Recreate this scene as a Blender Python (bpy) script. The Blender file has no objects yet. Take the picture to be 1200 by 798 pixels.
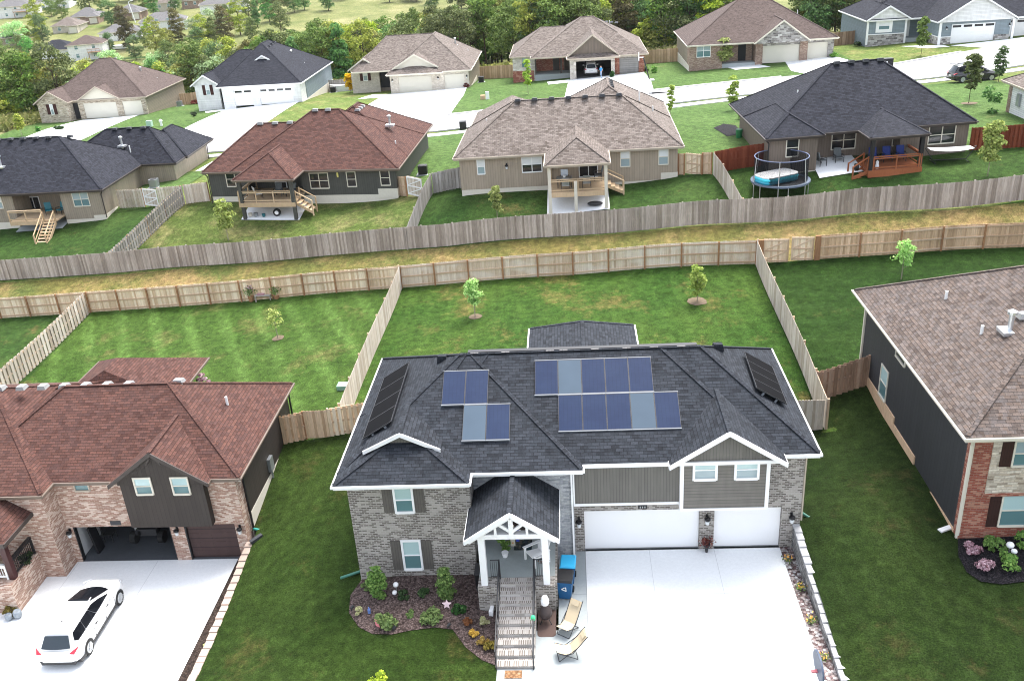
import bpy, bmesh, math, random
import numpy as np
from mathutils import Vector, Matrix
random.seed(11)
RAD = math.radians
scene = bpy.context.scene
COL = scene.collection
# ---------------------------------------------------------------- camera
IW, IH = 1200.0, 798.0
HC = 25.748813
FPX, PITCH, YAW, ROLL = 1082.999789, RAD(24.953812), RAD(4.408518), RAD(3.855164)
cF = Vector((-math.sin(YAW)*math.cos(PITCH), math.cos(YAW)*math.cos(PITCH), -math.sin(PITCH)))
r0 = Vector((math.cos(YAW), math.sin(YAW), 0)); u0 = r0.cross(cF)
cR = math.cos(ROLL)*r0 - math.sin(ROLL)*u0
cU = math.sin(ROLL)*r0 + math.cos(ROLL)*u0
CAM = Vector((0, 0, HC))
cam_d = bpy.data.cameras.new('camera'); cam = bpy.data.objects.new('camera', cam_d); COL.objects.link(cam)
cam.matrix_world = Matrix(((cR.x, cU.x, -cF.x, 0), (cR.y, cU.y, -cF.y, 0), (cR.z, cU.z, -cF.z, HC), (0, 0, 0, 1)))
cam_d.sensor_width = 36; cam_d.lens = FPX/IW*36; cam_d.clip_start = .5; cam_d.clip_end = 6000
scene.camera = cam

def ray(px, py):
    return cF + cR*((px-600)/FPX) - cU*((py-399)/FPX)
def onz(px, py, z=0.):
    d = ray(px, py); return CAM + d*((z-HC)/d.z)
def ony(px, py, y):
    d = ray(px, py); return CAM + d*(y/d.y)
def onx(px, py, x):
    d = ray(px, py); return CAM + d*(x/d.x)

# ---------------------------------------------------------------- terrain: smooth surface through measured spot heights
CT = [(-9.5,31,0),(-4,29,0),(0,33,0),(8,33,0),(0,25,0),(8,25,0),(-5,24,0),(-5,15,-.2),(5,15,-.2),
(-12,26,-.5),(-12,33,-.35),(-16.2,36.3,-1.15),(-16.0,28,-1.9),(-20,36,-2.3),(-25,36,-2.3),(-20,28,-2.3),(-27,28,-2.3),(-36,30,-2.6),(-36,40,-1.6),
(-16.3,43,.0),(-13,43,.45),(-13,52,1.15),(-12.3,61,1.72),(0,45.5,1.7),(8,43,1.15),(12.3,41.5,.75),(12.1,59,3.2),(0,52,2.2),(-24,50,-.3),(-36,50,-1.2),
(9.25,33,1.12),(9.2,29,.85),(9.2,25,.3),(9.2,20,-.1),(15.3,32.5,1.4),(15.2,40,1.6),(15.2,44,1.85),(18,31,1.4),(18,24,.8),(12,28,1.0),(26,25,1.4),(26,44,2.6),(26,52,3.4),
(-44,63.5,-.5),(-36.9,63,-.05),(-24,62,.8),(.4,60,2.6),(20.7,58.3,3.72),(28.8,57.7,4.12),(40,57,4.7),
(42,61,6.8),
(-9,71.9,5.05),(8.5,72.3,5.75),(-31.5,77.4,3.95),(-14.5,75.6,4.1),(-42.4,79.4,2.3),(-52.8,79.4,1.75),(14.8,68.8,6.5),(30,70.4,7.0),(15.3,67.2,5.75),
(-24,71,2.55),(-65,75,0),(45,70,8),
(-73,140,.4),(-42,133,2.4),(-22,136,2.7),(3,131,4.1),(28,128,5.4),(47,127,6.4),(66,128,7.2),(0,108,4.85),(-40,108,3.0),(-80,118,.5),(40,110,5.9),(70,108,7.5),(0,92,5.2),(30,95,6.6),(-30,95,3.8),(-55,95,2.2),
(-73,160,-1.5),(-20,155,1.),(28,150,4.2),(60,150,5.5),(0,180,0),(60,190,2.5),(-60,190,-4.5),(-120,180,-7),(120,180,5),(0,260,-6.5),(-100,260,-10.5),(100,260,-2),(-185,340,-9.5),(-150,385,-5),(-215,430,-2.5),(-285,480,3),(-120,450,-3),(-350,560,8),(-170,300,-10.5),
(0,350,-9),(150,350,-3),(0,500,-4),(250,500,3),(0,900,14),(-500,900,18),(500,900,20),(-80,30,-4.5),(60,30,3),(80,70,9),(-95,85,-1.2),(95,130,9),(-120,130,0),(-85,133,.7),(-100,126,.6),(0,-20,-.4),(0,1800,25),(-900,1800,40),(900,1800,40)]
def _gf(px, py):
    d = ray(px, py); t = (65.08)/(d.y+.1026*d.x); p = CAM+d*t; return (p.x, p.y, p.z-1.78)
CT += [_gf(*q) for q in ((-60,309.5),(0,305),(140,295),(255,285.5),(370,275.2),(520,262.8),(660,250),(820,235.6),(1010,220.6),(1200,205),(1290,197.5))]
_c = np.array(CT, float); _xy = _c[:, :2]/50.0
def _phi(r2): return np.where(r2 > 1e-12, .5*r2*np.log(np.maximum(r2, 1e-12)), 0)
_n = len(_c); _K = _phi(((_xy[:, None]-_xy[None])**2).sum(2)) + np.eye(_n)*2e-4
_Pm = np.c_[np.ones(_n), _xy]; _A = np.block([[_K, _Pm], [_Pm.T, np.zeros((3, 3))]])
_w = np.linalg.solve(_A, np.r_[_c[:, 2], 0, 0, 0])
def TZ(xs, ys):
    q = np.c_[np.atleast_1d(xs), np.atleast_1d(ys)]/50.0
    out = np.empty(len(q))
    for i in range(0, len(q), 4000):
        s = q[i:i+4000]; out[i:i+4000] = _phi(((s[:, None]-_xy[None])**2).sum(2))@_w[:_n] + np.c_[np.ones(len(s)), s]@_w[_n:]
    return out
def tz(x, y): return float(TZ(x, y)[0])
def G(px, py, dz=0.):
    """point of the ground seen at photograph pixel (px, py)"""
    d = ray(px, py); t0 = 15.; lo = None
    ts = np.geomspace(20, 900, 400); P = np.array(CAM)[None]+np.array(d)[None]*ts[:, None]
    h = P[:, 2]-TZ(P[:, 0], P[:, 1])-dz
    k = int(np.argmax(h < 0))
    if h[k] >= 0: k = len(ts)-1
    a, b = ts[max(k-1, 0)], ts[k]
    for _ in range(18):
        m = .5*(a+b); p = CAM+d*m
        if p.z-tz(p.x, p.y)-dz > 0: a = m
        else: b = m
    return CAM+d*b

# ---------------------------------------------------------------- mesh builder
class MB:
    def __init__(s, T=None): s.v = []; s.f = []; s.mi = []; s.T = T
    def add(s, pts):
        i = len(s.v)
        s.v += [tuple(s.T(*p)) for p in pts] if s.T else [tuple(p) for p in pts]
        return i
    def face(s, pts, m=0):
        i = s.add(pts); s.f.append(tuple(range(i, i+len(pts)))); s.mi.append(m)
    def faces(s, pts, fs, m=0):
        i = s.add(pts)
        for f in fs: s.f.append(tuple(i+k for k in f)); s.mi.append(m)
    def hexa(s, b, t, m=0):
        s.faces(list(b)+list(t), [(3,2,1,0),(4,5,6,7),(0,1,5,4),(1,2,6,5),(2,3,7,6),(3,0,4,7)], m)
    def box(s, x0, y0, z0, x1, y1, z1, m=0):
        s.hexa([(x0,y0,z0),(x1,y0,z0),(x1,y1,z0),(x0,y1,z0)], [(x0,y0,z1),(x1,y0,z1),(x1,y1,z1),(x0,y1,z1)], m)
    def prism(s, poly, z0, z1, m=0):
        n = len(poly); pts = [(x, y, z0) for x, y in poly]+[(x, y, z1) for x, y in poly]
        s.faces(pts, [tuple(range(n-1, -1, -1)), tuple(range(n, 2*n))]+[(i, (i+1) % n, n+(i+1) % n, n+i) for i in range(n)], m)
    def extr(s, poly3, d, m=0):
        """planar 3-D polygon extruded along vector d"""
        n = len(poly3); d = Vector(d); pts = [tuple(p) for p in poly3]+[tuple(Vector(p)+d) for p in poly3]
        s.faces(pts, [tuple(range(n-1, -1, -1)), tuple(range(n, 2*n))]+[(i, (i+1) % n, n+(i+1) % n, n+i) for i in range(n)], m)
    def beam(s, p, q, w, h, m=0, up=(0, 0, 1)):
        p = Vector(p); q = Vector(q); d = (q-p).normalized(); u = Vector(up)
        if abs(d.dot(u)) > .99: u = Vector((1, 0, 0))
        a = d.cross(u).normalized()*(w/2); b = a.cross(d).normalized()*(h/2)
        s.hexa([p-a-b, p+a-b, p+a+b, p-a+b], [q-a-b, q+a-b, q+a+b, q-a+b], m)
    def tube(s, pts, r, n=8, m=0, caps=True):
        pts = [Vector(p) for p in pts]; rr = r if isinstance(r, (list, tuple)) else [r]*len(pts)
        ring = []; N = len(pts)
        for i, p in enumerate(pts):
            d = (pts[min(i+1, N-1)]-pts[max(i-1, 0)]).normalized()
            u = Vector((0, 0, 1)) if abs(d.z) < .9 else Vector((1, 0, 0))
            a = d.cross(u).normalized(); b = a.cross(d)
            ring += [p+(a*math.cos(2*math.pi*k/n)+b*math.sin(2*math.pi*k/n))*rr[i] for k in range(n)]
        fs = [(i*n+k, i*n+(k+1) % n, (i+1)*n+(k+1) % n, (i+1)*n+k) for i in range(N-1) for k in range(n)]
        if caps: fs += [tuple(range(n-1, -1, -1)), tuple(range((N-1)*n, N*n))]
        s.faces([tuple(p) for p in ring], fs, m)
    def lathe(s, prof, c, n=14, m=0, sx=1, sy=1):
        pts = [(c[0]+r*sx*math.cos(2*math.pi*k/n), c[1]+r*sy*math.sin(2*math.pi*k/n), c[2]+z) for r, z in prof for k in range(n)]
        N = len(prof)
        fs = [(i*n+k, i*n+(k+1) % n, (i+1)*n+(k+1) % n, (i+1)*n+k) for i in range(N-1) for k in range(n)]
        fs += [tuple(range(n-1, -1, -1)), tuple(range((N-1)*n, N*n))]
        s.faces(pts, fs, m)
    def ball(s, c, rx, ry, rz, n=12, m=0):
        s.lathe([(max(.001, math.sin(math.pi*i/8)), -math.cos(math.pi*i/8)*rz) for i in range(9)], c, n, m, rx, ry)

def finish(me, mats, uv=True):
    for m in (mats if isinstance(mats, (list, tuple)) else [mats]): me.materials.append(m)
def build(mb, name, mats, parent=None, origin=None, smooth=False, uv=True, label=None):
    """one mesh object; vertices are given in world coordinates"""
    me = bpy.data.meshes.new(name)
    o = Vector(origin) if origin is not None else (Vector(parent['_org']) if parent is not None else Vector((0, 0, 0)))
    V = np.array(mb.v, float).reshape(-1, 3)
    me.from_pydata((V-np.array(o)).tolist(), [], mb.f)
    if any(mb.mi): me.polygons.foreach_set('material_index', mb.mi)
    if uv and len(mb.f):
        nl = len(me.loops); pn = np.empty(len(me.polygons)*3); me.polygons.foreach_get('normal', pn); pn = pn.reshape(-1, 3)
        lt = np.empty(len(me.polygons), int); me.polygons.foreach_get('loop_total', lt)
        lv = np.empty(nl, int); me.loops.foreach_get('vertex_index', lv)
        n = np.repeat(pn, lt, 0); P = V[lv]
        u = np.c_[-n[:, 1], n[:, 0], np.zeros(nl)]; L = np.linalg.norm(u, axis=1); flat = L < .05
        u[flat] = (1, 0, 0); L[flat] = 1; u /= L[:, None]; w = np.cross(n, u)
        lay = me.uv_layers.new(name='UVMap')
        lay.data.foreach_set('uv', np.c_[(P*u).sum(1), (P*w).sum(1)].ravel())
    if smooth: me.polygons.foreach_set('use_smooth', [True]*len(me.polygons))
    finish(me, mats)
    ob = bpy.data.objects.new(name, me); COL.objects.link(ob)
    if parent is not None: ob.parent = parent
    else: ob.location = o
    ob['_org'] = tuple(o)
    if label: ob['label'] = label
    return ob
def tag(o, label, cat, group=None, kind=None):
    o['label'] = label; o['category'] = cat
    if group: o['group'] = group
    if kind: o['kind'] = kind
    return o
def thing(name, label, cat, loc, group=None):
    o = bpy.data.objects.new(name, None); COL.objects.link(o); o.location = loc; o['_org'] = tuple(loc)
    o.empty_display_size = .2
    return tag(o, label, cat, group)
def solid(name, mb, mats, label, cat, loc=None, group=None, kind=None, **k):
    if loc is None:
        V = np.array(mb.v); loc = (float(V[:, 0].mean()), float(V[:, 1].mean()), float(V[:, 2].min()))
    return tag(build(mb, name, mats, None, loc, **k), label, cat, group, kind)
def structure(name, mb, mats, **k):
    o = build(mb, name, mats, None, (0, 0, 0), **k); o['kind'] = 'structure'; return o
def dup(root, loc, rotz=0., scale=None, label=None, group=None):
    r = root.copy(); COL.objects.link(r); r.location = loc; r.rotation_euler = (0, 0, rotz); r['_org'] = tuple(loc)
    if scale: r.scale = scale
    if label: r['label'] = label
    if group: r['group'] = group
    for ch in list(root.children):
        c = ch.copy(); COL.objects.link(c); c.parent = r
        for g in list(ch.children):
            d = g.copy(); COL.objects.link(d); d.parent = c
    return r
def drape(polys, off, cell=1.0, zf=None):
    """convex polygons laid on the terrain"""
    mb = MB()
    for poly in polys:
        xs = [p[0] for p in poly]; ys = [p[1] for p in poly]
        nx = max(1, int((max(xs)-min(xs))/cell)); ny = max(1, int((max(ys)-min(ys))/cell))
        bm = bmesh.new(); gx = np.linspace(min(xs), max(xs), nx+1); gy = np.linspace(min(ys), max(ys), ny+1)
        vv = [[bm.verts.new((x, y, 0)) for x in gx] for y in gy]
        for j in range(ny):
            for i in range(nx): bm.faces.new((vv[j][i], vv[j][i+1], vv[j+1][i+1], vv[j+1][i]))
        area = sum(poly[i][0]*poly[(i+1) % len(poly)][1]-poly[(i+1) % len(poly)][0]*poly[i][1] for i in range(len(poly)))
        pp = poly if area > 0 else poly[::-1]
        for i in range(len(pp)):
            a = Vector((*pp[i][:2], 0)); b = Vector((*pp[(i+1) % len(pp)][:2], 0)); d = b-a
            if d.length < 1e-4: continue
            bmesh.ops.bisect_plane(bm, geom=bm.verts[:]+bm.edges[:]+bm.faces[:], dist=1e-5, plane_co=a, plane_no=(d.y, -d.x, 0), clear_outer=True)
        bm.verts.index_update()
        co = np.array([(v.co.x, v.co.y) for v in bm.verts])
        if len(co):
            z = (TZ(co[:, 0], co[:, 1]) if zf is None else np.array([zf(x, y) for x, y in co]))+off
            mb.faces([(x, y, zz) for (x, y), zz in zip(co, z)], [tuple(v.index for v in f.verts) for f in bm.faces])
        bm.free()
    return mb
# ---------------------------------------------------------------- materials
class NT:
    def __init__(s, name):
        s.m = bpy.data.materials.new(name); s.m.use_nodes = True; s.t = s.m.node_tree
        s.b = s.t.nodes['Principled BSDF']; s.x = 0
    def n(s, typ, ins=None, **props):
        nd = s.t.nodes.new(typ)
        for k, v in props.items(): setattr(nd, k, v)
        for k, v in (ins or {}).items(): s.set(nd.inputs[k], v)
        return nd
    def set(s, sock, v):
        if hasattr(v, 'is_linked'): s.t.links.new(v, sock)
        elif isinstance(v, tuple) and sock.type == 'RGBA': sock.default_value = (*v[:3], 1)
        else: sock.default_value = v
    def mix(s, f, a, b, mode='MIX'):
        nd = s.t.nodes.new('ShaderNodeMix'); nd.data_type = 'RGBA'; nd.blend_type = mode
        s.set(nd.inputs[0], f); s.set(nd.inputs[6], a); s.set(nd.inputs[7], b); return nd.outputs[2]
    def ramp(s, f, stops):
        nd = s.t.nodes.new('ShaderNodeValToRGB'); cr = nd.color_ramp
        while len(cr.elements) < len(stops): cr.elements.new(.5)
        for e, (p, c) in zip(cr.elements, stops):
            e.position = p; e.color = (*c, 1) if isinstance(c, tuple) else (c, c, c, 1)
        s.set(nd.inputs[0], f); return nd.outputs[0]
    def math(s, op, a, b=0., c=None):
        nd = s.t.nodes.new('ShaderNodeMath'); nd.operation = op; s.set(nd.inputs[0], a); s.set(nd.inputs[1], b)
        if c is not None: s.set(nd.inputs[2], c)
        return nd.outputs[0]
    def noise(s, vec, scale, detail=3., rough=.55):
        nd = s.n('ShaderNodeTexNoise', {'Vector': vec, 'Scale': scale, 'Detail': detail, 'Roughness': rough}); return nd.outputs[0]
    def pos(s): return s.n('ShaderNodeNewGeometry').outputs['Position']
    def uv(s): return s.n('ShaderNodeTexCoord').outputs['UV']
    def scalev(s, v, sc):
        nd = s.n('ShaderNodeMapping', {'Vector': v, 'Scale': sc}); return nd.outputs[0]
    def bump(s, h, st=.4, d=.02):
        nd = s.n('ShaderNodeBump', {'Height': h, 'Strength': st, 'Distance': d}); s.t.links.new(nd.outputs[0], s.b.inputs['Normal'])
    def out(s, col, rough=.8, spec=.3, metal=0.):
        s.set(s.b.inputs['Base Color'], col); s.set(s.b.inputs['Roughness'], rough)
        s.b.inputs['Specular IOR Level'].default_value = spec; s.b.inputs['Metallic'].default_value = metal
        return s.m

def paint(name, c, rough=.5, spec=.4, metal=0., var=.12, scale=1.5):
    q = NT(name); n = q.noise(q.pos(), scale, 4)
    lo = tuple(x*(1-var) for x in c); hi = tuple(min(1, x*(1+var)) for x in c)
    return q.out(q.mix(n, lo, hi), rough, spec, metal)
def shingle(name, c1, c2, c3, w=.32, h=.155):
    q = NT(name); uv = q.uv()
    b1 = q.n('ShaderNodeTexBrick', {'Vector': uv, 'Color1': c1, 'Color2': c2, 'Mortar': tuple(x*.45 for x in c1), 'Scale': 1., 'Mortar Size': .012, 'Mortar Smooth': .5, 'Bias': 0., 'Brick Width': w, 'Row Height': h}, offset=.5)
    b2 = q.n('ShaderNodeTexBrick', {'Vector': q.scalev(uv, (1, 1, 1)), 'Color1': (0, 0, 0), 'Color2': (1, 1, 1), 'Mortar': (.5, .5, .5), 'Scale': 1., 'Mortar Size': 0., 'Brick Width': w*.53, 'Row Height': h}, offset=.37)
    col = q.mix(q.math('MULTIPLY', b2.outputs[0], .5), b1.outputs[0], c3); col = q.mix(1., col, q.ramp(b2.outputs[0], [(0., .86), (1., 1.15)]), 'MULTIPLY')
    big = q.noise(q.pos(), .3, 3); col = q.mix(1., col, q.ramp(big, [(.3, .93), (.7, 1.07)]), 'MULTIPLY')
    fine = q.noise(uv, 14., 2); col = q.mix(1., col, q.ramp(fine, [(.3, .80), (.7, 1.2)]), 'MULTIPLY')
    v = q.n('ShaderNodeSeparateXYZ', {0: uv}).outputs[1]
    row = q.math('FRACT', q.math('DIVIDE', v, h)); col = q.mix(1., col, q.ramp(row, [(0., 1.08), (.8, 1.), (.97, .68), (1., .62)]), 'MULTIPLY')
    q.bump(q.math('SUBTRACT', 1., row), .35, .012)
    return q.out(col, .92, .18)
def brick(name, c1, c2, c3, mortar, w=.23, h=.078, ms=.011, pale=.25):
    q = NT(name); uv = q.uv()
    b1 = q.n('ShaderNodeTexBrick', {'Vector': uv, 'Color1': c1, 'Color2': c2, 'Mortar': mortar, 'Scale': 1., 'Mortar Size': ms, 'Mortar Smooth': .2, 'Bias': 0., 'Brick Width': w, 'Row Height': h}, offset=.5)
    b2 = q.n('ShaderNodeTexBrick', {'Vector': uv, 'Color1': (0, 0, 0), 'Color2': (1, 1, 1), 'Mortar': (0, 0, 0), 'Scale': 1., 'Mortar Size': ms, 'Brick Width': w, 'Row Height': h}, offset=.5)
    n = q.noise(q.scalev(uv, (3., 9., 1)), 1.6, 3)
    f = q.math('MULTIPLY', q.ramp(q.math('ADD', q.math('MULTIPLY', n, .12), q.math('MULTIPLY', b2.outputs[0], .9)), [(.58, 0.), (.68, 1.)]), min(1., pale*3))
    fm = q.math('MULTIPLY', f, q.math('SUBTRACT', 1., b1.outputs[1]))
    col = q.mix(fm, b1.outputs[0], c3)
    col = q.mix(1., col, q.ramp(q.noise(q.pos(), 1.2, 4), [(.3, .88), (.7, 1.1)]), 'MULTIPLY')
    q.bump(q.math('SUBTRACT', 1., b1.outputs[1]), .5, .012)
    return q.out(col, .9, .2)
def boards(name, c, pitch=.2, vert=True, gap=.1, rough=.65):
    q = NT(name); uv = q.uv(); s = q.n('ShaderNodeSeparateXYZ', {0: uv}); u = s.outputs[0 if vert else 1]
    fr = q.math('FRACT', q.math('DIVIDE', u, pitch))
    e = q.ramp(fr, [(0., .55), (gap, .72), (gap+.02, 1.), (1., 1.05)] if vert else [(0., 1.06), (.86, 1.), (.9, .6), (1., .55)])
    idx = q.math('FLOOR', q.math('DIVIDE', u, pitch))
    rnd = q.n('ShaderNodeTexWhiteNoise', {'W': idx}, noise_dimensions='1D').outputs[0]
    col = q.mix(1., c, e, 'MULTIPLY'); col = q.mix(1., col, q.ramp(rnd, [(0., .93), (1., 1.05)]), 'MULTIPLY')
    col = q.mix(1., col, q.ramp(q.noise(q.scalev(q.pos(), (2, 2, .5)), 1.5, 5), [(.3, .9), (.7, 1.08)]), 'MULTIPLY')
    q.bump(e, .5, .015)
    return q.out(col, rough, .3)
def stone(name, cols, w=.42, h=.17, mortar=(.3, .28, .25)):
    q = NT(name); uv = q.uv()
    wob = q.n('ShaderNodeVectorMath', {0: uv, 1: q.scalev(q.n('ShaderNodeTexNoise', {'Vector': uv, 'Scale': 2.2, 'Detail': 2.}).outputs[1], (.11, .11, 0))}, operation='ADD').outputs[0]
    b = q.n('ShaderNodeTexBrick', {'Vector': wob, 'Color1': (0, 0, 0), 'Color2': (1, 1, 1), 'Mortar': (.5, .5, .5), 'Scale': 1., 'Mortar Size': .014, 'Mortar Smooth': .3, 'Brick Width': w, 'Row Height': h}, offset=.37, squash=.7, squash_frequency=3)
    n = len(cols); col = q.ramp(b.outputs[0], [(i/(n-1), c) for i, c in enumerate(cols)])
    col = q.mix(b.outputs[1], col, mortar); col = q.mix(1., col, q.ramp(q.noise(uv, 9., 4), [(.25, .75), (.75, 1.2)]), 'MULTIPLY')
    q.bump(q.math('SUBTRACT', 1., b.outputs[1]), .7, .03)
    return q.out(col, .88, .2)
def grass(name, ca, cb, dry=(.16, .13, .05), damt=.0, stripe=None, dscale=.3, tall=1.):
    q = NT(name); p = q.pos()
    n1 = q.noise(p, .16, 5, .6); n2 = q.noise(q.scalev(p, (1, 1, .3)), 2.2, 6, .7); n3 = q.noise(p, 16., 4, .75)
    col = q.mix(q.ramp(n1, [(.35, 0.), (.65, 1.)]), ca, cb)
    if damt > 0:
        nd = q.noise(p, dscale, 6, .65); nd2 = q.noise(p, 3.5, 5, .7)
        f = q.ramp(q.math('ADD', q.math('MULTIPLY', nd, .72), q.math('MULTIPLY', nd2, .28)), [(.62-.28*damt, 0.), (.80-.28*damt, 1.)])
        col = q.mix(q.math('MULTIPLY', f, .85), col, dry)
    if stripe:
        ang, wd, amt = stripe
        s = q.n('ShaderNodeSeparateXYZ', {0: p}); t = q.math('ADD', q.math('MULTIPLY', s.outputs[0], math.cos(ang)), q.math('MULTIPLY', s.outputs[1], math.sin(ang)))
        t = q.math('ADD', t, q.math('MULTIPLY', q.noise(p, .5, 2), .5))
        w = q.ramp(q.math('PINGPONG', t, wd), [(.1, 0.), (.9, 1.)]); nd = q.noise(p, .25, 3)
        w = q.math('MULTIPLY', q.ramp(q.math('DIVIDE', q.math('PINGPONG', t, wd), wd), [(.52, 0.), (.82, 1.)]), q.ramp(nd, [(.3, .3), (.7, 1.)]))
        col = q.mix(q.math('MULTIPLY', w, amt), col, tuple(min(1, x*2.0+.01) for x in cb))
    col = q.mix(1., col, q.ramp(n2, [(.28, .5), (.5, .97), (.72, 1.6)]), 'MULTIPLY')
    col = q.mix(1., col, q.ramp(n3, [(.3, .4), (.5, 1.), (.7, 1.8)]), 'MULTIPLY')
    q.bump(q.math('ADD', n3, q.math('MULTIPLY', n2, .6)), .8*tall, .06)
    return q.out(col, .95, .08)
def wood(name, c1, c2, c3, streak=1.):
    q = NT(name); g = q.n('ShaderNodeNewGeometry'); isl = g.outputs['Random Per Island']; p = g.outputs['Position']
    col = q.ramp(isl, [(0., c1), (.5, c2), (1., c3)])
    n = q.noise(q.scalev(p, (9, 9, .8)), 2.2, 5, .7); col = q.mix(1., col, q.ramp(n, [(.25, 1-.4*streak), (.75, 1+.35*streak)]), 'MULTIPLY')
    n2 = q.noise(p, .35, 4); col = q.mix(1., col, q.ramp(n2, [(.3, .82), (.7, 1.15)]), 'MULTIPLY')
    return q.out(col, .9, .15)
def concrete(name, c, var=.12):
    q = NT(name); p = q.pos(); n = q.noise(p, .5, 6, .65); n2 = q.noise(p, 7., 5, .7)
    col = q.mix(n, tuple(x*(1-var) for x in c), tuple(min(1, x*(1+var)) for x in c)); col = q.mix(1., col, q.ramp(n2, [(.25, .93), (.75, 1.05)]), 'MULTIPLY')
    q.bump(n2, .12, .01); return q.out(col, .85, .25)
def speckle(name, cols, scale=12., rough=.95, bump=.8):
    q = NT(name); v = q.n('ShaderNodeTexVoronoi', {'Vector': q.pos(), 'Scale': scale}); r = q.n('ShaderNodeSeparateColor', {0: v.outputs['Color']}).outputs[0]
    n = len(cols); col = q.ramp(r, [(i/(n-1), c) for i, c in enumerate(cols)])
    col = q.mix(1., col, q.ramp(v.outputs['Distance'], [(0., 1.15), (.7, .45)]), 'MULTIPLY'); q.bump(q.math('SUBTRACT', 1., v.outputs['Distance']), bump, .04)
    return q.out(col, rough, .15)
def glass(name, c, rough=.06, spec=.6):
    q = NT(name); n = q.noise(q.pos(), .8, 2); return q.out(q.mix(n, tuple(x*.85 for x in c), tuple(x*1.15 for x in c)), rough, spec)
def leaf(name, c1, c2, c3, hue=.022, trans=.3):
    q = NT(name); g = q.n('ShaderNodeNewGeometry'); oi = q.n('ShaderNodeObjectInfo')
    col = q.ramp(g.outputs['Random Per Island'], [(0., c1), (.55, c2), (1., c3)])
    hs = q.n('ShaderNodeHueSaturation', {'Hue': q.math('MULTIPLY_ADD', oi.outputs['Random'], hue*2, .5-hue), 'Saturation': q.math('MULTIPLY_ADD', oi.outputs['Random'], .3, .8), 'Value': q.math('MULTIPLY_ADD', oi.outputs['Random'], .5, .78), 'Color': col})
    col = hs.outputs[0]
    q.out(col, .75, .2)
    tr = q.n('ShaderNodeBsdfTranslucent', {'Color': col}); mx = q.n('ShaderNodeMixShader', {0: trans, 1: q.b.outputs[0], 2: tr.outputs[0]})
    q.t.links.new(mx.outputs[0], q.t.nodes['Material Output'].inputs[0]); return q.m

M = {}
M['white'] = paint('white_trim', (.8, .8, .8), .45, var=.03)
M['white2'] = paint('white_panel', (.78, .78, .77), .4, var=.03)
M['cream'] = paint('cream_paint', (.62, .58, .49), .5, var=.05)
M['black'] = paint('black_paint', (.012, .012, .014), .45)
M['blackmetal'] = paint('black_metal', (.02, .021, .025), .4, .5)
M['dkbrown'] = paint('dark_brown_paint', (.045, .035, .03), .55)
M['maroon'] = paint('maroon_shutter', (.045, .012, .012), .5)
M['taupetrim'] = paint('taupe_trim', (.42, .36, .29), .55, var=.05)
M['browntrim'] = paint('brown_trim', (.15, .115, .09), .55)
M['metalgrey'] = paint('grey_metal', (.35, .37, .39), .35, .5, .6)
M['galv'] = paint('galvanised_metal', (.62, .64, .66), .3, .5, .7)
M['whitepipe'] = paint('white_pipe', (.75, .75, .74), .4, var=.04)
M['ventdark'] = paint('dark_vent', (.04, .042, .048), .6)
M['ventgrey'] = paint('pale_vent', (.27, .27, .27), .5)
M['rsh_main'] = shingle('shingle_charcoal', (0.0146, 0.0164, 0.0207), (0.0365, 0.0407, 0.0502), (0.0224, 0.0272, 0.0338))
M['rsh_red'] = shingle('shingle_red_brown', (0.0579, 0.0259, 0.0203), (0.1220, 0.0569, 0.0433), (0.0457, 0.0291, 0.0281))
M['rsh_dark3'] = shingle('shingle_brown_mix', (0.0639, 0.0471, 0.0392), (0.1453, 0.1086, 0.0892), (0.0988, 0.0934, 0.0950))
M['rsh_tan'] = shingle('shingle_weathered_tan', (0.0922, 0.0737, 0.0621), (0.2028, 0.1730, 0.1536), (0.1352, 0.1121, 0.1013))
M['rsh_blk'] = shingle('shingle_black', (0.0106, 0.0115, 0.0165), (0.0300, 0.0320, 0.0428), (0.0184, 0.0200, 0.0276))
M['rsh_brn'] = shingle('shingle_brown', (0.0699, 0.0514, 0.0455), (0.1154, 0.0867, 0.0771), (0.0874, 0.0661, 0.0602))
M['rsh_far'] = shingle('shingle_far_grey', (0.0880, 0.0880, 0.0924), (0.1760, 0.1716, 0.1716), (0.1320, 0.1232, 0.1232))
M['bk_grey'] = brick('brick_grey', (.105, .09, .078), (.20, .178, .158), (.36, .335, .305), (.37, .35, .325), w=.22, h=.088, ms=.015, pale=.28)
M['bk_light'] = stone('stone_light_grey', [(.2, .215, .235), (.34, .355, .375), (.44, .45, .46), (.27, .285, .31)], .36, .1, (.36, .37, .38))
M['bk_step'] = brick('brick_steps', (.16, .135, .115), (.26, .23, .2), (.45, .42, .39), (.42, .39, .36), w=.085, h=.4, ms=.02, pale=.2)
M['bk_tan'] = brick('brick_tan_pink', (.27, .15, .11), (.42, .265, .205), (.60, .49, .41), (.43, .34, .28), pale=.28)
M['bk_red'] = brick('brick_red', (.22, .055, .036), (.33, .095, .062), (.55, .4, .28), (.27, .16, .125), pale=.12)
M['bk_brown'] = brick('brick_brown', (.2, .12, .085), (.31, .2, .15), (.42, .33, .27), (.33, .27, .23), pale=.2)
M['bk_cream'] = brick('brick_cream', (.46, .41, .34), (.54, .48, .41), (.62, .57, .5), (.5, .46, .4), pale=.25)
M['bk_tread'] = brick('brick_treads', (.36, .33, .3), (.46, .43, .4), (.6, .57, .54), (.5, .47, .44), w=.4, h=.2, ms=.01, pale=.2)
M['st_cream'] = stone('stone_cream', [(.2, .155, .115), (.5, .42, .32), (.6, .53, .43), (.32, .27, .21), (.68, .62, .52)], .4, .11, (.42, .37, .3))
M['st_grey'] = stone('stone_grey_mix', [(.11, .1, .1), (.3, .28, .27), (.5, .48, .46), (.2, .18, .17), (.6, .58, .56)], .5, .22, (.4, .38, .36))
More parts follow.
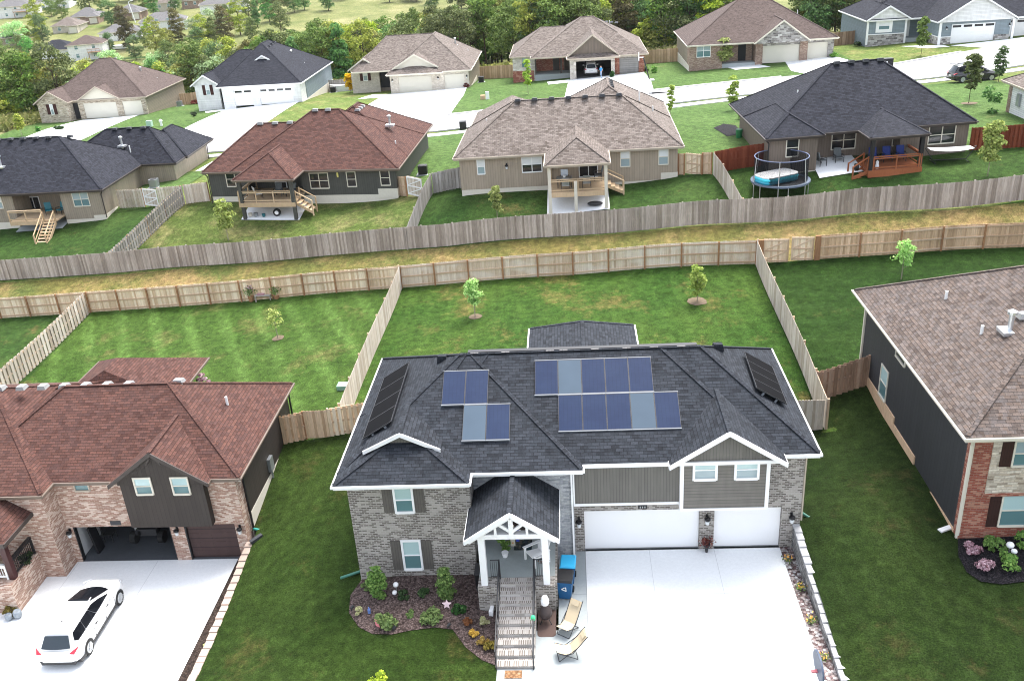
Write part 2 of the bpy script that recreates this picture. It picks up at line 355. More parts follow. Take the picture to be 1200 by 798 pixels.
M['st_pale'] = stone('stone_pale', [(.36, .32, .28), (.6, .56, .5), (.45, .4, .35), (.68, .64, .6)], .5, .2, (.5, .47, .43))
M['sd_grey'] = boards('siding_grey_shake', (.135, .128, .115), .13, True, .12)
M['sd_lap'] = boards('siding_grey_lap', (.15, .14, .125), .16, False)
M['sd_brown'] = boards('siding_dark_brown', (.042, .034, .029), .2, True, .08)
M['sd_black'] = boards('siding_black', (.036, .037, .040), .3, True, .12)
M['sd_taupe'] = boards('siding_taupe', (.34, .28, .215), .2, True, .08)
M['sd_green'] = boards('siding_dark_green_grey', (.068, .068, .06), .2, True, .1)
M['sd_mid'] = boards('siding_brown_taupe', (.155, .123, .098), .2, True, .1)
M['sd_tan'] = boards('siding_tan', (.28, .235, .18), .2, True, .08)
M['sd_lttan'] = boards('siding_olive_tan', (.26, .22, .17), .2, False)
M['sd_blue'] = boards('siding_blue_grey', (.20, .245, .27), .16, False)
M['sd_white'] = boards('siding_white', (.72, .72, .71), .16, False)
M['found'] = concrete('concrete_foundation', (.62, .58, .5))
M['drive'] = concrete('concrete_driveway', (.74, .755, .76), .06)
M['walk'] = concrete('concrete_walk', (.33, .36, .365), .1)
M['porchfloor'] = concrete('concrete_porch', (.29, .32, .315), .07)
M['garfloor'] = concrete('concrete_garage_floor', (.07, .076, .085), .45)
M['road'] = concrete('road_concrete', (.27, .265, .267), .1)
M['sidewalk'] = concrete('sidewalk_concrete', (.55, .55, .54), .07)
M['pane_hi'] = glass('window_blind_glass', (.38, .52, .52), .08, .6)
M['pane_lo'] = glass('window_screen_glass', (.10, .19, .20), .12, .5)
M['pane_dk'] = glass('window_dark_glass', (.018, .02, .022), .05, .6)
M['pane_wh'] = glass('window_white_blind', (.68, .7, .71), .2, .4)
M['pane_bl'] = glass('window_blue_glass', (.28, .36, .38), .1, .5)
M['shut_grey'] = boards('shutter_grey', (.105, .095, .085), .11, True, .14)
M['shut_mar'] = boards('shutter_maroon', (.05, .014, .012), .11, True, .14)
M['shut_dk'] = boards('shutter_dark_brown', (.035, .014, .011), .11, True, .14)
M['garage_w'] = paint('garage_white', (.8, .8, .8), .4, var=.02)
M['garage_b'] = boards('garage_brown', (.062, .036, .033), .54, False)
M['garage_c'] = paint('garage_cream', (.62, .59, .51), .5, var=.04)
M['garage_g'] = boards('garage_grey', (.27, .26, .25), .27, False)
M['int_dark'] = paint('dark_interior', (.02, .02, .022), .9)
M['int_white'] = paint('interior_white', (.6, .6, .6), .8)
M['cedar_new'] = wood('cedar_pale', (.42, .29, .185), (.5, .36, .245), (.60, .46, .33), .5)
M['cedar'] = wood('cedar_weathered', (0.5530, 0.3896, 0.2493), (0.6852, 0.5270, 0.3636), (0.8173, 0.6874, 0.5194), .55)
M['cedar_wht'] = wood('cedar_bleached', (.40, .33, .26), (.5, .43, .36), (.62, .56, .49), .7)
M['cedar_post'] = wood('cedar_post', (.26, .13, .065), (.31, .165, .085), (.38, .22, .12), .7)
M['greywood'] = wood('fence_grey', (.215, .185, .16), (.31, .275, .245), (.42, .38, .345), .85)
M['greylight'] = wood('fence_grey_light', (0.2400, 0.2200, 0.2000), (0.3200, 0.2960, 0.2720), (0.4000, 0.3760, 0.3520), .5)
M['brownwood'] = wood('fence_brown', (0.2250, 0.1413, 0.0936), (0.3150, 0.2074, 0.1435), (0.4200, 0.2918, 0.2106), .8)
M['tanwood'] = wood('fence_tan', (0.4200, 0.2802, 0.1725), (0.5550, 0.3835, 0.2444), (0.6900, 0.5015, 0.3450), .7)
M['redwood'] = wood('fence_red_stain', (.13, .034, .018), (.17, .046, .024), (.21, .062, .033), .6)
M['decknew'] = wood('deck_pine', (.46, .33, .2), (.52, .38, .24), (.58, .44, .29), .4)
M['deckred'] = wood('deck_red_stain', (.25, .082, .035), (.29, .1, .045), (.33, .12, .055), .4)
M['mulch'] = speckle('mulch_brown', [(.04, .027, .024), (.12, .086, .078), (.19, .14, .13), (.07, .047, .043)], 14.)
M['mulch_blk'] = speckle('mulch_black', [(.008, .008, .01), (.02, .018, .022), (.035, .03, .035)], 16.)
M['mulch_red'] = speckle('mulch_red', [(.16, .05, .025), (.26, .1, .06)], 10.)
M['gravel'] = speckle('river_gravel', [(.07, .04, .045), (.5, .44, .42), (.16, .09, .09), (.7, .68, .68), (.22, .16, .15), (.11, .07, .07)], 9.)
M['block_grey'] = concrete('block_grey', (.38, .38, .385), .18)
M['block_side'] = brick('block_courses', (.17, .165, .16), (.25, .245, .24), (.33, .325, .32), (.08, .08, .08), w=.45, h=.2, ms=.02, pale=.2)
M['block_pink'] = concrete('block_pink', (.36, .28, .235), .15)
M['soil'] = speckle('garden_soil', [(.03, .022, .018), (.07, .05, .04), (.05, .035, .03)], 12.)
q = NT('cedar_patchy'); g_ = q.n('ShaderNodeNewGeometry'); p_ = g_.outputs['Position']
c_ = q.ramp(g_.outputs['Random Per Island'], [(0., (.48, .36, .26)), (.5, (.58, .46, .35)), (1., (.68, .58, .47))])
c_ = q.mix(1., c_, q.ramp(q.noise(q.scalev(p_, (9, 9, .8)), 2.2, 5, .7), [(.25, .75), (.75, 1.2)]), 'MULTIPLY')
c_ = q.mix(q.math('MULTIPLY', q.ramp(q.noise(q.scalev(p_, (.55, .55, 1.1)), .9, 2), [(.48, 0.), (.6, 1.)]), .4), c_, (.74, .69, .62))
M['cedar_patchy'] = q.out(c_, .9, .15)
# lawns
M['g_front'] = grass('grass_front', (0.0158, 0.0311, 0.0054), (0.0267, 0.0458, 0.0089), (0.0739, 0.0573, 0.0198), .27)
M['g_right'] = grass('grass_right', (0.0106, 0.0219, 0.0044), (0.0183, 0.0312, 0.0069), (0.0578, 0.0430, 0.0178), .22, (0.1926, 0.6250, 0.0792))
M['g_back'] = grass('grass_back', (0.0260, 0.0601, 0.0099), (0.0442, 0.0795, 0.0143), (0.1690, 0.1115, 0.0440), .34, (.05, .75, .1))
M['g_stripe'] = grass('grass_striped', (.034,.068,.012), (.048,.086,.017), (.15,.125,.05), .30, (.45, 1.15, .40))
M['g_dark'] = grass('grass_dark', (0.0143, 0.0349, 0.0060), (0.0221, 0.0456, 0.0088), (0.0780, 0.0630, 0.0220), .05, (1.2, .9, .12))
M['g_strip'] = grass('grass_dry', (.075,.095,.026), (.135,.115,.036), (.27,.18,.085), .52, None, .22)
M['g_deep'] = grass('grass_deep_green', (0.0221, 0.0504, 0.0105), (0.0364, 0.0660, 0.0154), (0.1560, 0.0970, 0.0440), .18)
M['g_dryyard'] = grass('grass_yard_dry', (.05,.078,.018), (.078,.104,.026), (.19,.165,.075), .5, (1.1, .9, .1))
M['g_bright'] = grass('grass_bright', (0.0528, 0.0962, 0.0250), (0.0736, 0.1221, 0.0351), (0.1520, 0.1258, 0.0546), .1, (0.4800, 0.6660, 0.1170))
M['g_mixed'] = grass('grass_front_mixed', (.075,.115,.027), (.105,.14,.037), (.22,.185,.08), .45, (.5, 1., .15))
M['g_base'] = grass('grass_meadow', (.105,.125,.042), (.17,.175,.07), (.28,.25,.13), .42, None, .05)
# ---------------------------------------------------------------- ground
def XY(*pp): return [tuple(G(*q)[:2]) for q in pp]
def tz_base(x, y):
    z = tz(x, y)
    return z
_gx = np.unique(np.r_[np.linspace(-1400, -140, 22), np.linspace(-140, 140, 94), np.linspace(140, 1400, 22)])
_gy = np.unique(np.r_[np.linspace(-60, 0, 6), np.linspace(0, 260, 88), np.linspace(260, 2300, 50)])
_X, _Y = np.meshgrid(_gx, _gy); _Z = TZ(_X.ravel(), _Y.ravel()).reshape(_X.shape)
lot = (_X > -82) & (_X < 78) & (_Y < 150); _Z = np.where(lot, _Z-.7, _Z)
_Z = np.where((_Y < 37) & (_X < 12), _Z-2.2, _Z)
mb = MB(); nx = len(_gx)
mb.faces(list(zip(_X.ravel(), _Y.ravel(), _Z.ravel())), [(j*nx+i, j*nx+i+1, (j+1)*nx+i+1, (j+1)*nx+i) for j in range(len(_gy)-1) for i in range(nx-1)])
structure('ground', mb, M['g_base'], uv=False, smooth=True)

def lawn(name, polys, m, off=.03, cell=1.0, zf=None): return structure(name, drape(polys, off, cell, zf), M[m], uv=False, smooth=True)
def rect(x0, y0, x1, y1): return [(x0, y0), (x1, y0), (x1, y1), (x0, y1)]
# generic lot ground below everything
lawn('ground', [rect(-81, 62, 77, 150)], 'g_mixed', -.02, 1.2)
lawn('ground', [rect(-60, 44.3, 45, 62.0), rect(-15.9, 37, 45, 44.3), rect(-60, 37, -25.7, 44.3)], 'g_back', -.02, 1.2)
# first row
lawn('lawn', [[(-15.95, 17), (-3.4, 17), (-3.4, 31.4), (-15.95, 31.4)], [(-15.95, 31.4), (-9.5, 31.4), (-9.5, 43.2), (-15.95, 43.2)], [(-16.3, 36.5), (-15.95, 36.5), (-15.95, 43.2), (-16.3, 43.2)]], 'g_front', .03, .6)
lawn('lawn', [[(9.12, 17), (15.4, 17), (15.4, 44.2), (9.12, 44.2)], [(15.4, 17), (44, 17), (44, 32), (15.4, 32)]], 'g_right', .02, .6)
lawn('lawn', [[(-12.8, 43.2), (12.3, 42.3), (12.1, 59.1), (-12.3, 61)]], 'g_back', .03)
lawn('lawn', [[(-37.6, 44.8), (-16.2, 44.8), (-12.7, 44.8), (-12.3, 61), (-36.75, 63)], [(-16.2, 43.2), (-12.8, 43.2), (-12.7, 44.8), (-16.2, 44.8)]], 'g_stripe', .03)
lawn('lawn', [[(-60, 44), (-37.6, 44), (-36.75, 63), (-60, 65)]], 'g_deep', .03)
lawn('lawn', [[(12.3, 44.2), (44, 44.2), (44, 56.6), (12.1, 59.1)], [(30, 31), (44, 31), (44, 44.2), (30, 44.2)]], 'g_dark', .03)
lawn('grass_strip', [[(-62, 65), (-12.3, 61), (44, 56.4), (44, 60.8), (-12.5, 66.2), (-62, 71.4)]], 'g_strip', .03)
# second row yards
lawn('lawn', [[(-75, 72.5), (-37.6, 68.9), (-36.9, 80.2), (-42.5, 80.8), (-75, 86)]], 'g_deep', .03)
lawn('lawn', [[(-42.5, 80.8), (-36.9, 80.2), (-36.4, 91), (-42.5, 92)]], 'g_bright', .03)
lawn('lawn', [[(-37.6, 68.9), (-12.5, 66.2), (-12.2, 76.2), (-36.9, 80.2)]], 'g_dryyard', .03)
lawn('lawn', [[(-12.5, 66.2), (12, 64), (11.2, 72.6), (-12.2, 76.2)]], 'g_deep', .03)
lawn('lawn', [[(12, 64), (44, 60.8), (44, 72), (11.2, 72.6)]], 'g_deep', .03)
lawn('lawn', [[(-12.2, 76.2), (11.2, 72.6), (11, 99.7), (-12, 99.7)], [(-22, 77.8), (-12.2, 76.2), (-12, 97.5), (-22, 97.5)]], 'g_bright', .035)
lawn('lawn', [[(11.2, 72.6), (44, 72), (44, 102.5), (11, 99.7)]], 'g_bright', .035)
# third row front lawns
lawn('lawn', [[(-82, 112), (-46, 112), (-46, 150), (-82, 150)]], 'g_bright', .03)
lawn('lawn', [[(-46, 112), (-26, 109), (-26, 150), (-46, 150)]], 'g_mixed', .03)
lawn('lawn', [[(-26, 109), (9, 112.5), (9, 150), (-26, 150)]], 'g_bright', .03)
lawn('lawn', [[(9, 112.5), (36, 117), (36, 150), (9, 150)]], 'g_bright', .03)
lawn('lawn', [[(36, 117), (76, 127), (76, 150), (36, 150)]], 'g_mixed', .03)

# street: a concrete carriageway with kerbs
road_far = [(-84, 120), (-60, 114.5), (-38, 111), (-12.7, 109.9), (10.3, 113.2), (24, 115), (40, 117.8), (47, 120.2), (76, 129.5)]
road_near = [(-84, 108.5), (-60, 104), (-38, 100.8), (-14.3, 100), (12, 103), (24, 104.8), (38, 106.4), (48, 108.4), (76, 115)]
polys = [[road_near[i], road_near[i+1], road_far[i+1], road_far[i]] for i in range(len(road_far)-1)]
structure('road', drape(polys, .055, 2.0), M['road'], uv=False)
def strip_line(line, w, off, h, m, name, skip=()):
    mb = MB()
    for i in range(len(line)-1):
        a = Vector((*line[i], 0)); b = Vector((*line[i+1], 0)); d = b-a; n = max(1, int(d.length/1.5)); nn = Vector((-d.y, d.x, 0)).normalized()*w/2
        for k in range(n):
            p = a+d*k/n; q = a+d*(k+1)/n
            if any(s0 < .5*(p.x+q.x) < s1 for s0, s1 in skip): continue
            zp = tz(p.x, p.y)+off; zq = tz(q.x, q.y)+off
            mb.hexa([(p.x-nn.x, p.y-nn.y, zp), (q.x-nn.x, q.y-nn.y, zq), (q.x+nn.x, q.y+nn.y, zq), (p.x+nn.x, p.y+nn.y, zp)],
                    [(p.x-nn.x, p.y-nn.y, zp+h), (q.x-nn.x, q.y-nn.y, zq+h), (q.x+nn.x, q.y+nn.y, zq+h), (p.x+nn.x, p.y+nn.y, zp+h)])
    return structure(name, mb, M[m])
strip_line(road_far, .4, .0, .14, 'sidewalk', 'kerb', ((-49, -38), (-25, -14), (.5, 10.4), (25.5, 35), (48, 62), (-76, -65)))
strip_line(road_near, .4, .0, .14, 'sidewalk', 'kerb', ((-37, -28), (1, 8)))
sw = [(x, y-2.3) for x, y in road_near]
strip_line(sw, 1.3, .0, .09, 'sidewalk', 'sidewalk')
# concrete driveways across the street
def drv(polys): structure('driveway', drape(polys, .06, 1.5), M['drive'], uv=False)
drv([[(-74.6, 139.9), (-65.6, 139.9), (-65.2, 130), (-65, 115.5), (-77, 117.5), (-76.3, 132)]])
drv([[(-49.3, 133.2), (-38.6, 133.2), (-38.4, 111.1), (-50.5, 112.6), (-50.2, 122)], [(-53, 134.2), (-49.3, 134.2), (-49.3, 131.8), (-52, 131.8)]])
drv([[(-26, 134.2), (-14.4, 134.8), (-13.9, 125), (-14, 109.9), (-27.5, 110.5)], [(-28.2, 135.6), (-26, 134.4), (-26, 130.5), (-29.5, 131)]])
drv([[(.2, 130.4), (10.4, 130.6), (10.6, 122), (10.2, 113.2), (-.5, 112)], [(-2.8, 130.6), (.2, 130.6), (.2, 127.5), (-2.6, 127.5)]])
drv([[(25, 126.5), (34.8, 127.2), (36.5, 118), (36.5, 117.1), (27.2, 115.5), (27.6, 119)], [(20.8, 127.2), (25, 126.7), (26, 123.5), (21.6, 123.8)]])
drv([[(48.4, 126.3), (66, 127.5), (72, 128.2), (52, 121.8), (51.5, 122)], [(44, 129.2), (48.4, 126.3), (48.6, 124.8), (46, 125.3)]])
drv([[(-37.6, 101), (-27.5, 100.6), (-28.5, 91), (-38.2, 91)]])
# front driveways and walks (flat slabs)
mb = MB(); mb.box(.07, 17, -.25, 8.47, 33.12, .012); structure('driveway', mb, M['drive'])
mb = MB(); mb.box(-36, 17, -2.6, -16.92, 36.05, -2.29); structure('driveway', mb, M['drive'])
mb = MB()
for a in ((-1.1, 28.1, .045, 33.0), (-2.0, 26.1, .045, 28.09), (-3.42, 17, .045, 26.09)): mb.box(a[0], a[1], -.2, a[2], a[3], .006)
structure('path', mb, M['walk'])
mb = MB()
for y in (30.2, 28.1, 26.1, 24): mb.box(-3.42 if y < 26.1 else (-2 if y < 28.2 else -1.1), y-.012, .0, .045, y+.012, .0085)
mb.box(.045, 17, -.1, .07, 33.1, .009)
structure('path_joint', mb, paint('joint_dark', (.22, .235, .24), .9))
# planting beds
bed = [(-9.55, 31.35), (-9.9, 30.4), (-9.75, 29.35), (-9.15, 28.45), (-8.5, 28.0), (-7.7, 27.92), (-7.03, 28.1), (-6.02, 28.26), (-5.3, 28.15), (-4.7, 27.2), (-4.0, 26.5), (-3.42, 26.2)]
polys = [[(-5.3, 31.4), bed[k], bed[k+1]] for k in range(0, 8)]+[[(-5.3, 31.4), (-5.3, 28.15), (-4.7, 27.2), (-4.2, 29.2), (-4.2, 31.4)], [(-4.2, 29.2), (-4.7, 27.2), (-4, 26.5), (-3.42, 26.2), (-3.42, 29.2)], [(-4.55, 31.4), (-4.2, 31.4), (-4.2, 32.6), (-4.55, 32.6)]]
structure('mulch_bed', drape(polys, .06, .4), M['mulch'], uv=False)
mb = MB(); mb.box(8.48, 22, -.2, 8.97, 33.05, .03); structure('gravel_bed', mb, M['gravel'])
mb = MB(); mb.box(-16.9, 20, -2.5, -16.27, 35.8, -2.2); structure('soil_bed', mb, M['soil'])
c = [onz(*q, 1.35)[:2] for q in ((1122, 632), (1123, 652), (1133, 669), (1150, 679), (1175, 682), (1215, 678))]
structure('mulch_bed', drape([[(23, 31.9)]+[(15.6, 31.9)]+[tuple(p) for p in c]], .07, .4), M['mulch_blk'], uv=False)
structure('mulch_bed', drape([XY((807, 82), (812, 84), (838, 81), (868, 76), (872, 72), (845, 74))], .06, .5), M['mulch_red'], uv=False)
structure('mulch_bed', drape([XY((836, 151), (848, 146), (862, 148), (870, 158), (852, 161))], .07, .5), M['mulch_blk'], uv=False)

# retaining walls of stacked blocks
def wall_blocks(name, label, x0, x1, ya, yb, topf, zb, bl, mtop, mside):
    mb = MB(); y = ya; k = 0
    while y < yb:
        L = bl*random.uniform(.8, 1.15); zt = topf(y); j = random.uniform(-.02, .02)
        mb.box(x0+j, y, zb, x1+j, y+L-.015, zt-.002, 1)
        mb.box(x0+j-.03, y-.002, zt, x1+j+.02, y+L-.02, zt+.085+random.uniform(0, .012), 0)
        y += L; k += 1
    return solid(name, mb, [M[mtop], M[mside]], label, 'retaining wall', ((x0+x1)/2, (ya+yb)/2, zb))
wall_blocks('retaining_wall', 'grey block retaining wall beside the white driveway of the house with solar panels', 8.98, 9.22, 21, 32.98, lambda y: .22+max(0, (y-25))*.118, -.2, .5, 'block_grey', 'block_side')
wall_blocks('retaining_wall', 'low pinkish block edging between lawn and driveway with the white car', -16.25, -15.95, 20, 35.6, lambda y: tz(-15.95, y)-.02, -2.6, .42, 'block_pink', 'block_pink')
# ---------------------------------------------------------------- houses
SPLIT = {'porch_post', 'white_trim', 'porch_pier', 'brick_wall', 'stone_wall', 'stone_skirt', 'side_wall', 'white_wall', 'gable_bracket', 'garage_jamb', 'interior_wall', 'wall', 'foundation', 'porch_floor'}
class House:
    def __init__(s, name, label, O, ex=(1, 0), ey=(0, 1), base=None, cat='house', roofm='rsh_blk', trim='white', group=None):
        s.O = Vector(O); s.ex = Vector((*ex, 0)); s.ey = Vector((*ey, 0)); s.jit = 0
        s.r = thing(name, label, cat, base if base is not None else tuple(s.O), group)
        s.roof = s.mb(); s.cap = s.mb(); s.fas = s.mb(); s.roofm = roofm; s.trim = trim
    def P(s, x, y, z): return s.O+s.ex*x+s.ey*y+Vector((0, 0, z))
    def mb(s): return MB(s.P)
    def part(s, name, mb, m, parent=None, **k):
        if name in SPLIT:
            par = list(range(len(mb.v)))
            def fd(i):
                while par[i] != i: par[i] = par[par[i]]; i = par[i]
                return i
            for f in mb.f:
                for q in f[1:]: par[fd(q)] = fd(f[0])
            gr = {}
            for f, q in zip(mb.f, mb.mi): gr.setdefault(fd(f[0]), []).append((f, q))
            if len(gr) > 1:
                for fs in gr.values():
                    mm = MB(); ids = sorted({i for f, _ in fs for i in f}); ix = {i: j for j, i in enumerate(ids)}
                    mm.v = [mb.v[i] for i in ids]; mm.f = [tuple(ix[i] for i in f) for f, _ in fs]; mm.mi = [q for _, q in fs]
                    o = build(mm, name, M[m], parent or s.r, **k)
                return o
        o = build(mb, name, (M[m] if isinstance(m, str) else m), parent or s.r, **k); return o
    def pxy(s, px, py, ly):      # photograph pixel -> (x, z) on the local plane y = ly
        n = Vector((-s.ex.y, s.ex.x, 0)); d = ray(px, py); p0 = s.P(0, ly, 0); t = n.dot(p0-CAM)/n.dot(d); p = CAM+d*t
        return ((p-p0).dot(s.ex)/s.ex.length_squared, p.z-s.O.z)
    def pxx(s, px, py, lx):      # -> (y, z) on local plane x = lx
        n = Vector((-s.ey.y, s.ey.x, 0)); d = ray(px, py); p0 = s.P(lx, 0, 0); t = n.dot(p0-CAM)/n.dot(d); p = CAM+d*t
        return ((p-p0).dot(s.ey)/s.ey.length_squared, p.z-s.O.z)
    def capline(s, a, b, w=.19, h=.03):
        s.cap.beam((a[0], a[1], a[2]+.012), (b[0], b[1], b[2]+.012), w, h)
    def rect_fascia(s, x0, y0, x1, y1, E, h=.2):
        s.fas.faces([(x0,y0,E-h),(x1,y0,E-h),(x1,y1,E-h),(x0,y1,E-h),(x0,y0,E),(x1,y0,E),(x1,y1,E),(x0,y1,E)],
                    [(0,1,5,4),(1,2,6,5),(2,3,7,6),(3,0,4,7),(3,2,1,0)])
        for p, q in (((x0-.04,y0-.04),(x1+.04,y0-.04)), ((x0-.04,y1+.04),(x1+.04,y1+.04)), ((x0-.045,y0-.08),(x0-.045,y1+.08)), ((x1+.045,y0-.08),(x1+.045,y1+.08))): s.fas.beam((*p, E-.055), (*q, E-.055), .075, .09)
    def hip(s, x0, y0, x1, y1, E, ra, rb, caps=True, fascia=True, axis='x'):
        j = s.jit*.004; s.jit += 1; x0 -= j; x1 += j; y0 -= j; y1 += j; E += j*1.5
        ra = (ra[0], ra[1], ra[2]+j); rb = (rb[0], rb[1], rb[2]+j)
        a, b, c, d = (x0, y0, E), (x1, y0, E), (x1, y1, E), (x0, y1, E)
        if axis == 'x':
            s.roof.faces([a, b, c, d, ra, rb], [(0,1,5,4), (1,2,5), (2,3,4,5), (3,0,4)])
            ed = [(a, ra), (d, ra), (b, rb), (c, rb), (ra, rb)]
        else:
            s.roof.faces([a, b, c, d, ra, rb], [(0,1,4), (1,2,5,4), (2,3,5), (3,0,4,5)])
            ed = [(a, ra), (b, ra), (c, rb), (d, rb), (ra, rb)]
        if caps:
            for p, q in ed:
                if (Vector(p)-Vector(q)).length > .3:
                    pp = Vector(p)+(Vector(q)-Vector(p))*.01; s.capline(tuple(pp), q)
        if fascia: s.rect_fascia(x0+.006, y0+.006, x1-.006, y1-.006, E-.012)
    def hip2(s, x0, y0, x1, y1, E, pitch, axis=None, **k):
        w, d = x1-x0, y1-y0; ax = axis or ('x' if w >= d else 'y'); h = min(w, d)/2
        if ax == 'x': ra, rb = (x0+h, (y0+y1)/2, E+h*pitch), (x1-h, (y0+y1)/2, E+h*pitch)
        else: ra, rb = ((x0+x1)/2, y0+h, E+h*pitch), ((x0+x1)/2, y1-h, E+h*pitch)
        s.hip(x0, y0, x1, y1, E, ra, rb, axis=ax, **k)
    def gable(s, x0, x1, yf, yb, E, zr, th=.16, wallm=None, wall_in=.35, rake=.2, xr=None, cap=True, zb=None, rakem=None, side=True):
        """gable whose ridge runs along local y; front rake at yf"""
        j = s.jit*.004; s.jit += 1; E += j; zr += j; xr = (x0+x1)/2 if xr is None else xr
        for (xe, sg) in ((x0, 1), (x1, -1)):
            top = [(xe, yf, E), (xr, yf, zr), (xr, yb, zr), (xe, yb, E)]
            if sg < 0: top = top[::-1]
            s.roof.faces(top+[(p[0], p[1], p[2]-th) for p in top], [(0,1,2,3), (7,6,5,4), (0,4,5,1), (1,5,6,2), (2,6,7,3), (3,7,4,0)])
            f = [(xe, yf-.03, E+.02), (xr, yf-.03, zr+.02), (xr, yf-.03, zr+.02-rake*1.15), (xe, yf-.03, E-rake+.02)]
            k = s.fas if rakem is None else rakem
            k.faces(f+[(p[0], p[1]+.055, p[2]) for p in f], [(0,1,2,3), (7,6,5,4), (0,4,5,1), (1,5,6,2), (2,6,7,3), (3,7,4,0)] if sg < 0 else [(3,2,1,0), (4,5,6,7), (0,1,5,4), (1,2,6,5), (2,3,7,6), (3,0,4,7)])
            if side: s.fas.beam((xe-(.01 if sg > 0 else -.01), yf+.03, E-.09), (xe-(.01 if sg > 0 else -.01), yb, E-.09), .03, .16)
        if cap: s.capline((xr, yf, zr), (xr, yb, zr))
        if wallm:
            w = s.mb(); sl = (zr-E)/(xr-x0) if xr > x0 else 1; b = E-.16 if zb is None else zb
            i = .0
            w.extr([(x0+.3, yf+wall_in, b), (x1-.3, yf+wall_in, b), (x1-.3, yf+wall_in, E+.3*sl-.17), (xr, yf+wall_in, zr-.17), (x0+.3, yf+wall_in, E+.3*sl-.17)], s.ey*.12)
            s.part('gable_wall', w, wallm)
    def finish(s, smooth=False):
        s.roof_o = s.part('roof', s.roof, s.roofm)
        if s.cap.v: s.part('ridge_cap', s.cap, s.roofm, s.roof_o)
        if s.fas.v: s.part('fascia', s.fas, s.trim)
    def win(s, face, c, a0, a1, z0, z1, cols=1, fr='white', hi='pane_hi', lo='pane_lo', shut=None, fw=.07, shw=.42, rail=True, out=.0):
        """window on a wall plane: face S (front, y = c), E (x = c, looking +x), W (x = c, looking -x)"""
        def f(a, o, z):
            o = o+out
            return s.P(a, c-o, z) if face == 'S' else (s.P(c+o, a, z) if face == 'E' else s.P(c-o, a, z))
        m = MB(f); zm = (z0+z1)/2
        def bx(mm, b0, o0, c0, b1, o1, c1): mm.box(b0, o0, c0, b1, o1, c1)
        bx(m, a0-fw, -.02, z0-fw, a0, .05, z1+fw); bx(m, a1, -.02, z0-fw, a1+fw, .05, z1+fw)
        bx(m, a0, -.02, z1, a1, .048, z1+fw); bx(m, a0-.03, -.02, z0-fw-.015, a1+.03, .075, z0)
        wc = (a1-a0)/cols
        for k in range(1, cols): bx(m, a0+wc*k-.03, -.02, z0, a0+wc*k+.03, .046, z1)
        if rail: bx(m, a0, -.02, zm-.025, a1, .043, zm+.025)
        w = build(m, 'window', M[fr], s.r)
        for nm, b, t, mt in (('upper_pane', zm, z1, hi), ('lower_pane', z0, zm, lo)):
            p = MB(f)
            for k in range(cols): bx(p, a0+wc*k, -.02, b, a0+wc*(k+1), .012 if nm == 'lower_pane' else .016, t)
            build(p, nm, M[mt], w)
        if shut:
            for b0, b1 in ((a0-fw-.02-shw, a0-fw-.02), (a1+fw+.02, a1+fw+.02+shw)):
                p = MB(f); bx(p, b0, -.01, z0-.05, b1, .045, z1+.05)
                for zz in (z0+.25, z1-.35): bx(p, b0, .04, zz, b1, .06, zz+.1)
                build(p, 'shutter', M[shut], s.r)
        return w
    def winpx(s, c, p0, p1, face='S', **k):
        a0, z1 = (s.pxy if face == 'S' else s.pxx)(*p0, c); a1, z0 = (s.pxy if face == 'S' else s.pxx)(*p1, c)
        fw = k.get('fw', .07)
        return s.win(face, c, min(a0, a1)+fw, max(a0, a1)-fw, z0+fw, z1-fw, **k)
    def corner(s, x, y, z0, z1, m='white', w=.09):
        b = s.mb(); b.box(x-w, y-w*.35-.012, z0, x+w, y+.02, z1); s.part('corner_trim', b, m)
    def vent(s, x, y, z, m='ventdark', sx=.42, sy=.42, h=.16):
        b = s.mb(); b.faces([(x-sx/2, y-sy/2, z), (x+sx/2, y-sy/2, z), (x+sx/2, y+sy/2, z), (x-sx/2, y+sy/2, z),
            (x-sx*.38, y-sy*.42, z+h), (x+sx*.38, y-sy*.42, z+h), (x+sx*.38, y+sy*.4, z+h*.8), (x-sx*.38, y+sy*.4, z+h*.8)],
            [(4,5,6,7), (0,1,5,4), (1,2,6,5), (2,3,7,6), (3,0,4,7)]); s.part('roof_vent', b, m, s.roof_o)
    def pipe(s, x, y, z, h=.5, r=.06, m='whitepipe', collar=False):
        b = s.mb(); b.lathe([(r, -.3), (r, h)], (x, y, z), 8)
        if collar: b.box(x-.22, y-.22, z-.1, x+.22, y+.22, z+.03)
        s.part('vent_pipe', b, m, s.roof_o)
    def flue(s, x, y, z, h=.8):
        b = s.mb(); b.lathe([(.11, -.3), (.11, h), (.2, h), (.2, h+.12), (.05, h+.2)], (x, y, z), 10); b.box(x-.38, y-.38, z-.12, x+.38, y+.38, z+.03)
        s.part('flue', b, 'galv', s.roof_o)
    def garage(s, y, x0, x1, z0, z1, m='garage_w', wins=False, trim='white', panels=True):
        b = s.mb(); b.box(x0, y, z0+.01, x1, y+.06, z1)
        if panels:
            n = 4; hh = (z1-z0)/n; k = max(2, int((x1-x0)/.6)); w = (x1-x0)/k
            for i in range(n):
                b.box(x0, y-.004, z0+.012+hh*i, x1, y, z0+hh*(i+1)-.012)
                for q in range(k): b.box(x0+w*q+.06, y-.016, z0+hh*i+.08, x0+w*(q+1)-.06, y-.003, z0+hh*(i+1)-.08)
        d = s.part('garage_door', b, m)
        if wins:
            k = max(2, int((x1-x0)/1.15)); w = (x1-x0)/k
            for q in range(k):
                g = s.mb(); g.box(x0+w*q+.16, y-.03, z1-.42, x0+w*(q+1)-.16, y-.01, z1-.14); s.part('garage_window', g, 'pane_dk', d)
        return d
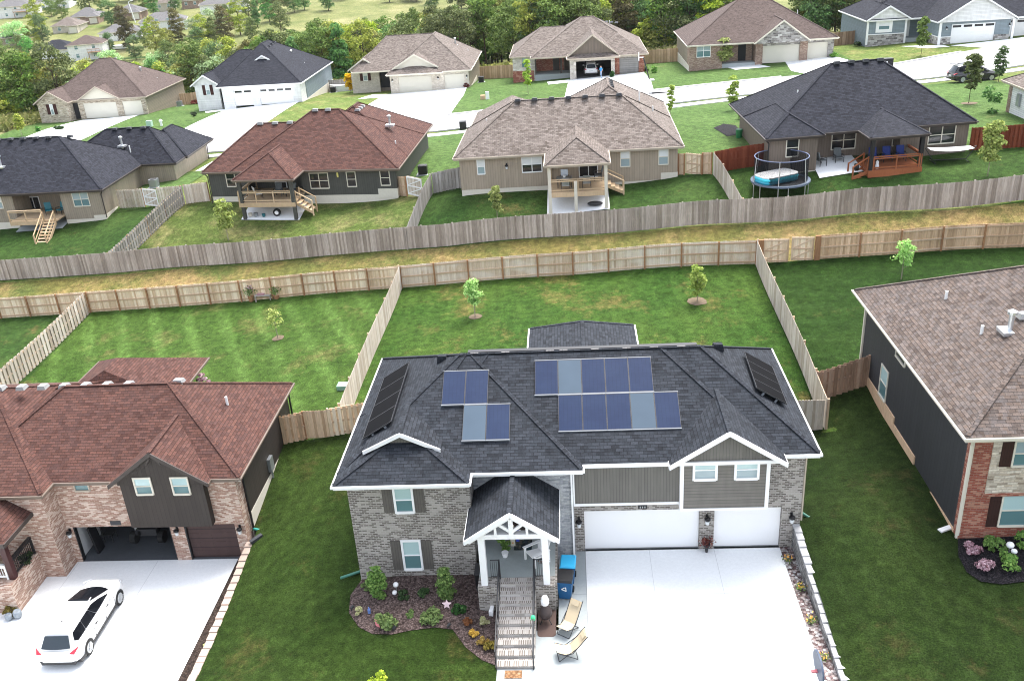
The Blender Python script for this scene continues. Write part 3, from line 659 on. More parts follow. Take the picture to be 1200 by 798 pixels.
    def lamp(s, x, y, z):
        b = s.mb(); b.box(x-.05, y-.03, z+.02, x+.05, y, z+.3); b.beam((x, y-.02, z+.26), (x, y-.16, z+.3), .03, .03); b.lathe([(.03, .16), (.13, .12), (.14, .05), (.12, .04), (.07, -.02)], (x, y-.16, z+.06), 8)
        o = s.part('wall_lamp', b, 'black'); g = s.mb(); g.lathe([(.02, -.17), (.075, -.15), (.10, 0.0), (.06, .02)], (x, y-.16, z+.03), 8); s.part('lamp_glass', g, 'pane_wh', o)
    def downspout(s, pts, m='white', w=.08):
        b = s.mb()
        for p, q in zip(pts[:-1], pts[1:]): b.beam(p, q, w, w*.8)
        s.part('downspout', b, m)
    def rail(s, name, p, q, m, h=.95, post=.09, n=2, mid=True, parent=None, bal=False):
        """deck rail between local points p, q (z = deck floor)"""
        b = s.mb(); p = Vector(p); q = Vector(q)
        for k in range(n+1):
            a = p+(q-p)*k/n; b.box(a.x-post/2, a.y-post/2, a.z-.1, a.x+post/2, a.y+post/2, a.z+h)
        b.beam((p.x, p.y, p.z+h+.02), (q.x, q.y, q.z+h+.02), .14, .05)
        b.beam((p.x, p.y, p.z+.16), (q.x, q.y, q.z+.16), .04, .09)
        if mid: b.beam((p.x, p.y, p.z+h-.12), (q.x, q.y, q.z+h-.12), .04, .09)
        if bal:
            L = (q-p).length; kk = int(L/.12)
            for k in range(kk): a = p+(q-p)*(k+.5)/kk; b.box(a.x-.012, a.y-.012, a.z+.16, a.x+.012, a.y+.012, a.z+h)
        return s.part(name, b, m, parent)
    def steps(s, x0, x1, ytop, ztop, ybot, zbot, m, along='-y', n=5):
        b = s.mb()
        for k in range(n):
            t = (k+.5)/n; z = ztop+(zbot-ztop)*t
            if along == '-y': yy = ytop+(ybot-ytop)*k/n; y2 = ytop+(ybot-ytop)*(k+1)/n; b.box(x0, min(yy, y2), z-.05, x1, max(yy, y2), z)
        for x in (x0, x1): b.beam((x, ytop, ztop-.12), (x, ybot, zbot+.02), .05, .25)
        return s.part('stairs', b, m)

# ================================================================ the house with the solar panels
H = House('solar_house', 'large grey brick house with charcoal roof, solar panels and two white garage doors', (0, 0, 0), base=(0, 33, 0), roofm='rsh_main')
E0 = 5.1
w = H.mb(); w.prism([(-9.6, 31.3), (-4.55, 31.3), (-4.55, 33.3), (-9.0, 41.7), (-9.6, 41.7)], -.6, 5.04); w.box(-9.0, 33.4, -.4, 9.1, 41.68, 5.03)
w.box(-.36, 33, -.3, .055, 33.38, 5.03); w.box(.055, 33, 2.13, 4.995, 33.38, 5.02); w.box(4.995, 33, -.3, 5.62, 33.38, 5.03); w.box(5.62, 33, 2.12, 8.45, 33.38, 5.02); w.box(8.45, 33, -.3, 9.24, 33.38, 5.03); w.box(9.08, 33.38, -.4, 9.24, 41.7, 5.03)
walls = H.part('brick_wall', w, 'bk_grey')
w = H.mb(); w.box(-4.56, 32.5, -.3, -.36, 33.4, 5.02); H.part('stone_wall', w, 'bk_light')
w = H.mb(); w.box(-.32, 32.55, 2.83, 4.1, 33.01, 5.01); H.part('siding_panel', w, 'sd_grey')
w = H.mb(); w.box(4.13, 32.32, 2.63, 7.6, 33.02, 5.1); bump = H.part('siding_bay', w, 'sd_lap')
w = H.mb()
w.box(-.4, 32.52, 2.73, 4.04, 33.02, 2.84); w.box(-.4, 32.53, 2.84, -.3, 33, 5.0)
w.box(4.06, 32.28, 2.53, 7.68, 33.03, 2.64); w.box(4.05, 32.29, 2.64, 4.2, 32.6, 5.1); w.box(7.54, 32.29, 2.64, 7.69, 33, 5.05)
w.box(4.0, 31.965, 5.0, 7.76, 32.05, 5.13)
H.part('white_trim', w, 'white')
# roofs
rz = 7.8
H.hip(-10.05, 31.65, .07, 42.6, E0, (-5.3, 37.2, rz-.02), (-4.75, 37.2, rz-.02))
H.hip(-8, 32.08, 8.1, 42.4, E0, (-5.0, 37.2, rz), (3.7, 37.2, rz))
H.hip(-7, 32.42, 9.67, 42.2, E0, (-4.0, 37.2, rz-.01), (5.45, 37.2, rz-.01))
H.hip(-10.04, 30.9, -4.5, 36.6, E0, (-7.27, 33.2, 6.36), (-7.27, 36.4, 6.36), axis='y')
tr = H.mb()
H.gable(-9.0, -5.75, 32.35, 35.6, 5.80, 6.62, th=.1, rake=.17, wallm='sd_grey', wall_in=.25, side=False)
H.gable(3.55, 8.22, 31.68, 36.0, 5.12, 6.66, wallm='sd_grey', wall_in=.36, zb=5.0)
# rear porch roof
H.hip(-2.5, 40.5, 3.1, 45.8, 5.0, (.33, 40.6, 5.62), (.33, 45.2, 5.62), axis='y')
w = H.mb(); w.box(-2.3, 45.1, 1.2, -2.1, 45.3, 4.85); w.box(2.7, 45.1, 1.2, 2.9, 45.3, 4.85); w.box(-2.3, 41.7, 1.5, 2.9, 45.3, 2.3); H.part('rear_porch', w, 'cedar_new')
# front porch roof: gable on white posts
H.gable(-4.66, -.94, 29.1, 32.52, 3.58, 4.87, th=.15, rake=.2, cap=True)
H.finish()
# porch timber: posts, beam, truss
PZ = 1.2
for x in (-4.02, -1.52):
    pm = H.mb(); pm.box(x-.13, 29.36, PZ+.02, x+.13, 29.62, 3.5); H.part('porch_post', pm, 'white')
pm = H.mb(); pm.box(-4.2, 29.34, 3.5, -1.34, 29.6, 3.72); pm.box(-4.18, 29.6, 3.51, -3.95, 32.5, 3.7); pm.box(-1.6, 29.6, 3.51, -1.37, 32.5, 3.7)
pm.box(-2.89, 29.26, 3.72, -2.71, 29.4, 4.66)
for sx in (-1, 1):
    pm.beam((-2.8, 29.33, 3.85), (-2.8+sx*.62, 29.33, 4.35), .09, .12); pm.beam((-2.8, 29.2, 4.7), (-2.8+sx*1.72, 29.2, 3.52), .1, .2)
    pm.beam((-2.8+sx*.62, 29.33, 3.7), (-2.8+sx*.62, 29.33, 4.3), .09, .1)
H.part('porch_truss', pm, 'white')
pm = H.mb(); pm.box(-4.3, 29.9, PZ-.08, -1.2, 32.49, PZ)
H.part('porch_floor', pm, 'porchfloor')
pm = H.mb(); pm.box(-4.28, 29.9, -.2, -1.21, 32.48, PZ-.08); H.part('porch_base', pm, 'bk_grey')
pm = H.mb(); pm.box(-4.3, 29.25, -.2, -3.47, 29.89, PZ+.02); pm.box(-1.97, 29.25, -.2, -1.2, 29.89, PZ+.02); pm.box(-1.2, 29.6, -.2, -1.12, 32.4, 1.15)
H.part('porch_pier', pm, 'bk_grey')
ns = 9; run = (29.92-26.12)/ns; st = H.mb(); tr2 = H.mb()
for k in range(ns):
    y0 = 26.12+k*run; z = (k+1)*PZ/ns; st.box(-3.46, y0, -.2, -1.98, 29.92 if k == ns-1 else y0+run+.02, z-.03); tr2.box(-3.47, y0-.025, z-.03, -1.97, y0+run-.07, z)
so_ = H.part('brick_stairs', st, 'bk_tread')
H.part('stair_treads', tr2, 'bk_step', so_)
for x in (-3.42, -2.02):
    hr = H.mb()
    hr.tube([(x, 26.05, 0), (x, 26.05, .92)], .025, 6); hr.tube([(x, 29.8, 1.0), (x, 29.8, 2.15)], .03, 6); hr.tube([(x, 26.0, .93), (x, 29.82, 2.15)], .028, 6); hr.tube([(x, 26.1, .2), (x, 29.8, 1.35)], .018, 6)
    hr.tube([(x, 27.9, .5), (x, 27.9, 1.5)], .022, 6)
    sx = -1 if x < -2.7 else 1; xe = x+sx*.36
    hr.tube([(x, 29.8, 2.14), (xe, 29.8, 2.14)], .025, 6); hr.tube([(x, 29.8, 1.32), (xe, 29.8, 1.32)], .018, 6)
    for k in range(5): hr.tube([(x+sx*.08*(k+.5), 29.8, 1.32), (x+sx*.08*(k+.5), 29.8, 2.14)], .01, 5)
    H.part('handrail', hr, 'blackmetal')
w = H.mb(); w.box(-3.15, 32.44, 1.22, -2.15, 32.5, 3.35); d = H.part('front_door', w, 'dkbrown'); w = H.mb(); w.box(-2.98, 32.42, 2.3, -2.32, 32.445, 3.2); H.part('door_glass', w, 'pane_bl', d)
# garage doors and openings
H.garage(33.16, .06, 4.99, .02, 2.125, panels=False); H.garage(33.16, 5.63, 8.44, .02, 2.115, panels=False)
w = H.mb(); w.box(.05, 33.0, -.1, 8.46, 33.16, .012); H.part('garage_sill', w, 'walk')
for x in (-.17, 5.31, 8.86): H.lamp(x, 33, 1.55)
# windows with shutters
H.winpx(31.3, (459, 570), (487, 600.5), shut='shut_grey', fw=.09)
H.winpx(31.3, (469, 632.5), (497, 667), shut='shut_grey', fw=.09)
H.winpx(32.32, (812, 538.5), (840.5, 562), fw=.1, hi='pane_hi', lo='pane_bl')
H.winpx(32.32, (861, 538), (889.5, 561), fw=.1, hi='pane_hi', lo='pane_bl')
# dark number plaque on the band above the big door
px0, pz0 = H.pxy(753, 594.3, 32.98)
w = H.mb(); w.box(px0-.19, 32.965, pz0-.07, px0+.19, 32.998, pz0+.1); pq = H.part('number_plaque', w, 'black')
w = H.mb()
for dx in (-.12, -.02, .08): w.box(px0+dx, 32.958, pz0-.03, px0+dx+.04, 32.966, pz0+.06)
H.part('plaque_marks', w, 'metalgrey', pq)
# ridge vent strip, box vents and flashing
w = H.mb(); w.beam((-4.9, 37.36, rz+.02), (5.3, 37.36, rz+.01), .26, .08); H.part('ridge_vent', w, 'black', H.roof_o)
for x in (-4.6, -3.2, -1.2, -.6, .8, 2.2, 3.4, 4.6):
    w = H.mb(); w.box(x-.18, 37.12, rz-.01, x+.18, 37.3, rz+.05); H.part('ridge_vent_joint', w, 'rsh_far', H.roof_o)
H.vent(-6.15, 37.75, 7.2, 'rsh_main', .5, .5, .35); H.vent(6.35, 38.1, 7.15, 'rsh_main', .5, .5, .35)
H.downspout([(-.2, 32.5, 5.0), (-.42, 32.42, 4.7), (-.42, 32.42, .15)], 'white', .09)
H.downspout([(9.3, 33.2, 4.9), (9.3, 33.05, 4.6), (9.3, 33.05, 1.4)], 'taupetrim', .08)

# solar panels -----------------------------------------------------------
q = NT('solar_cells'); uv = q.uv(); s_ = q.n('ShaderNodeSeparateXYZ', {0: uv})
lx = q.math('FRACT', q.math('DIVIDE', s_.outputs[0], .165)); ly = q.math('FRACT', q.math('DIVIDE', s_.outputs[1], .165))
e = q.math('MAXIMUM', q.ramp(lx, [(0, 1.), (.07, 0.), (1., 0.)]), q.ramp(ly, [(0, .5), (.05, 0.), (1., 0.)]))
oi = q.n('ShaderNodeObjectInfo').outputs['Random']
isl = q.noise(q.scalev(q.pos(), (1, 1, 1)), .9, 2)
cell = q.mix(q.noise(q.scalev(uv, (6, 6, 1)), .5, 1), (.011, .018, .047), (.018, .028, .066)); cell = q.mix(isl, cell, (.022, .036, .074))
M['solar'] = q.out(q.mix(q.math('MULTIPLY', e, .55), cell, (.006, .007, .018)), .4, .06)
M['solar_dk'] = paint('solar_cells_black', (.005, .005, .006), .6, .03)
M['alu'] = paint('aluminium_rail', (.2, .215, .24), .5, .3)
M['solar_pale'] = glass('solar_cells_pale', (.06, .085, .115), .4, .06)
def panel(P0, u, v, n, label, group, m='solar', frame='black'):
    """P0 lower-left corner, u across, v up-slope, n normal"""
    P0 = Vector(P0); c = P0+u/2+v/2; t = thing('photovoltaic_module', label, 'solar panel', tuple(c), group)
    def bx(mb, a0, b0, a1, b1, h0, h1):
        f = lambda a, b, h: P0+u*a+v*b+n*h
        mb.hexa([f(a0,b0,h0), f(a1,b0,h0), f(a1,b1,h0), f(a0,b1,h0)], [f(a0,b0,h1), f(a1,b0,h1), f(a1,b1,h1), f(a0,b1,h1)])
    mb = MB(); bx(mb, .012, .008, .988, .992, .07, .105); build(mb, 'cells', M[m], t)
    mb = MB(); e = .014; bx(mb, 0, .003, e, .997, .06, .112); bx(mb, 1-e, .003, 1, .997, .06, .112); bx(mb, e, .003, 1-e, .02, .06, .11); bx(mb, e, .98, 1-e, .997, .06, .11); build(mb, 'frame', M['blackmetal'], t)
    if m != 'solar_dk': R_ = ((-.02, -.012, 1.02, .008, .03, .114), (-.02, .992, 1.02, 1.008, .03, .114))
    else: R_ = ((.03, .28, .1, .33, -.12, .06), (.03, .7, .1, .75, -.12, .06))
    for r in R_: mb = MB(); bx(mb, *r); build(mb, 'rail', M['alu'], t)
def slope(q0, E, Y0, p):
    d = ray(*q0); t = (E-p*Y0-HC)/(d.z-p*d.y); return CAM+d*t
pA = (rz-E0)/(37.2-31.65); pB = (rz-E0)/(37.2-32.25)
def arr(base, du, dv, p, names, grp):
    nn = Vector((0, -p, 1)).normalized()
    for (i, j, lab) in names: panel(base+du*i+dv*j, du*.985, dv*.985, nn, lab, grp, 'solar_pale' if lab.startswith('pale') else 'solar')
sa = math.sqrt(1+pA*pA); a0 = slope((541.5, 518), E0, 31.65, pA); du = Vector((1.0, 0, 0)); dv = Vector((0, 1, pA))*(1.66/1.0)
arr(a0, du, dv, pA, [(0, 0, 'pale solar panel at the lower left of the small four-panel array'), (1, 0, 'blue solar panel at the lower right of the small four-panel array'), (-.98, 1, 'blue solar panel at the upper left of the small four-panel array'), (.02, 1, 'blue solar panel at the upper right of the small four-panel array')], 'solar panels in the small array left of the hip')
b0 = slope((655, 507), E0, 32.25, pB); dv = Vector((0, 1, pB))*1.62; du = Vector((1.02, 0, 0)); od = ['first', 'second', 'third', 'fourth', 'fifth']
arr(b0, du, dv, pB, [(k, 0, ('pale grey-blue solar panel, %s' if k == 3 else '%s blue solar panel') % od[k]+' from the left in the bottom row of the big array') for k in range(5)]+[(k-.98, 1, ('pale grey-blue solar panel, %s' if k == 1 else '%s blue solar panel') % od[k]+' from the left in the top row of the big array') for k in range(5)], 'solar panels in the big ten-panel array')
def side_array(q0, q1, q2, X0, pz, sg, side):
    def pl(q):
        d = ray(*q); t = (E0-sg*pz*X0-HC)/(d.z-sg*pz*d.x); return CAM+d*t
    a, b, c = pl(q0), pl(q1), pl(q2); nn = Vector((-sg*pz, 0, 1)).normalized()
    u = (b-a)/4; v = c-a
    for k in range(4): panel(a+u*k+nn*.12, u*.997, v, nn, '%s black solar panel from the front on the %s hip of the roof' % (od[k], side), 'black solar panels on the %s hip' % side, 'solar_dk')
pl_ = (rz-E0)/(10.05-5.3); pr_ = (rz-E0)/(9.67-5.45)
side_array((428, 519), (453, 447), (462, 498), -10.05, pl_, 1, 'left')
side_array((919, 478), (902, 434), (883, 459), 9.67, pr_, -1, 'right')
# ================================================================ left neighbour with open garage
A = House('brick_house', 'pinkish brick house with red-brown roof and an open garage, a white car in front', (0, 0, 0), base=(-21, 35.85, -2.3), roofm='rsh_red', trim='browntrim')
E1 = 2.6; Z0 = -2.29
gx0, gx1, hx0, hx1 = -24.85, -19.98, -19.28, -16.75
yw = 35.85
w = A.mb()
w.box(-25.15, yw, -2.6, gx0, yw+.3, E1-.06); w.box(gx0, yw, -.2, gx1, yw+.3, E1-.07); w.box(gx1, yw, -2.6, hx0, yw+.3, E1-.06); w.box(hx0, yw, -.2, hx1, yw+.3, E1-.07); w.box(hx1, yw, -2.6, -16.25, yw+.3, E1-.06)
w.box(-16.6, yw+.3, -2.6, -16.25, 36.6, E1-.06)
w.prism([(-34, 34.75), (-25.15, 34.75), (-25.15, 36.2), (-25.6, 44.5), (-34, 44.5)], -2.7, E1-.05)
A.part('brick_wall', w, 'bk_tan')
w = A.mb(); w.box(-16.55, 36.62, -.2, -16.22, 44.7, E1-.05); w.box(-25.6, 44.4, -1.5, -16.3, 44.7, E1-.06); A.part('side_wall', w, 'sd_brown')
w = A.mb(); w.box(-16.54, 36.62, -2.6, -16.205, 44.68, -.2); A.part('foundation', w, 'found')
# garage interior
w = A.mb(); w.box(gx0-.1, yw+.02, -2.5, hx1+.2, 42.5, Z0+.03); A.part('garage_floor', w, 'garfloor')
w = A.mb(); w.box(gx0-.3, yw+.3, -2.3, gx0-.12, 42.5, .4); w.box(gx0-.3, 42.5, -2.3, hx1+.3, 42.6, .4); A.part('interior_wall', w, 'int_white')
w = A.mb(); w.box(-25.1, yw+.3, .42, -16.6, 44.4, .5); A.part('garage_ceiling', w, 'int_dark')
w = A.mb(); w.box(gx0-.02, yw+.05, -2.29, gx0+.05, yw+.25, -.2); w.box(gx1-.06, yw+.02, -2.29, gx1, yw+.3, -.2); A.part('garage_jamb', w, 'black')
A.garage(yw+.16, hx0, hx1, Z0, -.2, 'garage_b')
w = A.mb(); w.box(hx0-.0, yw+.01, -2.29, hx0+.07, yw+.17, -.2); A.part('garage_jamb', w, 'black')
A.hip2(-34.5, 34.5, -24.9, 46, E1, .56, 'x')
A.hip(-30, 35.55, -15.85, 45, E1, (-26, 40.3, 5.25), (-20.55, 40.3, 5.25))
# cross gable above the garage
gy = 35.15
ax, az = A.pxy(173.5, 531, gy); lx_, lz_ = A.pxy(124.8, 566, gy); rx_, rz_ = A.pxy(242.7, 563.5, gy)
dk = A.mb(); A.gable(lx_, rx_, gy, 39.2, E1-.02, az, wallm='sd_brown', wall_in=.3, xr=ax, rakem=dk, zb=2.4)
A.part('rake_board', dk, 'dkbrown')
w = A.mb(); w.box(lx_+.42, gy+.3, -.02, rx_-.4, yw+.02, 2.39); A.part('siding_bay', w, 'sd_brown')
w = A.mb()
for dx in (-.35, .35): w.beam((ax+dx, gy+.18, az-.75), (ax+dx*.3, gy+.18, az-.35), .07, .07)
A.part('gable_bracket', w, 'dkbrown')
# rear porch roof
A.hip(-28.7, 43.5, -22.0, 48.6, E1+.02, (-26.2, 44.5, 4.0), (-26.2, 46.1, 4.0), axis='y', caps=False)
A.finish()
A.winpx(gy+.3, (154.6, 559.5), (181.4, 579.2), fr='cream', fw=.08, lo='pane_lo'); A.winpx(gy+.3, (198.3, 558.8), (224.8, 579), fr='cream', fw=.08, lo='pane_lo')
A.winpx(yw, (84, 562.5), (106.5, 575), fr='taupetrim', rail=False, hi='pane_lo', lo='pane_lo')
for x in (-25.0, -19.62, -16.5): A.lamp(x, yw, -.55)
w = A.mb(); a = A.pxy(135.6, 612.5, yw); w.box(a[0]-.26, yw-.03, a[1]-.12, a[0]+.26, yw, a[1]+.12); A.part('name_plate', w, 'ventdark')
for k in range(7): x = -29.5+k*1.13; A.vent(x, 40.5, 5.1, 'ventgrey', .45, .5, .2)
A.vent(-20.3, 40.9, 4.95, 'ventgrey', .55, .5, .22); A.pipe(-17.9, 40.6, 3.85, .35, .07)
A.downspout([(-16.15, 36.3, 2.4), (-16.15, 36.55, 2.2), (-16.15, 36.55, -1.0)], 'black', .09); A.downspout([(-16.12, 44.72, 2.4), (-16.12, 44.72, -.2)], 'black', .09)
A.downspout([(-15.86, 35.5, 2.5), (-15.86, 45, 2.5)], 'cream', .12)
for (yy, zz, s1) in ((40.0, .0, .5), (43.2, .1, .4)):
    w = A.mb(); w.box(-16.22, yy, zz, -16.05, yy+s1, zz+.75); w.tube([(-16.12, yy+.2, zz), (-16.12, yy+.2, -.8)], .05, 6); A.part('meter_box', w, 'metalgrey')
# front porch at the picture's edge
w = A.mb(); w.prism([(-33, 32.2), (-26.1, 32.2), (-26.15, 34.72), (-33, 34.72)], -2.5, -.78); A.part('porch_base', w, 'bk_tan')
w = A.mb(); w.box(-26.42, 32.7, -.78, -26.16, 32.96, 1.3); A.part('porch_post', w, 'maroon')
w = A.mb(); w.box(-33, 32.65, 1.2, -26.1, 32.95, 1.42); A.part('porch_beam', w, 'maroon')
rm = A.mb()
rm.faces([(-33.5, 32.3, 1.5), (-25.8, 32.3, 1.5), (-25.8, 34.74, 1.5), (-33.5, 34.74, 1.5), (-27.6, 34.74, 2.75), (-33.5, 34.74, 2.75)], [(0,1,4,5), (1,2,4), (3,2,1,0)]); A.part('porch_roof', rm, 'rsh_red')
w = A.mb(); w.beam((-33.5, 32.28, 1.43), (-25.8, 32.28, 1.43), .05, .2); w.beam((-25.78, 32.28, 1.43), (-25.78, 34.72, 1.43), .05, .2); A.part('porch_fascia', w, 'dkbrown')
A.rail('porch_rail', (-33, 32.75, -.78), (-26.5, 32.75, -.78), 'white2', .8, n=3, bal=True)
A.rail('porch_rail', (-26.25, 33.0, -.78), (-26.25, 34.6, -.78), 'black', .95, n=1, bal=True)

# ================================================================ right neighbour
D = House('dark_sided_house', 'black sided house with mottled brown roof and red brick front', (0, 0, 0), base=(23, 32, 1.4), roofm='rsh_dark3', trim='cream')
E2 = 6.5
w = D.mb(); w.box(15.25, 32.0, .6, 31, 45.5, E2-.06); D.part('side_wall', w, 'sd_black')
w = D.mb(); w.prism([(15.22, 31.55), (31, 31.55), (31, 32.05), (15.22, 32.05)], .6, E2-.09); D.part('brick_wall', w, 'bk_red')
w = D.mb(); w.prism([(15.95, 31.5), (31, 31.5), (31, 31.56), (15.95, 31.56)], 3.62, E2-.1); D.part('stone_wall', w, 'st_cream')
w = D.mb(); w.box(15.85, 31.46, 3.5, 31, 31.57, 3.63); D.part('brick_ledge', w, 'bk_red')
w = D.mb()
w.prism([(15.2, 32), (15.27, 32), (15.27, 45.6), (15.2, 45.6)], .6, 1.55); w.box(15.19, 36.8, 1.2, 15.27, 39.8, 2.0); w.box(15.19, 39.8, 1.2, 15.27, 45.6, 2.35); D.part('foundation', w, 'tanwood')
D.hip(14.65, 31.05, 32, 46.1, E2, (22.2, 38.6, E2+4.25), (24.5, 38.6, E2+4.25))
D.hip(20, 40, 33, 47.2, E2, (24, 43.6, E2+1.8), (29, 43.6, E2+1.8), caps=False)
D.finish()
def x2(c, p0, p1): 
    a, b = D.pxx(*p0, c), D.pxx(*p1, c); return a, b
(ya, za), (yb, zb_) = x2(15.25, (1030, 428), (1034, 465)); D.win('W', 15.25, min(ya, yb)-.45, min(ya, yb)+.5, zb_-.0, zb_+1.55, fr='cream')
D.win('W', 15.25, 39.4, 40.6, 5.35, 5.85, fr='cream', rail=False, hi='pane_dk', lo='pane_dk')
x0, z1 = D.pxy(1190, 516, 31.5); _, z0 = D.pxy(1190, 546, 31.5); D.win('S', 31.5, x0+.06, x0+1.0, z0+.05, z1-.05, shut='shut_dk', fr='cream', hi='pane_bl', lo='pane_lo')
x0, z1 = D.pxy(1174, 579, 31.55); _, z0 = D.pxy(1174, 616, 31.55); D.win('S', 31.55, x0+.1, x0+1.1, z0+.05, z1-.05, shut='shut_dk', fr='cream')
w = D.mb(); w.box(15.17, 31.5, 1.6, 15.235, 31.58, E2-.1); D.part('corner_trim', w, 'cream')
w = D.mb(); w.box(15.16, 45.42, 2.2, 15.26, 45.56, E2-.1); D.part('corner_trim', w, 'cream')
D.downspout([(15.0, 31.25, 6.3), (15.1, 31.45, 5.9), (15.1, 31.45, 1.55)], 'cream', .09)
def on_roof(px, py):       # point of the left slope
    p = 4.25/(22.2-14.65); d = ray(px, py); t = (E2-p*14.65-HC)/(d.z-p*d.x); return CAM+d*t
for q in ((1108.5, 350), (1150, 391)): p = on_roof(*q); D.pipe(p.x, p.y, p.z, .38, .07)
p = on_roof(1183, 387); D.flue(p.x, p.y, p.z, .75); p = on_roof(1199, 372); D.vent(p.x, p.y, p.z, 'galv', .5, .5, .25)

# ================================================================ second row, seen from behind
def frame(nl, nr, E, skew=0.):
    a = onz(*nl, E); b = onz(*nr, E); d = Vector((b.x-a.x, b.y-a.y)); L = d.length; ex = d/L
    ey = Vector((-ex.y, ex.x)); c, s_ = math.cos(skew), math.sin(skew); ey = Vector((ey.x*c-ey.y*s_, ey.x*s_+ey.y*c))
    return a, tuple(ex), tuple(ey), L

# taupe house ------------------------------------------------------------
a, ex, ey, L = frame((531, 186), (801.3, 171.2), 8.3, RAD(-2))
TAUPE = T = House('taupe_house', 'taupe sided ranch house with tan roof and a small roofed deck behind the grey fence', (a.x, a.y, 0), ex, ey, base=tuple(a+Vector((9, 1, -3))), roofm='rsh_tan', trim='taupetrim')
ET = 8.3
w = T.mb(); w.prism([(.4, .4), (17.6, .4), (17.6, 17), (9, 17), (9, 9.8), (.7, 9.8)], 5.6, ET-.05); w.box(.9, 9.7, 4.6, 8.9, 17, ET-.06); T.part('side_wall', w, 'sd_taupe')
w = T.mb(); w.prism([(.42, .42), (17.58, .42), (17.58, 16.9), (.8, 16.9)], 4.2, 5.6); w.box(16.3, .38, 5.2, 17.62, 2, 6.15); T.part('foundation', w, 'found')
T.hip(0, 0, 18.02, 10.6, ET, (4.75, 5.3, ET+3.22), (13.5, 5.3, ET+3.22))
T.hip(6.9, 3.5, 18.03, 17.7, ET, (12.55, 8.6, ET+3.42), (12.55, 12.5, ET+3.42), axis='y')
T.hip(.3, 4, 7.6, 17.7, ET, (4.0, 8.2, ET+2.2), (4.0, 13.5, ET+2.2), axis='y', caps=False)
T.hip(7.28, -3.85, 12.15, 4.5, ET, (9.72, -1.5, ET+1.5), (9.72, 2.4, ET+1.5), axis='y')
T.finish()
dk = ('pane_wh', 'pane_dk')
T.winpx(.4, (558.1, 186.6), (569.1, 204.4), hi='pane_wh', lo='pane_bl', fr='white2'); T.winpx(.4, (610.7, 184), (635.8, 201.5), cols=2, hi='pane_wh', lo='pane_dk', fr='white2')
T.winpx(.4, (726.5, 176.6), (738.8, 195.5), hi='pane_wh', lo='pane_bl', fr='cream'); T.winpx(.4, (771.5, 174.5), (783.5, 193), hi='pane_wh', lo='pane_bl', fr='cream')
T.winpx(.4, (678, 192.5), (701, 207), cols=2, hi='pane_dk', lo='pane_dk', fr='white2', rail=False)
T.lamp(T.pxy(593.9, 197, .4)[0], .4, 7.3)
w = T.mb(); pt = [(7.6, -3.5), (9.55, -3.5), (11.85, -3.5)]
for i, (x, y) in enumerate(pt): w.box(x-.12, y-.12, 4.5, x+.12, y+.12, ET-.2 if i != 1 else 6.95)
T.part('porch_post', w, 'cream')
w = T.mb(); w.box(7.55, -3.55, 6.0, 11.9, .38, 6.12); w.box(7.5, -3.6, 5.75, 11.95, -3.5, 6.1); deck = T.part('deck', w, 'decknew')
T.rail('deck_rail', (7.62, -3.5, 6.12), (11.85, -3.5, 6.12), 'decknew', n=2, parent=deck); T.rail('deck_rail', (11.85, -3.5, 6.12), (11.85, -1.8, 6.12), 'decknew', n=1, parent=deck); T.rail('deck_rail', (7.62, -3.5, 6.12), (7.62, .3, 6.12), 'decknew', n=1, parent=deck)
w = T.mb()
for k in range(4): w.box(11.95+k*.32, -1.5, 5.95-k*.2, 12.3+k*.32, -.3, 6.0-k*.2)
for y in (-1.5, -.3): w.beam((11.9, y, 5.9), (13.3, y, 5.25), .06, .22); w.beam((11.9, y, 6.95), (13.3, y, 6.2), .08, .06); w.box(13.22, y-.05, 5.1, 13.32, y+.05, 6.2)
T.part('stairs', w, 'decknew')
w = drape([[tuple(T.P(a_, b_, 0)[:2]) for a_, b_ in ((7.3, -3.7), (12.1, -3.7), (12.1, 0.35), (7.3, 0.35))]], .10, .6); build(w, 'patio_slab', M['drive'], T.r)
for k in range(7): T.vent(5.0+k*1.38, 5.1, ET+3.2, 'ventdark', .5, .5, .2)
for k in range(4): T.vent(12.8, 8.8+k*1.0, ET+3.2, 'ventdark', .5, .5, .2)
T.pipe(15.2, 9.5, ET+2.1, .6); T.pipe(16.2, 7.5, ET+1.3, .4); T.pipe(2.2, 6.5, ET+1.3, .3)

# red-roofed house -------------------------------------------------------
a, ex, ey, L = frame((235.6, 202.2), (467.2, 197.5), 6.8, RAD(4))
RED = Rr = House('green_grey_house', 'dark green-grey sided house with red-brown roof and a roofed deck behind the grey fence', (a.x, a.y, 0), ex, ey, base=tuple(a+Vector((9, 0, -2.8))), roofm='rsh_red', trim='browntrim')
ER = 6.8
w = Rr.mb(); w.prism([(.4, .4), (4.0, .4), (4.0, 1.9), (8.9, 1.9), (8.9, .4), (17.3, .4), (17.3, 16), (.4, 12)], 4.5, ER-.05); Rr.part('side_wall', w, 'sd_green')
w = Rr.mb(); w.prism([(.42, .42), (4.02, .42), (4.02, 1.9), (8.88, 1.9), (8.88, .42), (17.28, .42), (17.28, 15.9), (.42, 11.9)], 3.2, 4.5); w.box(15.6, .36, 4.2, 17.32, 1, 4.98); Rr.part('foundation', w, 'found')
Rr.hip(2.6, 0, 17.7, 12.6, ER, (8.95, 6.3, ER+3.85), (11.4, 6.3, ER+3.85))
Rr.hip(0, .05, 10.5, 10.6, ER-.02, (3.9, 5.3, ER+3.0), (8.5, 5.3, ER+3.0))
Rr.hip(6.2, 4, 17.69, 17, ER, (11.95, 9.2, ER+3.52), (11.95, 11, ER+3.52), axis='y')
Rr.hip(3.95, -2.85, 9.3, 4.5, ER, (6.6, -.2, ER+1.62), (6.6, 2.7, ER+1.62), axis='y')
Rr.finish()
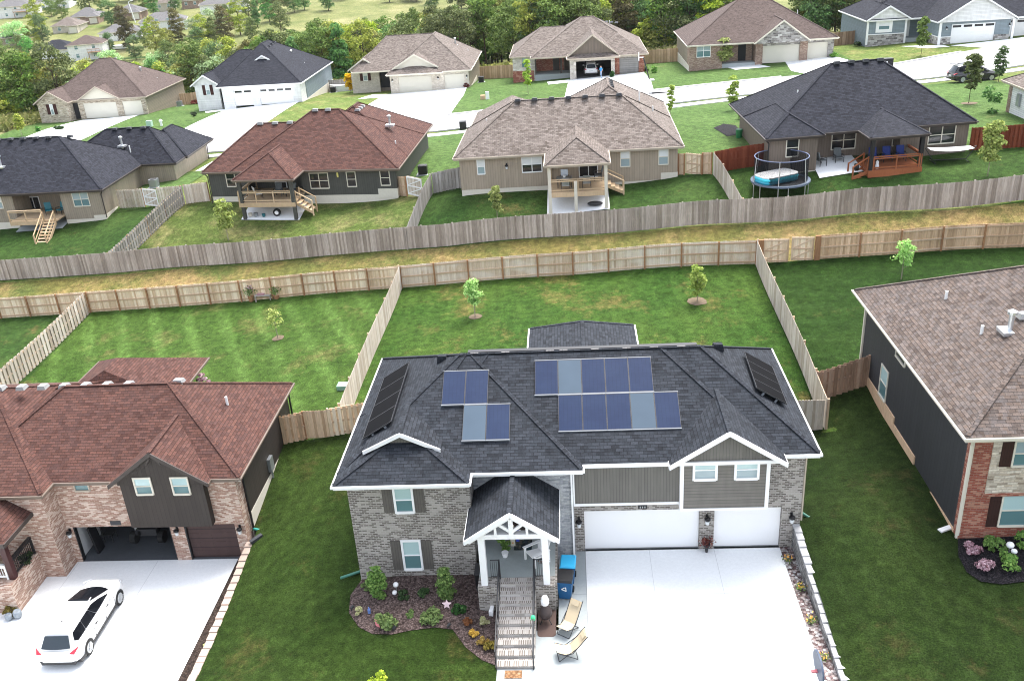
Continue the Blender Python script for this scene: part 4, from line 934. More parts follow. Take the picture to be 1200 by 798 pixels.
for c0, c1, n in (((263.1, 201.3), (277.7, 219), 1), ((361.5, 202.8), (386.7, 221), 2), ((405, 201.3), (418.7, 219), 1), ((444.3, 199.4), (458.2, 217.5), 1)): Rr.winpx(.4, c0, c1, cols=n, hi='pane_dk', lo='pane_dk', fr='cream')
Rr.winpx(1.9, (322, 213), (339, 232), cols=2, hi='pane_dk', lo='pane_dk', fr='white2', rail=False)
w = Rr.mb(); x = Rr.pxy(395.7, 205, .4); w.box(x[0]-.07, .3, x[1]-.2, x[0]+.07, .4, x[1]+.2); Rr.part('wall_lamp', w, paint('lamp_yellow', (.7, .62, .2)))
w = Rr.mb()
for x, y in ((4.35, -2.45), (8.9, -2.45)): w.box(x-.14, y-.14, 3.0, x+.14, y+.14, ER-.2)
Rr.part('porch_post', w, 'sd_green')
w = Rr.mb(); w.box(4.1, -2.5, 4.66, 9.0, 1.88, 4.78); w.box(4.05, -2.6, 4.4, 9.05, -2.5, 4.76); deck = Rr.part('deck', w, 'decknew')
Rr.rail('deck_rail', (4.1, -2.5, 4.78), (8.75, -2.5, 4.78), 'decknew', n=3, parent=deck); Rr.rail('deck_rail', (4.15, -2.5, 4.78), (4.15, 1.8, 4.78), 'decknew', n=2, parent=deck)
w = Rr.mb()
for k in range(4): w.box(9.05+k*.3, -2.2, 4.55-k*.22, 9.4+k*.3, -1.1, 4.6-k*.22)
for y in (-2.2, -1.1): w.beam((9, y, 4.55), (10.4, y, 3.75), .06, .22); w.beam((9, y, 5.6), (10.4, y, 4.8), .08, .06); w.box(10.35, y-.05, 3.5, 10.45, y+.05, 4.8); w.box(9, y-.05, 4.5, 9.1, y+.05, 5.65)
Rr.part('stairs', w, 'decknew')
w = drape([[tuple(Rr.P(a_, b_, 0)[:2]) for a_, b_ in ((4.0, -2.6), (9.2, -2.6), (9.2, 1.8), (4.0, 1.8))]], .10, .6); build(w, 'patio_slab', M['drive'], Rr.r)
for x, y in ((9.2, 6.2), (10.4, 6.2)): Rr.vent(x, y, ER+3.75, 'ventgrey', .55, .55, .22)
for x in (4.2, 5.6, 7.0): Rr.vent(x, 5.2, ER+2.92, 'ventgrey', .55, .55, .22)
for k in range(3): Rr.vent(12.4, 8.8+k*.9, ER+3.15, 'ventgrey', .5, .5, .2)
Rr.flue(15.4, 8.3, ER+1.9, .7); Rr.pipe(16.4, 5.5, ER+.75, .3)
Rr.downspout([(.1, .35, ER-.25), (.35, .35, ER-.5), (.35, .35, 3.9)], 'dkbrown', .08)

# black-roofed house at the left edge --------------------------------------
a, ex, ey, L = frame((0, 228), (118.6, 222.4), 5.2, RAD(1))
B = House('tan_sided_house', 'tan sided house with black roof and a wooden deck stair at the left edge', (a.x, a.y, 0), ex, ey, base=tuple(a+Vector((4, 1, -3))), roofm='rsh_blk', trim='dkbrown')
EB = 5.2
w = B.mb(); w.prism([(-8, .4), (.75, .4), (.75, 3.2), (5.3, 3.2), (5.3, .4), (9.1, .4), (9.1, 9.2), (12.7, 9.2), (12.7, 18.6), (-8, 12)], 2.9, EB-.05); B.part('side_wall', w, 'sd_tan')
w = B.mb(); w.prism([(-8, .42), (.73, .42), (.73, 3.2), (5.32, 3.2), (5.32, .42), (9.08, .42), (9.08, 9.22), (12.68, 9.22), (12.68, 18.5), (-8, 11.9)], 1.2, 2.45); w.box(8.0, .38, 2.2, 9.13, 3, 2.75); B.part('foundation', w, 'found')
w = B.mb(); w.prism([(-8, .41), (.74, .41), (.74, 3.2), (5.31, 3.2), (5.31, .41), (9.09, .41), (9.09, 9.21), (12.69, 9.21), (12.69, 18.5), (-8, 11.95)], 2.45, 2.9); B.part('side_wall', w, 'sd_tan')
B.hip(-9, 0, 9.55, 12.4, EB, (-2.9, 6.2, EB+3.72), (3.5, 6.2, EB+3.72))
B.hip(0, 8.9, 13.1, 16.6, EB, (5, 12.75, EB+2.9), (9.5, 12.75, EB+2.9))
B.hip(7.0, 11.5, 13.3, 19.4, EB, (10.3, 14.3, EB+2.3), (10.3, 16.6, EB+2.3), axis='y')
B.finish()
B.winpx(.4, (83, 225.8), (106.7, 241.5), cols=2, hi='pane_bl', lo='pane_lo', fr='cream'); B.winpx(.4, (-9, 230), (5, 244.5), hi='pane_wh', lo='pane_bl', fr='cream')
B.winpx(3.2, (30, 231), (50, 248), cols=2, hi='pane_dk', lo='pane_dk', fr='white2', rail=False)
w = B.mb(); w.box(.8, -.9, 2.75, 5.2, 3.2, 2.87); w.box(.75, -1.0, 2.5, 4.0, -.9, 2.87); deck = B.part('deck', w, 'decknew')
B.rail('deck_rail', (.8, -.95, 2.87), (3.9, -.95, 2.87), 'decknew', n=2, parent=deck)
w = B.mb(); n = 7
for k in range(n): w.box(3.95, -1.2-k*.3, 2.65-k*.2, 5.0, -.88-k*.3, 2.7-k*.2)
for x in (3.95, 5.0):
    w.beam((x, -.9, 2.6), (x, -3.2, 1.2), .06, .26); w.beam((x, -.9, 3.65), (x, -3.2, 2.2), .09, .06); w.box(x-.05, -3.25, 1.0, x+.05, -3.15, 2.2); w.box(x-.05, -.95, 2.4, x+.05, -.85, 3.7); w.beam((x, -.9, 3.1), (x, -3.2, 1.65), .05, .08)
B.part('stairs', w, 'decknew')
w = drape([[tuple(B.P(a_, b_, 0)[:2]) for a_, b_ in ((0.78, -0.6), (5.28, -0.6), (5.28, 3.2), (0.78, 3.2))]], .10, .6); build(w, 'patio_slab', M['walk'], B.r)
for k in range(5): B.vent(-2.4+k*1.25, 6.0, EB+3.65, 'ventdark', .55, .55, .2)
for k in range(3): B.vent(6+k*1.5, 12.6, EB+2.82, 'ventdark', .55, .55, .2)
B.vent(4.2, 6.9, EB+3.4, 'ventdark', .5, .5, .25)
B.flue(-1.0, 3.0, EB+1.85, .9); B.flue(7.3, 10.6, EB+1.6, .75); B.pipe(8.2, 10.2, EB+1.1, .55)
B.downspout([(9.4, .3, EB-.2), (9.2, .35, EB-.5), (9.2, .35, 2.5)], 'dkbrown', .09); B.downspout([(12.9, 18.4, EB-.2), (12.8, 18.4, 2.6)], 'dkbrown', .09)

# brown house with black roof at the right ---------------------------------
a, ex, ey, L = frame((897.6, 163.5), (1149.3, 143.9), 9.4, RAD(-5))
K = House('brown_sided_house', 'brown sided house with black hip roof, red deck and a trampoline in its yard', (a.x, a.y, 0), ex, ey, base=tuple(a+Vector((8, 1, -2.8))), roofm='rsh_blk', trim='dkbrown')
EK = 9.4
w = K.mb(); w.prism([(.35, .35), (4.0, .35), (4.0, 2.2), (15.7, 2.2), (15.7, 13.3), (.9, 13.3)], 6.7, EK-.05); w.box(10.5, .9, 6.7, 15.68, 2.25, EK-.06); K.part('side_wall', w, 'sd_mid')
w = K.mb(); w.prism([(.37, .37), (3.98, .37), (3.98, 2.22), (10.55, 2.22), (10.55, .92), (15.68, .92), (15.68, 13), (.92, 13)], 5.4, 6.7); K.part('foundation', w, 'found')
K.hip(0, .55, 16.1, 13.6, EK, (6.5, 6.6, EK+3.95), (10.4, 6.6, EK+4.0))
K.hip(0, 0, 4.4, 8, EK, (2.2, 2.2, EK+1.3), (2.2, 6, EK+1.3), axis='y')
K.hip(7.1, -2.05, 11.45, 5, EK, (9.28, 1.9, EK+1.12), (9.28, 3.0, EK+1.12), axis='y')
K.finish()
K.winpx(.35, (921.5, 163), (935.5, 183.5), hi='pane_dk', lo='pane_dk', fr='cream'); K.winpx(2.2, (975, 154.5), (1002, 174), cols=2, hi='pane_dk', lo='pane_dk', fr='cream')
K.winpx(.9, (1089, 148.3), (1118, 167.5), cols=2, hi='pane_dk', lo='pane_dk', fr='cream'); K.winpx(2.2, (1045.8, 161), (1059.5, 170.5), rail=False, hi='pane_dk', lo='pane_dk', fr='cream')
w = K.mb()
for x, y in ((7.45, -1.7), (11.1, -1.7)): w.box(x-.14, y-.14, 6.2, x+.14, y+.14, EK-.2)
K.part('porch_post', w, 'black')
w = K.mb(); w.box(7.3, -1.8, 6.85, 11.2, 2.18, 6.97); w.box(7.25, -1.9, 6.45, 11.25, -1.8, 6.95); deck = K.part('deck', w, 'deckred')
K.rail('deck_rail', (7.6, -1.82, 6.97), (11.0, -1.82, 6.97), 'deckred', n=2, parent=deck); K.rail('deck_rail', (11.15, -1.8, 6.97), (11.15, 1.5, 6.97), 'deckred', n=1, parent=deck)
w = K.mb()
for k in range(3): w.box(7.2-k*.3, -1.6, 6.75-k*.2, 7.5-k*.3, -.5, 6.8-k*.2)
for y in (-1.6, -.5): w.beam((7.3, y, 6.8), (6.2, y, 6.4), .06, .24); w.beam((7.3, y, 7.9), (6.2, y, 7.25), .08, .07); w.box(6.15, y-.05, 6.2, 6.25, y+.05, 7.3); w.box(7.25, y-.05, 6.5, 7.35, y+.05, 7.95)
K.part('stairs', w, 'deckred')
KZ = tz(*K.P(5.6, .6, 0)[:2])+.12
w = drape([[tuple(K.P(a_, b_, 0)[:2]) for a_, b_ in ((4.0, -0.8), (7.3, -0.8), (7.3, 2.2), (4.0, 2.2))]], .10, .6); build(w, 'patio_slab', M['drive'], K.r)
for k in range(4): K.vent(6.9+k*1.15, 6.45, EK+3.9, 'ventdark', .5, .5, .22)
K.pipe(3.6, 5.2, EK+1.95, .4); K.downspout([(.1, .2, EK-.2), (.3, .25, EK-.4), (.3, .25, 6.6)], 'black', .1)

# corner of a house at the right edge -----------------------------------------
V = House('cream_sided_house', 'corner of a cream sided house with grey roof at the right edge', (0, 0, 0), base=(41, 84, 7.2), roofm='rsh_tan', trim='taupetrim')
vp = G(1178.5, 131.5); vx, vy = vp.x, vp.y; vE = ony(1174, 93.5, vy+.5).z
w = V.mb(); w.box(vx, vy-13, vp.z-1, vx+10, vy-.6, vE-.05); V.part('side_wall', w, 'sd_white'); w = V.mb(); w.box(vx-.02, vy-.6, vp.z-1, vx+10, vy, vE-.06); V.part('brick_corner', w, 'bk_brown')
V.hip2(vx-.5, vy-13.5, vx+11, vy+.5, vE, .55); V.finish()
w = V.mb(); w.box(vx-.2, vy-2.4, vp.z+.9, vx, vy-1.9, vp.z+1.9); V.part('meter_box', w, 'metalgrey')
# ================================================================ third row, seen from the front
# brown house far left
C = House('brown_roofed_house', 'stone fronted house with plain brown roof at the far left', (0, 0, 0), base=(-72, 141, .4), roofm='rsh_brn', trim='taupetrim')
E = 3.4; zg = .5
w = C.mb(); w.box(-79.5, 140.45, -.8, -64.4, 156, E-.05); C.part('side_wall', w, 'sd_lttan')
w = C.mb(); w.box(-80.55, 138.75, -.8, -75.95, 142, E-.06); C.part('stone_wall', w, 'st_cream')
gx = [C.pxy(99.7, 130, 140.4)[0], C.pxy(138.3, 130, 140.4)[0], C.pxy(145.8, 130, 140.4)[0], C.pxy(168.3, 130, 140.4)[0]]
w = C.mb(); w.box(-75.0, 140.25, -.5, gx[0], 140.5, E-.07); w.box(gx[1], 140.25, -.5, gx[2], 140.5, E-.07); w.box(gx[3], 140.25, -.5, -64.35, 140.6, E-.07); w.box(gx[0]+.004, 140.258, zg+2.3, gx[3], 140.5, E-.08); C.part('stone_wall', w, 'st_cream')
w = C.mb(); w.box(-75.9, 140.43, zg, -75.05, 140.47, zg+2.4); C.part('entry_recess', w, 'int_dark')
C.garage(140.36, gx[0], gx[1], zg, zg+2.3, 'garage_c', panels=False); C.garage(140.36, gx[2], gx[3], zg, zg+2.3, 'garage_c', panels=False)
C.hip(-80.3, 140, -64.0, 156.5, E, (-73.9, 148.2, 8.35), (-72.0, 148.25, 8.35))
C.gable(-80.95, -75.55, 138.3, 146, E, 5.15, wallm='st_cream')
C.gable(-74.75, -68.1, 139.7, 146.5, E, 5.3, wallm='cream')
C.finish()
C.winpx(138.72, (57.3, 122.5), (64.4, 134.5), shut='shut_mar', fr='white2', shw=.5, hi='pane_wh', lo='pane_bl')
C.flue(-68.2, 149.5, 5.7, .7); C.vent(-71.6, 149, 8.1, 'ventgrey'); C.pipe(-66, 150, 4.4, .3); C.pipe(-67.4, 149.6, 5.2, .3)

# blue and white house
C = House('blue_sided_house', 'white fronted house with blue side and black roof, three garage bays', (0, 0, 0), base=(-45, 134, 2.4), roofm='rsh_blk')
E = 5.3; zg = 2.42
w = C.mb(); w.box(-54.3, 136.0, 1.2, -38.0, 152.2, E-.05); C.part('side_wall', w, 'sd_blue')
gx = [C.pxy(274, 110, 133.3)[0], C.pxy(295.6, 110, 133.3)[0], C.pxy(304.2, 110, 133.3)[0], C.pxy(343.3, 110, 133.3)[0]]
w = C.mb(); w.box(-54.25, 135.2, 1.2, -50.7, 137, E-.06); w.box(-49.6, 133.2, 1.2, gx[0], 136.1, E-.06); w.box(gx[1], 133.2, 1.2, gx[2], 133.5, E-.06); w.box(gx[3], 133.2, 1.2, -38.1, 136.1, E-.06); w.box(gx[0]+.004, 133.208, zg+2.25, gx[3], 133.5, E-.07); C.part('white_wall', w, 'sd_white')
w = C.mb(); w.box(-38.12, 133.3, .5, -37.95, 152.2, 2.55); C.part('foundation', w, 'found')
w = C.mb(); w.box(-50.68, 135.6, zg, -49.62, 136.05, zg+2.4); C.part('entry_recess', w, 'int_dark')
C.garage(133.36, gx[0], gx[1], zg, zg+2.25, wins=True); C.garage(133.36, gx[2], gx[3], zg, zg+2.25, wins=True)
C.hip(-50.2, 132.7, -37.7, 152.6, E, (-45.4, 141.8, 9.95), (-45.4, 145.5, 9.95), axis='y')
C.hip(-54.7, 136.5, -43, 152.5, E, (-49.4, 143.2, 9.0), (-47.9, 143.2, 9.0))
C.gable(-54.8, -50.5, 134.9, 142, E, 6.75, wallm='sd_white')
C.gable(-46.6, -42.4, 138.0, 142, 7.45, 8.65, th=.12, wallm='sd_white', wall_in=.2)
C.finish()
C.winpx(135.2, (240, 100), (247.2, 111.7), shut='shut_mar', shw=.45, hi='pane_wh', lo='pane_bl')
C.flue(-42.2, 145.5, 7.3, .8); C.pipe(-39.8, 143.5, 6.2, .4)
for k in range(4): C.vent(-44.5, 140.8+k*1.5, 9.2+.12*k, 'ventdark', .5, .5, .2)

# tan house with cream garage doors
C = House('tan_brick_house', 'tan brick house with weathered tan roof and closed cream garage doors', (0, 0, 0), base=(-22, 135, 2.7), roofm='rsh_tan', trim='cream')
E = 5.6; zg = 2.75
w = C.mb(); w.box(-31.2, 140.5, 1.6, -13.95, 152.2, E-.05); w.box(-14.3, 134.6, 1.6, -13.94, 141, E-.05); C.part('side_wall', w, 'sd_lttan')
w = C.mb(); w.box(-32.05, 139.7, 1.6, -27.85, 142, E-.06); C.part('brick_wall', w, 'bk_cream')
gx = [C.pxy(468, 105, 134.7)[0], C.pxy(507, 105, 134.7)[0], C.pxy(522, 105, 134.7)[0], C.pxy(545, 105, 134.7)[0]]
w = C.mb(); w.box(-25.35, 134.5, 1.6, gx[0], 140.5, E-.06); w.box(gx[1], 134.5, 1.6, gx[2], 134.8, E-.06); w.box(gx[3], 134.5, 1.6, -13.98, 134.9, E-.06); w.box(gx[0]+.004, 134.508, zg+2.3, gx[3], 134.8, E-.07); C.part('brick_wall', w, 'bk_cream')
w = C.mb(); w.box(-13.96, 134.6, 1.4, -13.9, 146, 2.95); C.part('foundation', w, 'found')
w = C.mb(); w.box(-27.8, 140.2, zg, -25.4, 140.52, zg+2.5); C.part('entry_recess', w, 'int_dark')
C.garage(134.66, gx[0], gx[1], zg, zg+2.25, 'garage_c', panels=False); C.garage(134.66, gx[2], gx[3], zg, zg+2.25, 'garage_c', panels=False)
C.hip(-31.4, 137.5, -13.5, 152.6, E, (-27.0, 145, 9.6), (-20, 145, 9.6))
C.hip(-25.6, 134.0, -13.55, 152.4, E, (-19.6, 141.6, 9.75), (-19.6, 145.3, 9.75), axis='y')
C.hip(-25.6, 133.3, -17.6, 136.4, E-.02, (-22.6, 134.9, 6.35), (-20.6, 134.9, 6.35), caps=False)
C.gable(-24.9, -18.3, 134.6, 141.5, 6.15, 8.0, wallm='cream', wall_in=.3)
C.gable(-32.4, -27.4, 139.3, 146, E, 7.25, wallm='bk_cream')
C.finish()
C.winpx(139.7, (424.5, 82.8), (431.5, 95), shut='shut_mar', shw=.45, fr='white2', hi='pane_wh', lo='pane_bl')
for x in (-25.0, -18.4, -13.99+-.3): C.lamp(x, 134.5, zg+1.8)
C.flue(-16.8, 145.5, 7.6, .9); C.pipe(-15, 146, 6.6, .3)

# house with the open garage and white car
C = House('grey_roofed_house', 'brick and stone house with tan roof and an open garage holding a white car', (0, 0, 0), base=(2, 131, 4.1), roofm='rsh_tan', trim='taupetrim')
E = 7.0; zg = 4.2
gx = [C.pxy(675.3, 85, 130.2)[0], C.pxy(716.3, 85, 130.2)[0], C.pxy(726, 85, 131)[0], C.pxy(748.5, 85, 131)[0]]
w = C.mb(); w.box(-7.6, 136.5, 3, -.3, 147, E-.05); w.box(8, 133.5, 3, 10.5, 147.4, E-.05); w.box(-.3, 137.5, 3, 8, 147.3, E-.05); C.part('side_wall', w, 'sd_lttan')
w = C.mb(); w.box(-7.62, 134.15, 3, -4.5, 136.6, E-.06); w.box(gx[0]-.85, 130.2, 3, gx[0], 137.4, E-.06); w.box(gx[0], 130.2, zg+2.25, gx[1], 130.5, E-.07); w.box(gx[1], 130.2, 3, gx[1]+.5, 130.5, E-.06); w.box(gx[2]-.1, 131.0, zg+2.3, 10.5, 131.3, E-.06); C.part('stone_wall', w, 'st_pale')
w = C.mb(); w.box(gx[1]+.5, 130.9, 3, gx[2], 131.3, E-.07); w.box(gx[3], 130.95, 3, 10.55, 133.6, E-.08); w.box(-4.45, 136.3, zg+.3, -.4, 136.6, E-.07); w.box(-7.66, 134.1, 3, -4.7, 134.16, 5.0); C.part('brick_wall', w, 'bk_red')
w = C.mb(); w.box(-4.5, 133.4, 3.4, gx[0]-.85, 136.4, zg+.25); C.part('porch_floor', w, 'walk')
w = C.mb(); w.box(-.95, 133.6, zg+.2, -.7, 133.85, E-.1); w.box(-4.5, 133.6, zg+.2, -4.3, 133.8, E-.1); C.part('porch_post', w, 'dkbrown')
w = C.mb(); w.box(-2, 136.22, zg+.3, -1.1, 136.32, zg+2.5); C.part('front_door', w, 'dkbrown')
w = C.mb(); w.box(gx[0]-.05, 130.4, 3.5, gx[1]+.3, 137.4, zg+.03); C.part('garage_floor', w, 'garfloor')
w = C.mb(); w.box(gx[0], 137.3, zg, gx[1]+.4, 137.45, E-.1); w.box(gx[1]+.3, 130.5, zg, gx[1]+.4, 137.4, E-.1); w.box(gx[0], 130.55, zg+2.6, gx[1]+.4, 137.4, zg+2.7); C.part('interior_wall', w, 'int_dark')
C.garage(131.1, gx[2], gx[3], zg+.02, zg+2.25, 'garage_g')
C.hip(-5.0, 131.9, 11.0, 147.9, E, (2.2, 139.6, 11.25), (3.9, 139.6, 11.25))
C.hip(-8.0, 133.75, 3, 147.2, E, (-3.6, 140.4, 10.05), (0, 140.4, 10.05))
C.hip(3.5, 130.2, 10.98, 142, E, (7.2, 134.2, 9.3), (7.2, 138, 9.3), axis='y', caps=False)
C.hip(.0, 129.3, 7.1, 132, E-.03, (2.8, 130.9, 7.7), (4.3, 130.9, 7.7), caps=False)
C.gable(.1, 6.95, 129.9, 139, 7.2, 9.9, wallm='sd_mid', wall_in=.35)
C.finish()
C.winpx(134.15, (610.8, 68), (618, 79.5), hi='pane_bl', lo='pane_lo', fr='taupetrim')
for k in range(4): C.vent(5.2+k*.7, 140.5, 10.3-k*.1, 'ventgrey', .5, .5, .2)
C.pipe(6.3, 140.6, 9.9, .5)

# big brown-roofed house right of centre
C = House('stone_gable_house', 'brick house with big brown hip roof and a grey stone gable over cream garage doors', (0, 0, 0), base=(25, 128, 5.4), roofm='rsh_brn', trim='cream')
E = 8.3; zg = 5.45
gx = [C.pxy(893.4, 65, 126.4)[0], C.pxy(936.5, 65, 126.4)[0], C.pxy(945.3, 65, 127)[0], C.pxy(969, 65, 127)[0]]
w = C.mb(); w.box(16.05, 128.5, 4.2, 34.5, 141.2, E-.05); C.part('side_wall', w, 'sd_lttan')
w = C.mb(); w.box(16.03, 126.4, 4.2, 20.3, 128.6, E-.06); w.box(20.3, 128.1, 4.2, 24.4, 128.55, E-.07); w.box(gx[0]-.9, 126.3, 4.2, gx[0], 129, E-.06); w.box(gx[1], 126.3, 4.2, gx[2]-.1, 127.0, E-.06); C.part('brick_wall', w, 'bk_brown')
w = C.mb(); w.box(gx[0], 126.3, zg+2.25, gx[1], 126.6, E-.06); w.box(gx[2]-.1, 126.9, zg+2.25, gx[3], 127.2, E-.06); w.box(gx[3], 126.9, 4.2, gx[3]+.75, 128.6, E-.06); C.part('stone_wall', w, 'st_grey')
w = C.mb(); w.box(20.3, 126.4, 4.5, gx[0]-.9, 128.1, zg+.22); C.part('porch_floor', w, 'walk')
w = C.mb(); w.box(22.6, 128.02, zg+.25, 23.6, 128.12, zg+2.4); C.part('front_door', w, 'int_dark')
w = C.mb(); w.box(16.0, 126.6, 4.3, 16.06, 141, 5.6); C.part('foundation', w, 'found')
C.garage(126.5, gx[0], gx[1], zg, zg+2.2, 'garage_c', panels=False); C.garage(127.05, gx[2], gx[3], zg, zg+2.2, 'garage_c', panels=False)
C.hip(15.65, 125.9, 34.95, 141.6, E, (23.5, 133.8, 13.0), (27.0, 133.8, 13.0))
C.gable(24.1, 31.15, 124.7, 134, E, 10.95, wallm='st_grey', wall_in=.4)
C.finish()
C.winpx(126.4, (816.5, 53), (832.5, 67), cols=2, hi='pane_bl', lo='pane_lo', fr='white2'); C.winpx(128.1, (842, 53.5), (854, 62), cols=1, hi='pane_dk', lo='pane_dk', fr='white2', rail=False)
C.pipe(31.5, 134.5, 10.2, .8)

# blue-grey house at the top right
C = House('blue_grey_house', 'blue-grey house with white gables and black roof in the top right corner', (0, 0, 0), base=(50, 128, 6.6), roofm='rsh_blk')
E = 9.4; zg = 6.55
gx = [C.pxy(1113.7, 45, 126.9)[0], C.pxy(1164.3, 45, 126.9)[0], C.pxy(1175, 45, 128.5)[0], C.pxy(1214, 45, 128.5)[0]]
w = C.mb(); w.box(40.4, 132.3, 5.2, 45.5, 145, E-.05); w.box(45.3, 134.5, 5.2, 66, 145, E-.06); w.box(47.9, 126.9, 5.2, gx[0], 134.6, E-.06); w.box(gx[1], 126.9, 5.2, gx[2], 128.6, E-.06); w.box(gx[0], 126.9, zg+2.4, gx[1], 127.2, E-.07); w.box(gx[2], 128.5, zg+2.4, gx[3], 128.8, E-.06); w.box(gx[3], 128.5, 5.2, 66, 134.6, E-.07); C.part('side_wall', w, 'sd_blue')
w = C.mb(); w.box(40.36, 132.26, 5.2, 45.54, 132.5, zg+.9); w.box(47.86, 126.86, 5.2, gx[0]-.0, 134, zg+.85); w.box(gx[1], 126.86, 5.2, gx[2], 127.1, zg+.85); C.part('stone_skirt', w, 'st_grey')
w = C.mb()
for x in (40.42, 45.4): w.box(x-.12, 132.2, 6.2, x+.12, 132.4, E-.1)
for x in (47.95, 57.0): w.box(x-.14, 126.8, 6.2, x+.14, 127.0, E-.1)
w.box(40.34, 132.22, zg+.9, 45.56, 132.4, zg+1.0); w.box(47.84, 126.82, zg+.85, gx[0], 127, zg+.95); w.box(47.84, 127, zg+.85, 48, 134, zg+.95); C.part('white_trim', w, 'white')
C.garage(127.0, gx[0], gx[1], zg, zg+2.4, wins=True); C.garage(128.6, gx[2], gx[3], zg, zg+2.4, wins=True)
w = C.mb(); w.box(45.5, 132.6, 6, 47.9, 134.5, zg+.2); C.part('porch_floor', w, 'walk')
w = C.mb(); w.box(45.75, 134.42, zg+.2, 46.65, 134.52, zg+2.3); C.part('front_door', w, 'white2')
C.hip(40.0, 131.9, 64, 145.4, E, (46.5, 138.6, 13.3), (56, 138.6, 13.3))
C.hip(47.4, 127.2, 68, 145.4, E, (56.5, 136, 14), (60, 136, 14))
C.gable(40.05, 45.85, 131.7, 139, E, 11.15, wallm='sd_white')
C.gable(47.35, 57.3, 126.3, 137, E, 12.45, wallm='sd_white')
C.finish()
C.winpx(132.3, (1027.3, 23.5), (1045, 37.8), fr='white', fw=.4, hi='pane_wh', lo='pane_lo')
for x in (48.7, 56.5): C.lamp(x, 126.9, zg+1.9)
C.vent(43.0, 135.5, 11.3, 'rsh_far', .5, .5, .3); C.pipe(43.6, 137.2, 12.3, .4)
# ---------------------------------------------------------------- fences
def picket(mb, p, u, n, w, th, z0, h, dog=True):
    """one picket: base centre p (x, y), along u, facing n"""
    c = .022 if dog else .0
    a = w/2
    prof = [(-a, z0), (a, z0), (a, z0+h-c*1.6), (a-c, z0+h), (-a+c, z0+h), (-a, z0+h-c*1.6)]
    f = [(p.x+u.x*q, p.y+u.y*q, z) for q, z in prof]; d = n*th
    b = [(x+d.x, y+d.y, z) for x, y, z in f]
    k = len(f)
    mb.faces(f+b, [tuple(range(k)), tuple(range(2*k-1, k-1, -1))]+[(i, k+i, k+(i+1) % k, (i+1) % k) for i in range(k)])
def fence(name, label, pts, h, wm, pm, rm, side=1, style='solid', pw=.14, gap=.008, span=2.44, post_side=None, post_h=.05, cat='fence', dog=True, rails=3):
    """pts: list of (x, y) ; side=+1 puts the pickets on the left of the direction of travel"""
    x0, y0 = pts[0]; root = thing(name, label, cat, (x0, y0, tz(x0, y0)))
    pk = MB(); rl = [MB() for _ in range(rails)]; posts = []
    for i in range(len(pts)-1):
        a = Vector((*pts[i], 0)); b = Vector((*pts[i+1], 0)); L = (b-a).length; u = (b-a)/L; n = Vector((-u.y, u.x, 0))*side
        N = max(1, int(round(L/(pw+gap)))); st = L/N
        zz = TZ(a.x+u.x*(np.arange(N)+.5)*st, a.y+u.y*(np.arange(N)+.5)*st)
        for k in range(N):
            p = a+u*((k+.5)*st)
            if style == 'solid':
                picket(pk, p, u, n, st-gap, .018, zz[k]+.03, h+random.uniform(-.012, .012), dog)
            else:
                sg = 1 if k % 2 == 0 else -1
                q = p if sg > 0 else p-n*.06
                picket(pk, q, u, n*(1 if sg > 0 else -1), st*1.3, .018, zz[k]+.04, h+random.uniform(-.01, .01), dog)
        m = max(1, int(round(L/span)))
        for k in range(m+1):
            if k == 0 and i > 0: continue
            p = a+u*(L*k/m)-n*.06; posts.append((p.x, p.y, tz(p.x, p.y), math.atan2(u.y, u.x)))
        for k in range(m):
            p = a+u*(L*k/m)-n*.025; q = a+u*(L*(k+1)/m)-n*.025; zp, zq = tz(p.x, p.y), tz(q.x, q.y)
            for r in range(rails):
                hh = (.2+(h-.32)*r/(rails-1)); rl[r].beam((p.x, p.y, zp+hh), (q.x, q.y, zq+hh), .05, .085)
    build(pk, 'picket_panel', M[wm], root)
    for r in rl: build(r, 'rail', M[rm], root)
    pb = MB(); pb.box(-.048, -.048, -.3, .048, .048, h+post_h)
    first = None
    for (x, y, z, an) in posts:
        if first is None:
            o = build(pb, 'post', M[pm], None, (0, 0, 0)); first = o
        else:
            o = first.copy(); COL.objects.link(o)
        o.parent = root; o.location = Vector((x, y, z))-root.location; o.rotation_euler = (0, 0, an)
    return root
def gate(name, label, a, b, h, wm, rm, facing=1, diag=True, z=None):
    """framed gate from a to b; the frame shows on the side facing the viewer"""
    a = Vector((*a, 0)); b = Vector((*b, 0)); L = (b-a).length; u = (b-a)/L; n = Vector((-u.y, u.x, 0)); z0 = tz(*(a+b).xy/2) if z is None else z
    z0 = z0+.05; root = thing(name, label, 'gate', ((a.x+b.x)/2, (a.y+b.y)/2, z0))
    pk = MB(); N = int(L/.145)
    for k in range(N): picket(pk, a+u*((k+.5)*L/N), u, n, L/N-.008, .018, z0, h)
    build(pk, 'picket_panel', M[wm], root)
    fr = MB(); o = -n*.03*facing
    P = lambda t, zz: (a.x+u.x*t+o.x, a.y+u.y*t+o.y, z0+zz)
    for zz in (.12, h/2, h-.1): fr.beam(P(.05, zz), P(L-.05, zz), .04, .09)
    for t in (.06, L-.06): fr.beam(P(t, .08), P(t, h-.06), .04, .09)
    if diag: fr.beam(P(.1, .16), P(L-.1, h/2-.05), .035, .08); fr.beam(P(L-.1, h-.15) if diag == 2 else P(.1, h/2+.05), P(.1, h/2+.05) if diag == 2 else P(L-.1, h-.15), .035, .08)
    build(fr, 'gate_frame', M[rm], root); return root
def nf(x): return 60.0-.08*x
